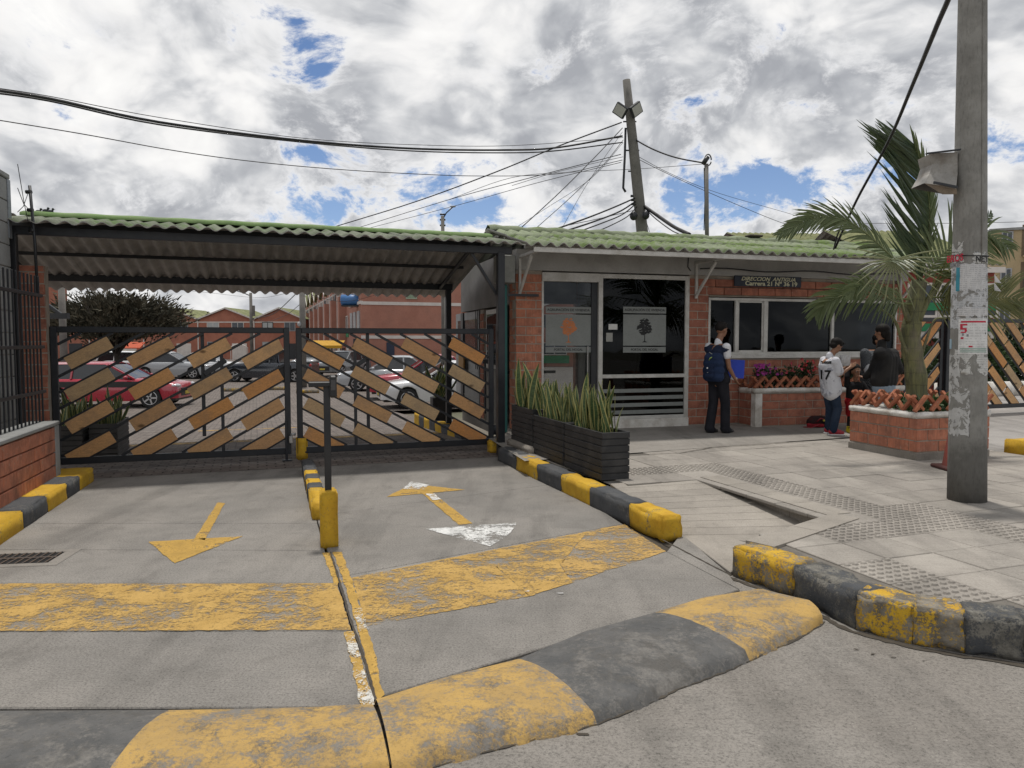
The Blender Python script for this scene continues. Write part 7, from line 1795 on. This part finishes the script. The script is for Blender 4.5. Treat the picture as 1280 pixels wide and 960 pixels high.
# ------------------------------------------------------------------ cars
CARGL = plain('car_glass', (.012, .014, .018), .08, spec=.8); TYRE = plain('tyre_rubber', (.015, .015, .015), .8); RIM = plain('alloy_rim', (.45, .45, .46), .3, .8); CHR = plain('headlamp', (.55, .56, .58), .15, .3); GRL = plain('grille_black', (.012, .012, .012), .4)
def paint(name, c): return plain(name, c, .28, 0, .5, 1.0, .03)
def car(loc, deg, col, label, L_=4.3, W_=1.75, H_=1.48, hood=.92, style='hatch', roofcol=None, grp=None, band=None, kind='car'):
    c = thing('parked_car', label, kind, loc, deg, grp); hw = W_ / 2; hl = L_ / 2; wr = .33; xf, xr = hl - .82, -hl + .80
    xs = sorted(set([-hl, -hl + .06, -hl + .25, xr - wr - .06, xr - wr * .75, xr - wr * .35, xr, xr + wr * .35, xr + wr * .75, xr + wr + .06, -.3, .4, xf - wr - .06, xf - wr * .75, xf - wr * .35, xf, xf + wr * .35, xf + wr * .75, xf + wr + .06, hl - .18, hl - .05, hl]))
    rows = []
    for x in xs:
        f = x / hl; w_ = hw * (1 - .10 * max(0, abs(f) - .7) / .3 - (.10 if abs(x) > hl - .03 else 0)); zb_ = .22 + (.08 if abs(f) > .9 else 0)
        for xc in (xf, xr):
            d_ = abs(x - xc)
            if d_ < wr + .05: zb_ = max(zb_, .32 + math.sqrt(max(0, (wr + .05) ** 2 - d_ * d_)) )
        belt = hood if x < xf - .5 else hood - .02 - .16 * max(0, (x - (xf - .5)) / (hl - xf + .5)) ** 1.5
        if style == 'sedan' and x < -hl + .9: belt = hood + .02
        if abs(x) > hl - .03: belt -= .16
        zm = (zb_ + belt) / 2; r_ = [(x, -w_ * .97, zb_), (x, -w_, max(zb_ + .02, .45)), (x, -w_ * 1.0, max(zb_ + .03, .62)), (x, -w_ * .965, belt - .06), (x, -w_ * .90, belt), (x, -w_ * .5, belt + .03), (x, 0, belt + .04)]
        rows.append(r_ + [(a, -b_, d_) for a, b_, d_ in reversed(r_[:-1])])
    m_ = MB(); m_.grid(rows, True); n = len(rows[0]); k = len(m_.v) - n
    m_.f += [tuple(range(n)), tuple(k + i for i in reversed(range(n)))]; m_.mi += [0, 0]; m_.smooth += [False, False]; m_.build('body', col, c)
    m_ = MB(); m_.box(-hl + .1, hl - .1, -hw * .80, hw * .80, .22, .75); m_.build('underbody', GRL, c)
    cr = {'hatch': (-hl + .08, -hl + .42, xf - 1.35, xf - .52), 'sedan': (-hl + .62, -hl + 1.25, xf - 1.35, xf - .50), 'suv': (-hl + .05, -hl + .22, xf - 1.25, xf - .55), 'pickup': (-.75, -.62, xf - 1.2, xf - .50)}[style]
    hb_ = hood + .0; rows = []; x0, x1, x2, x3 = cr
    for x, z in ((x0, hb_), (x1, H_ - .06), ((x1 + x2) / 2, H_ + .0), (x2, H_ - .04), (x3, hb_)):
        q = (z - hb_) / (H_ - hb_); wb = hw * .92 - .17 * q; r_ = [(x, -hw * .90, hb_ - .02), (x + (0), -wb, z - .03 * q), (x, -wb * .7, z + .02 * q), (x, 0, z + .03 * q)]; rows.append(r_ + [(a, -b_, d_) for a, b_, d_ in reversed(r_[:-1])])
    m_ = MB(); m_.grid(rows, False); m_.build('windows', CARGL, c, fix=True)
    m_ = MB(); rw_ = []
    for x, z in ((x1 - .05, H_ - .075), (x1 + .12, H_ - .0), ((x1 + x2) / 2, H_ + .012), (x2 - .1, H_ + .0), (x2 + .06, H_ - .055)):
        wb = hw * .92 - .165; rw_.append([(x, -wb - .005, z - .045), (x, -wb * .72, z + .022), (x, 0, z + .034), (x, wb * .72, z + .022), (x, wb + .005, z - .045)])
    m_.grid(rw_, True); m_.build('roof', roofcol or col, c, fix=False)
    for sg in (-1, 1):
        for nm, pa, pb_ in (('pillar', (x2, H_ - .05), (x3 + .02, hb_)), ('pillar', (x1, H_ - .07), (x0, hb_)), ('pillar', ((x1 + x2) / 2 - .1, H_ - .03), ((x1 + x2) / 2 - .12, hb_))):
            m_ = MB(); m_.bar((pa[0], sg * (hw * .92 - .165), pa[1]), (pb_[0], sg * hw * .905, pb_[1]), .055, .05); m_.build(nm, col, c)
        m_ = MB(); m_.ell((x3 - .18, sg * (hw + .07), hb_ + .05), (.07, .10, .065), 8, 6); m_.build('mirror', col, c)
        m_ = MB(); m_.ell((hl - .12, sg * hw * .70, hood - .22), (.16, .20, .07), 10, 6); m_.build('headlight', CHR, c); m_ = MB(); m_.ell((-hl + .07, sg * hw * .76, hood - .14), (.08, .14, .10), 8, 6); m_.build('tail_light', plain('tail_red', (.35, .01, .01), .3) if 'tl' not in MT else MT['tl'], c)
        for x in (xf, xr):
            m_ = MB(); m_.tube([(x, sg * (hw - .20), .32), (x, sg * (hw - .19), .32), (x, sg * (hw - .02), .32), (x, sg * (hw - .0), .32)], [.29, .32, .32, .29], 20); wh_ = m_.build('wheel', TYRE, c)
            m_ = MB()
            for q in range(5):
                an = q * 1.2566; m_.bar((x + .03 * math.cos(an), sg * (hw + .004), .32 + .03 * math.sin(an)), (x + .21 * math.cos(an), sg * (hw + .004), .32 + .21 * math.sin(an)), .05, .02, up=(0, 1, 0))
            m_.tube([(x + .215 * math.cos(i * .3142), sg * (hw + .003), .32 + .215 * math.sin(i * .3142)) for i in range(21)], .016, 6, caps=False); m_.build('rim', RIM, wh_)
    m_ = MB(); m_.box(hl - .03, hl + .01, -hw * .55, hw * .55, .36, hood - .30, .01); m_.build('grille', GRL, c); m_ = MB(); m_.box(hl + .008, hl + .02, -.18, .18, .40, .50, .002); m_.build('number_plate', plain('plate_yellow', (.55, .42, .05), .5) if 'pt' not in MT else MT['pt'], c)
    if band: m_ = MB(); [m_.box(-hl + .35, hl - .55, s_ * hw * .998 - .006, s_ * hw * .998 + .006, band[0], band[1]) for s_ in (-1, 1)]; m_.build('side_band', GRL, c)
    if style == 'pickup': m_ = MB(); m_.box(-hl + .05, -.8, -hw * .9, hw * .9, hood - .05, hood + .04); m_.build('tray', GRL, c)
    return c
MT['tl'] = plain('tail_red', (.35, .01, .01), .3); MT['pt'] = plain('plate_yellow', (.55, .42, .05), .5)
RED = paint('crimson_paint', (.36, .008, .028)); WHT = paint('white_paint', (.66, .67, .68)); SLV = paint('silver_paint', (.36, .38, .40)); DRK = paint('dark_blue_paint', (.015, .02, .03)); GRY = paint('grey_paint', (.14, .15, .16))
def cz(px, Y): p = AT(px, 450, Y); return (p.x, Y, yard_z(Vector((p.x, Y, 0))))
cg = 'cars parked in the yard'
car(cz(144, 24), 4, RED, 'crimson hatchback with black side band parked behind the left gate leaf', 4.5, 1.8, 1.42, .92, 'hatch', grp=cg, band=(.66, .84))
car(cz(556, 24.0), 196, WHT, 'white car nosing out behind the right gate leaf, front wheel showing', 4.3, 1.75, 1.46, .92, 'hatch', grp=cg)
car(cz(534, 27.4), 192, RED, 'crimson car parked between the white car and the silver car', 4.3, 1.75, 1.60, .95, 'sedan', grp=cg)
car(cz(488, 32), 188, SLV, 'silver sedan parked left of the crimson car behind the right gate leaf', 4.4, 1.75, 1.47, .92, 'sedan', grp=cg)
car(cz(338, 39), 178, DRK, 'dark blue pickup seen behind the meeting of the gate leaves', 4.8, 1.8, 1.70, 1.0, 'pickup', grp=cg)
car(cz(262, 44), 8, WHT, 'white sedan parked left of the dark pickup', 4.3, 1.75, 1.46, .92, 'sedan', grp=cg)
car(cz(218, 42), 5, SLV, 'silver grey hatchback in the far row of cars behind the left leaf', 4.2, 1.75, 1.5, .95, 'hatch', grp=cg)
car(cz(172, 45), 3, WHT, 'white hatchback beside the tree trunk in the far car row', 4.2, 1.75, 1.5, .95, 'suv', grp=cg)
car(cz(396, 52), 262, SLV, 'pale pickup facing the street at the foot of the terrace', 4.8, 1.8, 1.75, 1.0, 'pickup', grp=cg)
car(cz(428, 46), 250, GRY, 'grey car parked along the terrace beyond the silver sedan', 4.3, 1.75, 1.5, .93, 'suv', grp=cg)
for k, (px, Y) in enumerate(((292, 31), (347, 32), (384, 30))):
    me = rough_box(.9, .18, .14, 5, .004, .01, 80 + k, .01); me.materials.append(MT['yk2']); o = link('wheel_stop', me, None, Vector(cz(px, Y)) + Vector((0, 0, .07)), (0, 0, .1 * k)); tag(o, ['leftmost worn yellow wheel stop on the cobbles', 'middle worn yellow wheel stop, below the dark pickup', 'rightmost worn yellow wheel stop, left of the card reader head'][k], 'wheel stop', 'wheel stops in the yard')

# ------------------------------------------------------------------ poles, lamps and wires
GPOL = gritty('old_concrete_pole', (.19, .18, .165), (.13, .125, .115), 2, 30, .9)
lp = AT(803, 292, 17); lpt = AT(783, 100, 17); lp0 = lp + (lp - lpt) * .55
lpole = thing('leaning_pole', 'leaning concrete power pole with two floodlights above the guard house roof', 'utility pole', lp0)
m_ = MB(); d_ = lpt - lp0; m_.tube([d_ * f for f in (0, .3, .6, .85, 1)], [.15, .135, .12, .10, .085], 14); m_.build('shaft', GPOL, lpole)
def onp(px, py, dy=0.0): return AT(px, py, 17 + dy) - lp0
for k, (px, py, sg) in enumerate(((775.5, 138, -1), (795, 137, 1))):
    c = onp(px, py, -.2); M = Matrix.Translation(c) @ Matrix.Rotation(rad(22 * sg), 4, 'Z') @ Matrix.Rotation(rad(-38 * sg), 4, 'Y') @ Matrix.Rotation(rad(20), 4, 'X'); m_ = MB(); m_.box(-.15, .15, -.04, .04, -.13, .13, .01, M); fl = m_.build('floodlight', MT['black'], lpole); m_ = MB(); m_.box(-.125, .125, -.045, -.041, -.105, .105, 0, M); m_.build('lens', plain('flood_lens', (.38, .38, .35), .3) if k == 0 else bpy.data.materials['flood_lens'], fl)
for py in (133, 152, 188, 214, 245, 250, 255): a = onp(785 + (py - 100) * .1 - 3.0, py); m_ = MB(); m_.tube([a + Vector((-.15, -.0, 0)), a + Vector((.15, 0, .0))], .03 if py > 240 else .018, 8); m_.build('clamp', MT['black'], lpole)
for px, py in ((792, 270), (807, 269)): m_ = MB(); m_.ell(onp(px, py, -.25), (.09, .09, .10), 10, 8); m_.build('splice_box', MT['black'], lpole)
m_ = MB(); m_.tube([onp(782, 160), onp(781, 195), onp(779, 235), onp(782, 240)], .028, 6); m_.build('hanging_cable', MT['black'], lpole)
mp = thing('metal_mast', 'thin metal mast with coiled cable right of the leaning pole', 'mast', AT(884.5, 300, 16)); k_ = mp.location
m_ = MB(); m_.tube([(0, 0, -.6), AT(883, 205, 16) - k_], .045, 8); m_.build('shaft', GPOL, mp); m_ = MB(); m_.tube([AT(885, 200, 16) - k_ + Vector((.07 * math.cos(i * .35), 0, .12 * math.sin(i * .35))) for i in range(18)], .014, 6); m_.tube([AT(883, 205, 16) - k_ + Vector((-.07, 0, 0)), AT(883, 196, 16) - k_ + Vector((.03, 0, 0))], .05, 8); m_.build('coil', MT['black'], mp); m_ = MB(); m_.tube([AT(880, 210, 16) - k_, AT(881, 250, 16) - k_, AT(880, 288, 16) - k_], .010, 5); m_.build('cable', MT['black'], mp)
def pole(px, y0, y1, Z, r_, label, extra=None, name='street_pole', cat='pole'):
    b_ = AT(px, y1, Z); t_ = AT(px, y0, Z); o = thing(name, label, cat, (b_.x, Z, -.5)); m_ = MB(); m_.tube([(0, 0, 0), (0, 0, t_.z + .5)], [r_, r_ * .8], 12); m_.build('shaft', GPOL, o); return o, t_
pole(80, 335, 450, 26, .13, 'grey concrete pole left of the dark tree'); o, t_ = pole(379, 345, 450, 34, .16, 'concrete street pole above the meeting of the gate leaves')
m_ = MB(); m_.ell((-.12, -.1, 2.9), (.1, .1, .12)); m_.build('insulator', GFR, o)
pole(559, 330, 450, 22, .10, 'slim grey pole close to the guard house side wall')
o, t_ = pole(315, 366, 450, 70, .17, 'dark far street lamp pole between the gabled houses'); h = t_.z + .5; m_ = MB(); m_.tube([(0, 0, h - .3), (-.7, 0, h - .0), (-1.9, 0, h + .35)], .05, 6); m_.build('lamp_arm', MT['black'], o); m_ = MB(); m_.ell((-2.2, 0, h + .38), (.35, .1, .07)); m_.build('lamp_head', GFR, o); m_ = MB(); m_.box(.1, .35, -.1, .1, h - 2.2, h - 1.2); m_.build('transformer', GPOL, o)
o, t_ = pole(553.5, 270, 300, 24, .07, 'street lamp top peeking over the canopy ridge', name='street_lamp', cat='street lamp'); h = t_.z + .5; m_ = MB(); m_.tube([(0, 0, h - .1), (.12, 0, h + .1), (.32, 0, h + .28)], .02, 6); m_.build('lamp_arm', MT['black'], o); m_ = MB(); m_.ell((.33, 0, h + .3), (.10, .05, .03)); m_.build('lamp_head', GFR, o)
for dz in (.05, -.12, -.3): m_ = MB(); m_.tube([(-.09, 0, h + dz), (.09, 0, h + dz)], .03, 6); m_.build('insulator', MT['black'], o)
CBL = plain('cable_black', (.012, .012, .014), .6)
def cable(pts, r_, label, grp='overhead cables', sub=6):
    P_ = [AT(*q) for q in pts]; sp = spline(P_, sub * (len(P_) - 1)); o0 = sp[0]; m_ = MB(); m_.tube([p - o0 for p in sp], r_, 5); o = m_.build('overhead_cable', CBL); o.location = o0; tag(o, label, 'cable', grp); return o
cable([(-40, 108, 9), (60, 123, 10), (200, 153, 11.5), (380, 176, 13.5), (520, 186, 15), (640, 187.5, 16), (700, 184, 16.6), (778, 170, 17)], .021, 'thickest cable sweeping from the upper left edge to the leaning pole')
cable([(-40, 112, 9.2), (60, 126, 10.2), (200, 156, 11.7), (380, 178, 13.7), (520, 189, 15.2), (640, 191, 16.1), (700, 188, 16.6), (778, 178, 17)], .014, 'cable hugging the underside of the thickest one from the upper left')
cable([(-40, 105, 9), (60, 120, 10), (200, 147, 11.5), (380, 173, 13.5), (520, 181, 15), (640, 182, 16), (779, 172, 17)], .006, 'thin cable just above the thickest one from the upper left')
cable([(-40, 144, 10), (100, 167, 11), (210, 187, 12.2), (300, 200, 13), (400, 210, 14), (500, 216.5, 15), (600, 220, 16), (700, 217, 16.6), (778, 200, 17)], .008, 'thin lower cable crossing the left sky to the leaning pole')
cable([(420, 283, 24), (520, 252, 21), (620, 215, 19), (700, 182, 18), (777, 153, 17)], .016, 'straight cable rising from the canopy ridge to the pole top')
cable([(450, 284, 26), (560, 250, 22), (660, 223, 19), (776, 193, 17)], .010, 'cable rising shallowly from the canopy ridge to the middle of the pole')
cable([(462, 285, 26), (570, 257, 22), (670, 229, 19), (776, 203, 17)], .008, 'paler cable just below the shallow one over the canopy')
cable([(650, 286, 14), (700, 240, 15), (745, 195, 16), (778, 160, 17)], .010, 'service drop from the guard house roof left of the pole, steepest')
cable([(668, 287, 14), (715, 245, 15), (755, 205, 16), (779, 175, 17)], .007, 'thin service drop beside the steepest one')
cable([(690, 288, 14.5), (735, 272, 15.5), (770, 258, 16.5), (797, 246, 17)], .018, 'uppermost thick cable of the fan at the pole foot')
cable([(706, 289, 14.5), (745, 276, 15.5), (775, 264, 16.5), (797, 250, 17)], .018, 'second thick cable of the fan at the pole foot')
cable([(722, 290, 14.5), (752, 279, 15.5), (778, 268, 16.5), (797, 253, 17)], .014, 'third cable of the fan at the pole foot')
cable([(742, 291, 14.5), (765, 281, 15.5), (785, 270, 16.5), (798, 256, 17)], .012, 'lowest cable of the fan at the pole foot')
cable([(640, 300, 13), (700, 284, 14.5), (750, 273, 16), (796, 262, 17)], .007, 'thin cable from the roof corner to the pole foot')
cable([(803, 256, 17), (820, 268, 16.5), (842, 283, 15.5), (862, 293, 14.8)], .040, 'thick bundled cable falling right from the pole foot to the roof')
cable([(804, 258, 17), (818, 272, 16.5), (838, 287, 15.5), (850, 293, 14.8)], .012, 'thin cable under the thick bundle right of the pole')
cable([(788, 171, 17), (815, 186, 16.7), (845, 197, 16.4), (881, 204, 16)], .017, 'sagging cable between leaning pole and thin mast')
cable([(790, 195, 17), (830, 215, 17), (880, 238, 18), (960, 272, 20), (1010, 290, 21)], .007, 'thin cable falling right past the mast', sub=8)
cable([(791, 192, 17), (840, 218, 18), (900, 242, 20), (990, 268, 23), (1060, 290, 25)], .006, 'thinnest cable falling far right behind the mast')
cable([(560, 250, 18), (640, 222, 17.5), (720, 215, 17), (800, 211, 17), (880, 205, 16)], .006, 'nearly level thin cable crossing the pole to the mast')
cable([(640, 232, 17.5), (700, 214, 17), (779, 196, 17)], .006, 'short thin cable left of the middle of the pole')
cable([(620, 300, 16), (680, 262, 16.5), (740, 222, 17), (779, 178, 17)], .005, 'very thin drop from canopy end to the pole')
cable([(700, 290, 15), (725, 245, 16), (750, 205, 16.5), (778, 165, 17)], .005, 'very thin near vertical drop left of the pole')
cable([(795, 240, 17), (803, 262, 17), (812, 290, 17)], .006, 'short slack wire right beside the lower pole')
cable([(1290, -330, 2.6), (1196, -30, 4.2), (1170, 35, 5), (1140, 108, 6.5), (1110, 178, 8.2), (1070, 252, 10), (1044, 310, 11.0)], .017, 'dark cable dropping steeply from the top right to the guard house eave')
cable([(1043, 262, 10.2), (1052, 278, 10.6), (1046, 296, 11), (1042, 312, 11.1)], .012, 'short dark cable tail hanging at the guard house eave')
cable([(1040, 280, 28), (1120, 279, 26), (1200, 279, 24), (1330, 276, 22)], .008, 'level thin wire behind palm and near pole')
cable([(60, 372, 40), (200, 361, 50), (320, 372, 68), (380, 362, 34)], .012, 'thin wire under the canopy from the grey pole to the far lamp', sub=8)
cable([(316, 398, 70), (340, 393, 55), (365, 372, 42), (378, 356, 34)], .025, 'dark wire curving down from the street pole behind the gate')
cable([(316, 392, 70), (330, 402, 60), (355, 395, 45), (378, 378, 34)], .015, 'lower slack wire from the street pole behind the gate')
cable([(379, 362, 34), (400, 372, 38), (440, 376, 48), (505, 358, 50)], .012, 'wire from the street pole to the terrace side wall')
# litter
for k, (px, py, s_) in enumerate(((1020, 661, .03), (1070, 812, .009), (1090, 818, .012), (1118, 822, .008), (660, 739, .012), (700, 742, .010), (745, 905, .012), (730, 918, .014), (1155, 826, .008))):
    p = G(px, py, .05 if k == 0 else (-.028 if py > 780 else .004)); m_ = MB(); rr = random.Random(k)
    m_.add([(rr.uniform(-s_, s_) * 2 + a * s_, b_ * s_, rr.uniform(0, .004) + .001) for a, b_ in ((-1, -.5), (1, -.6), (1.1, .5), (-.8, .6))], [(0, 1, 2, 3)]); o = m_.build('litter_scrap', W2 if k in (0, 4, 5, 6) else MT['dirt'], fix=False); o.location = p; tag(o, ['white paper scrap in the corner of the pavement slope', 'dark leaf scrap by the near kerb, left one', 'dark leaf scrap by the near kerb, second', 'small dark scrap by the near kerb, third', 'tiny white fleck right of the lane line', 'tiny white fleck beside the first fleck', 'tiny white fleck below the yellow bump end', 'dark fleck on the street below the bump', 'pale stalk on the street under the right kerb'][k], 'litter', 'litter scraps on the ground')
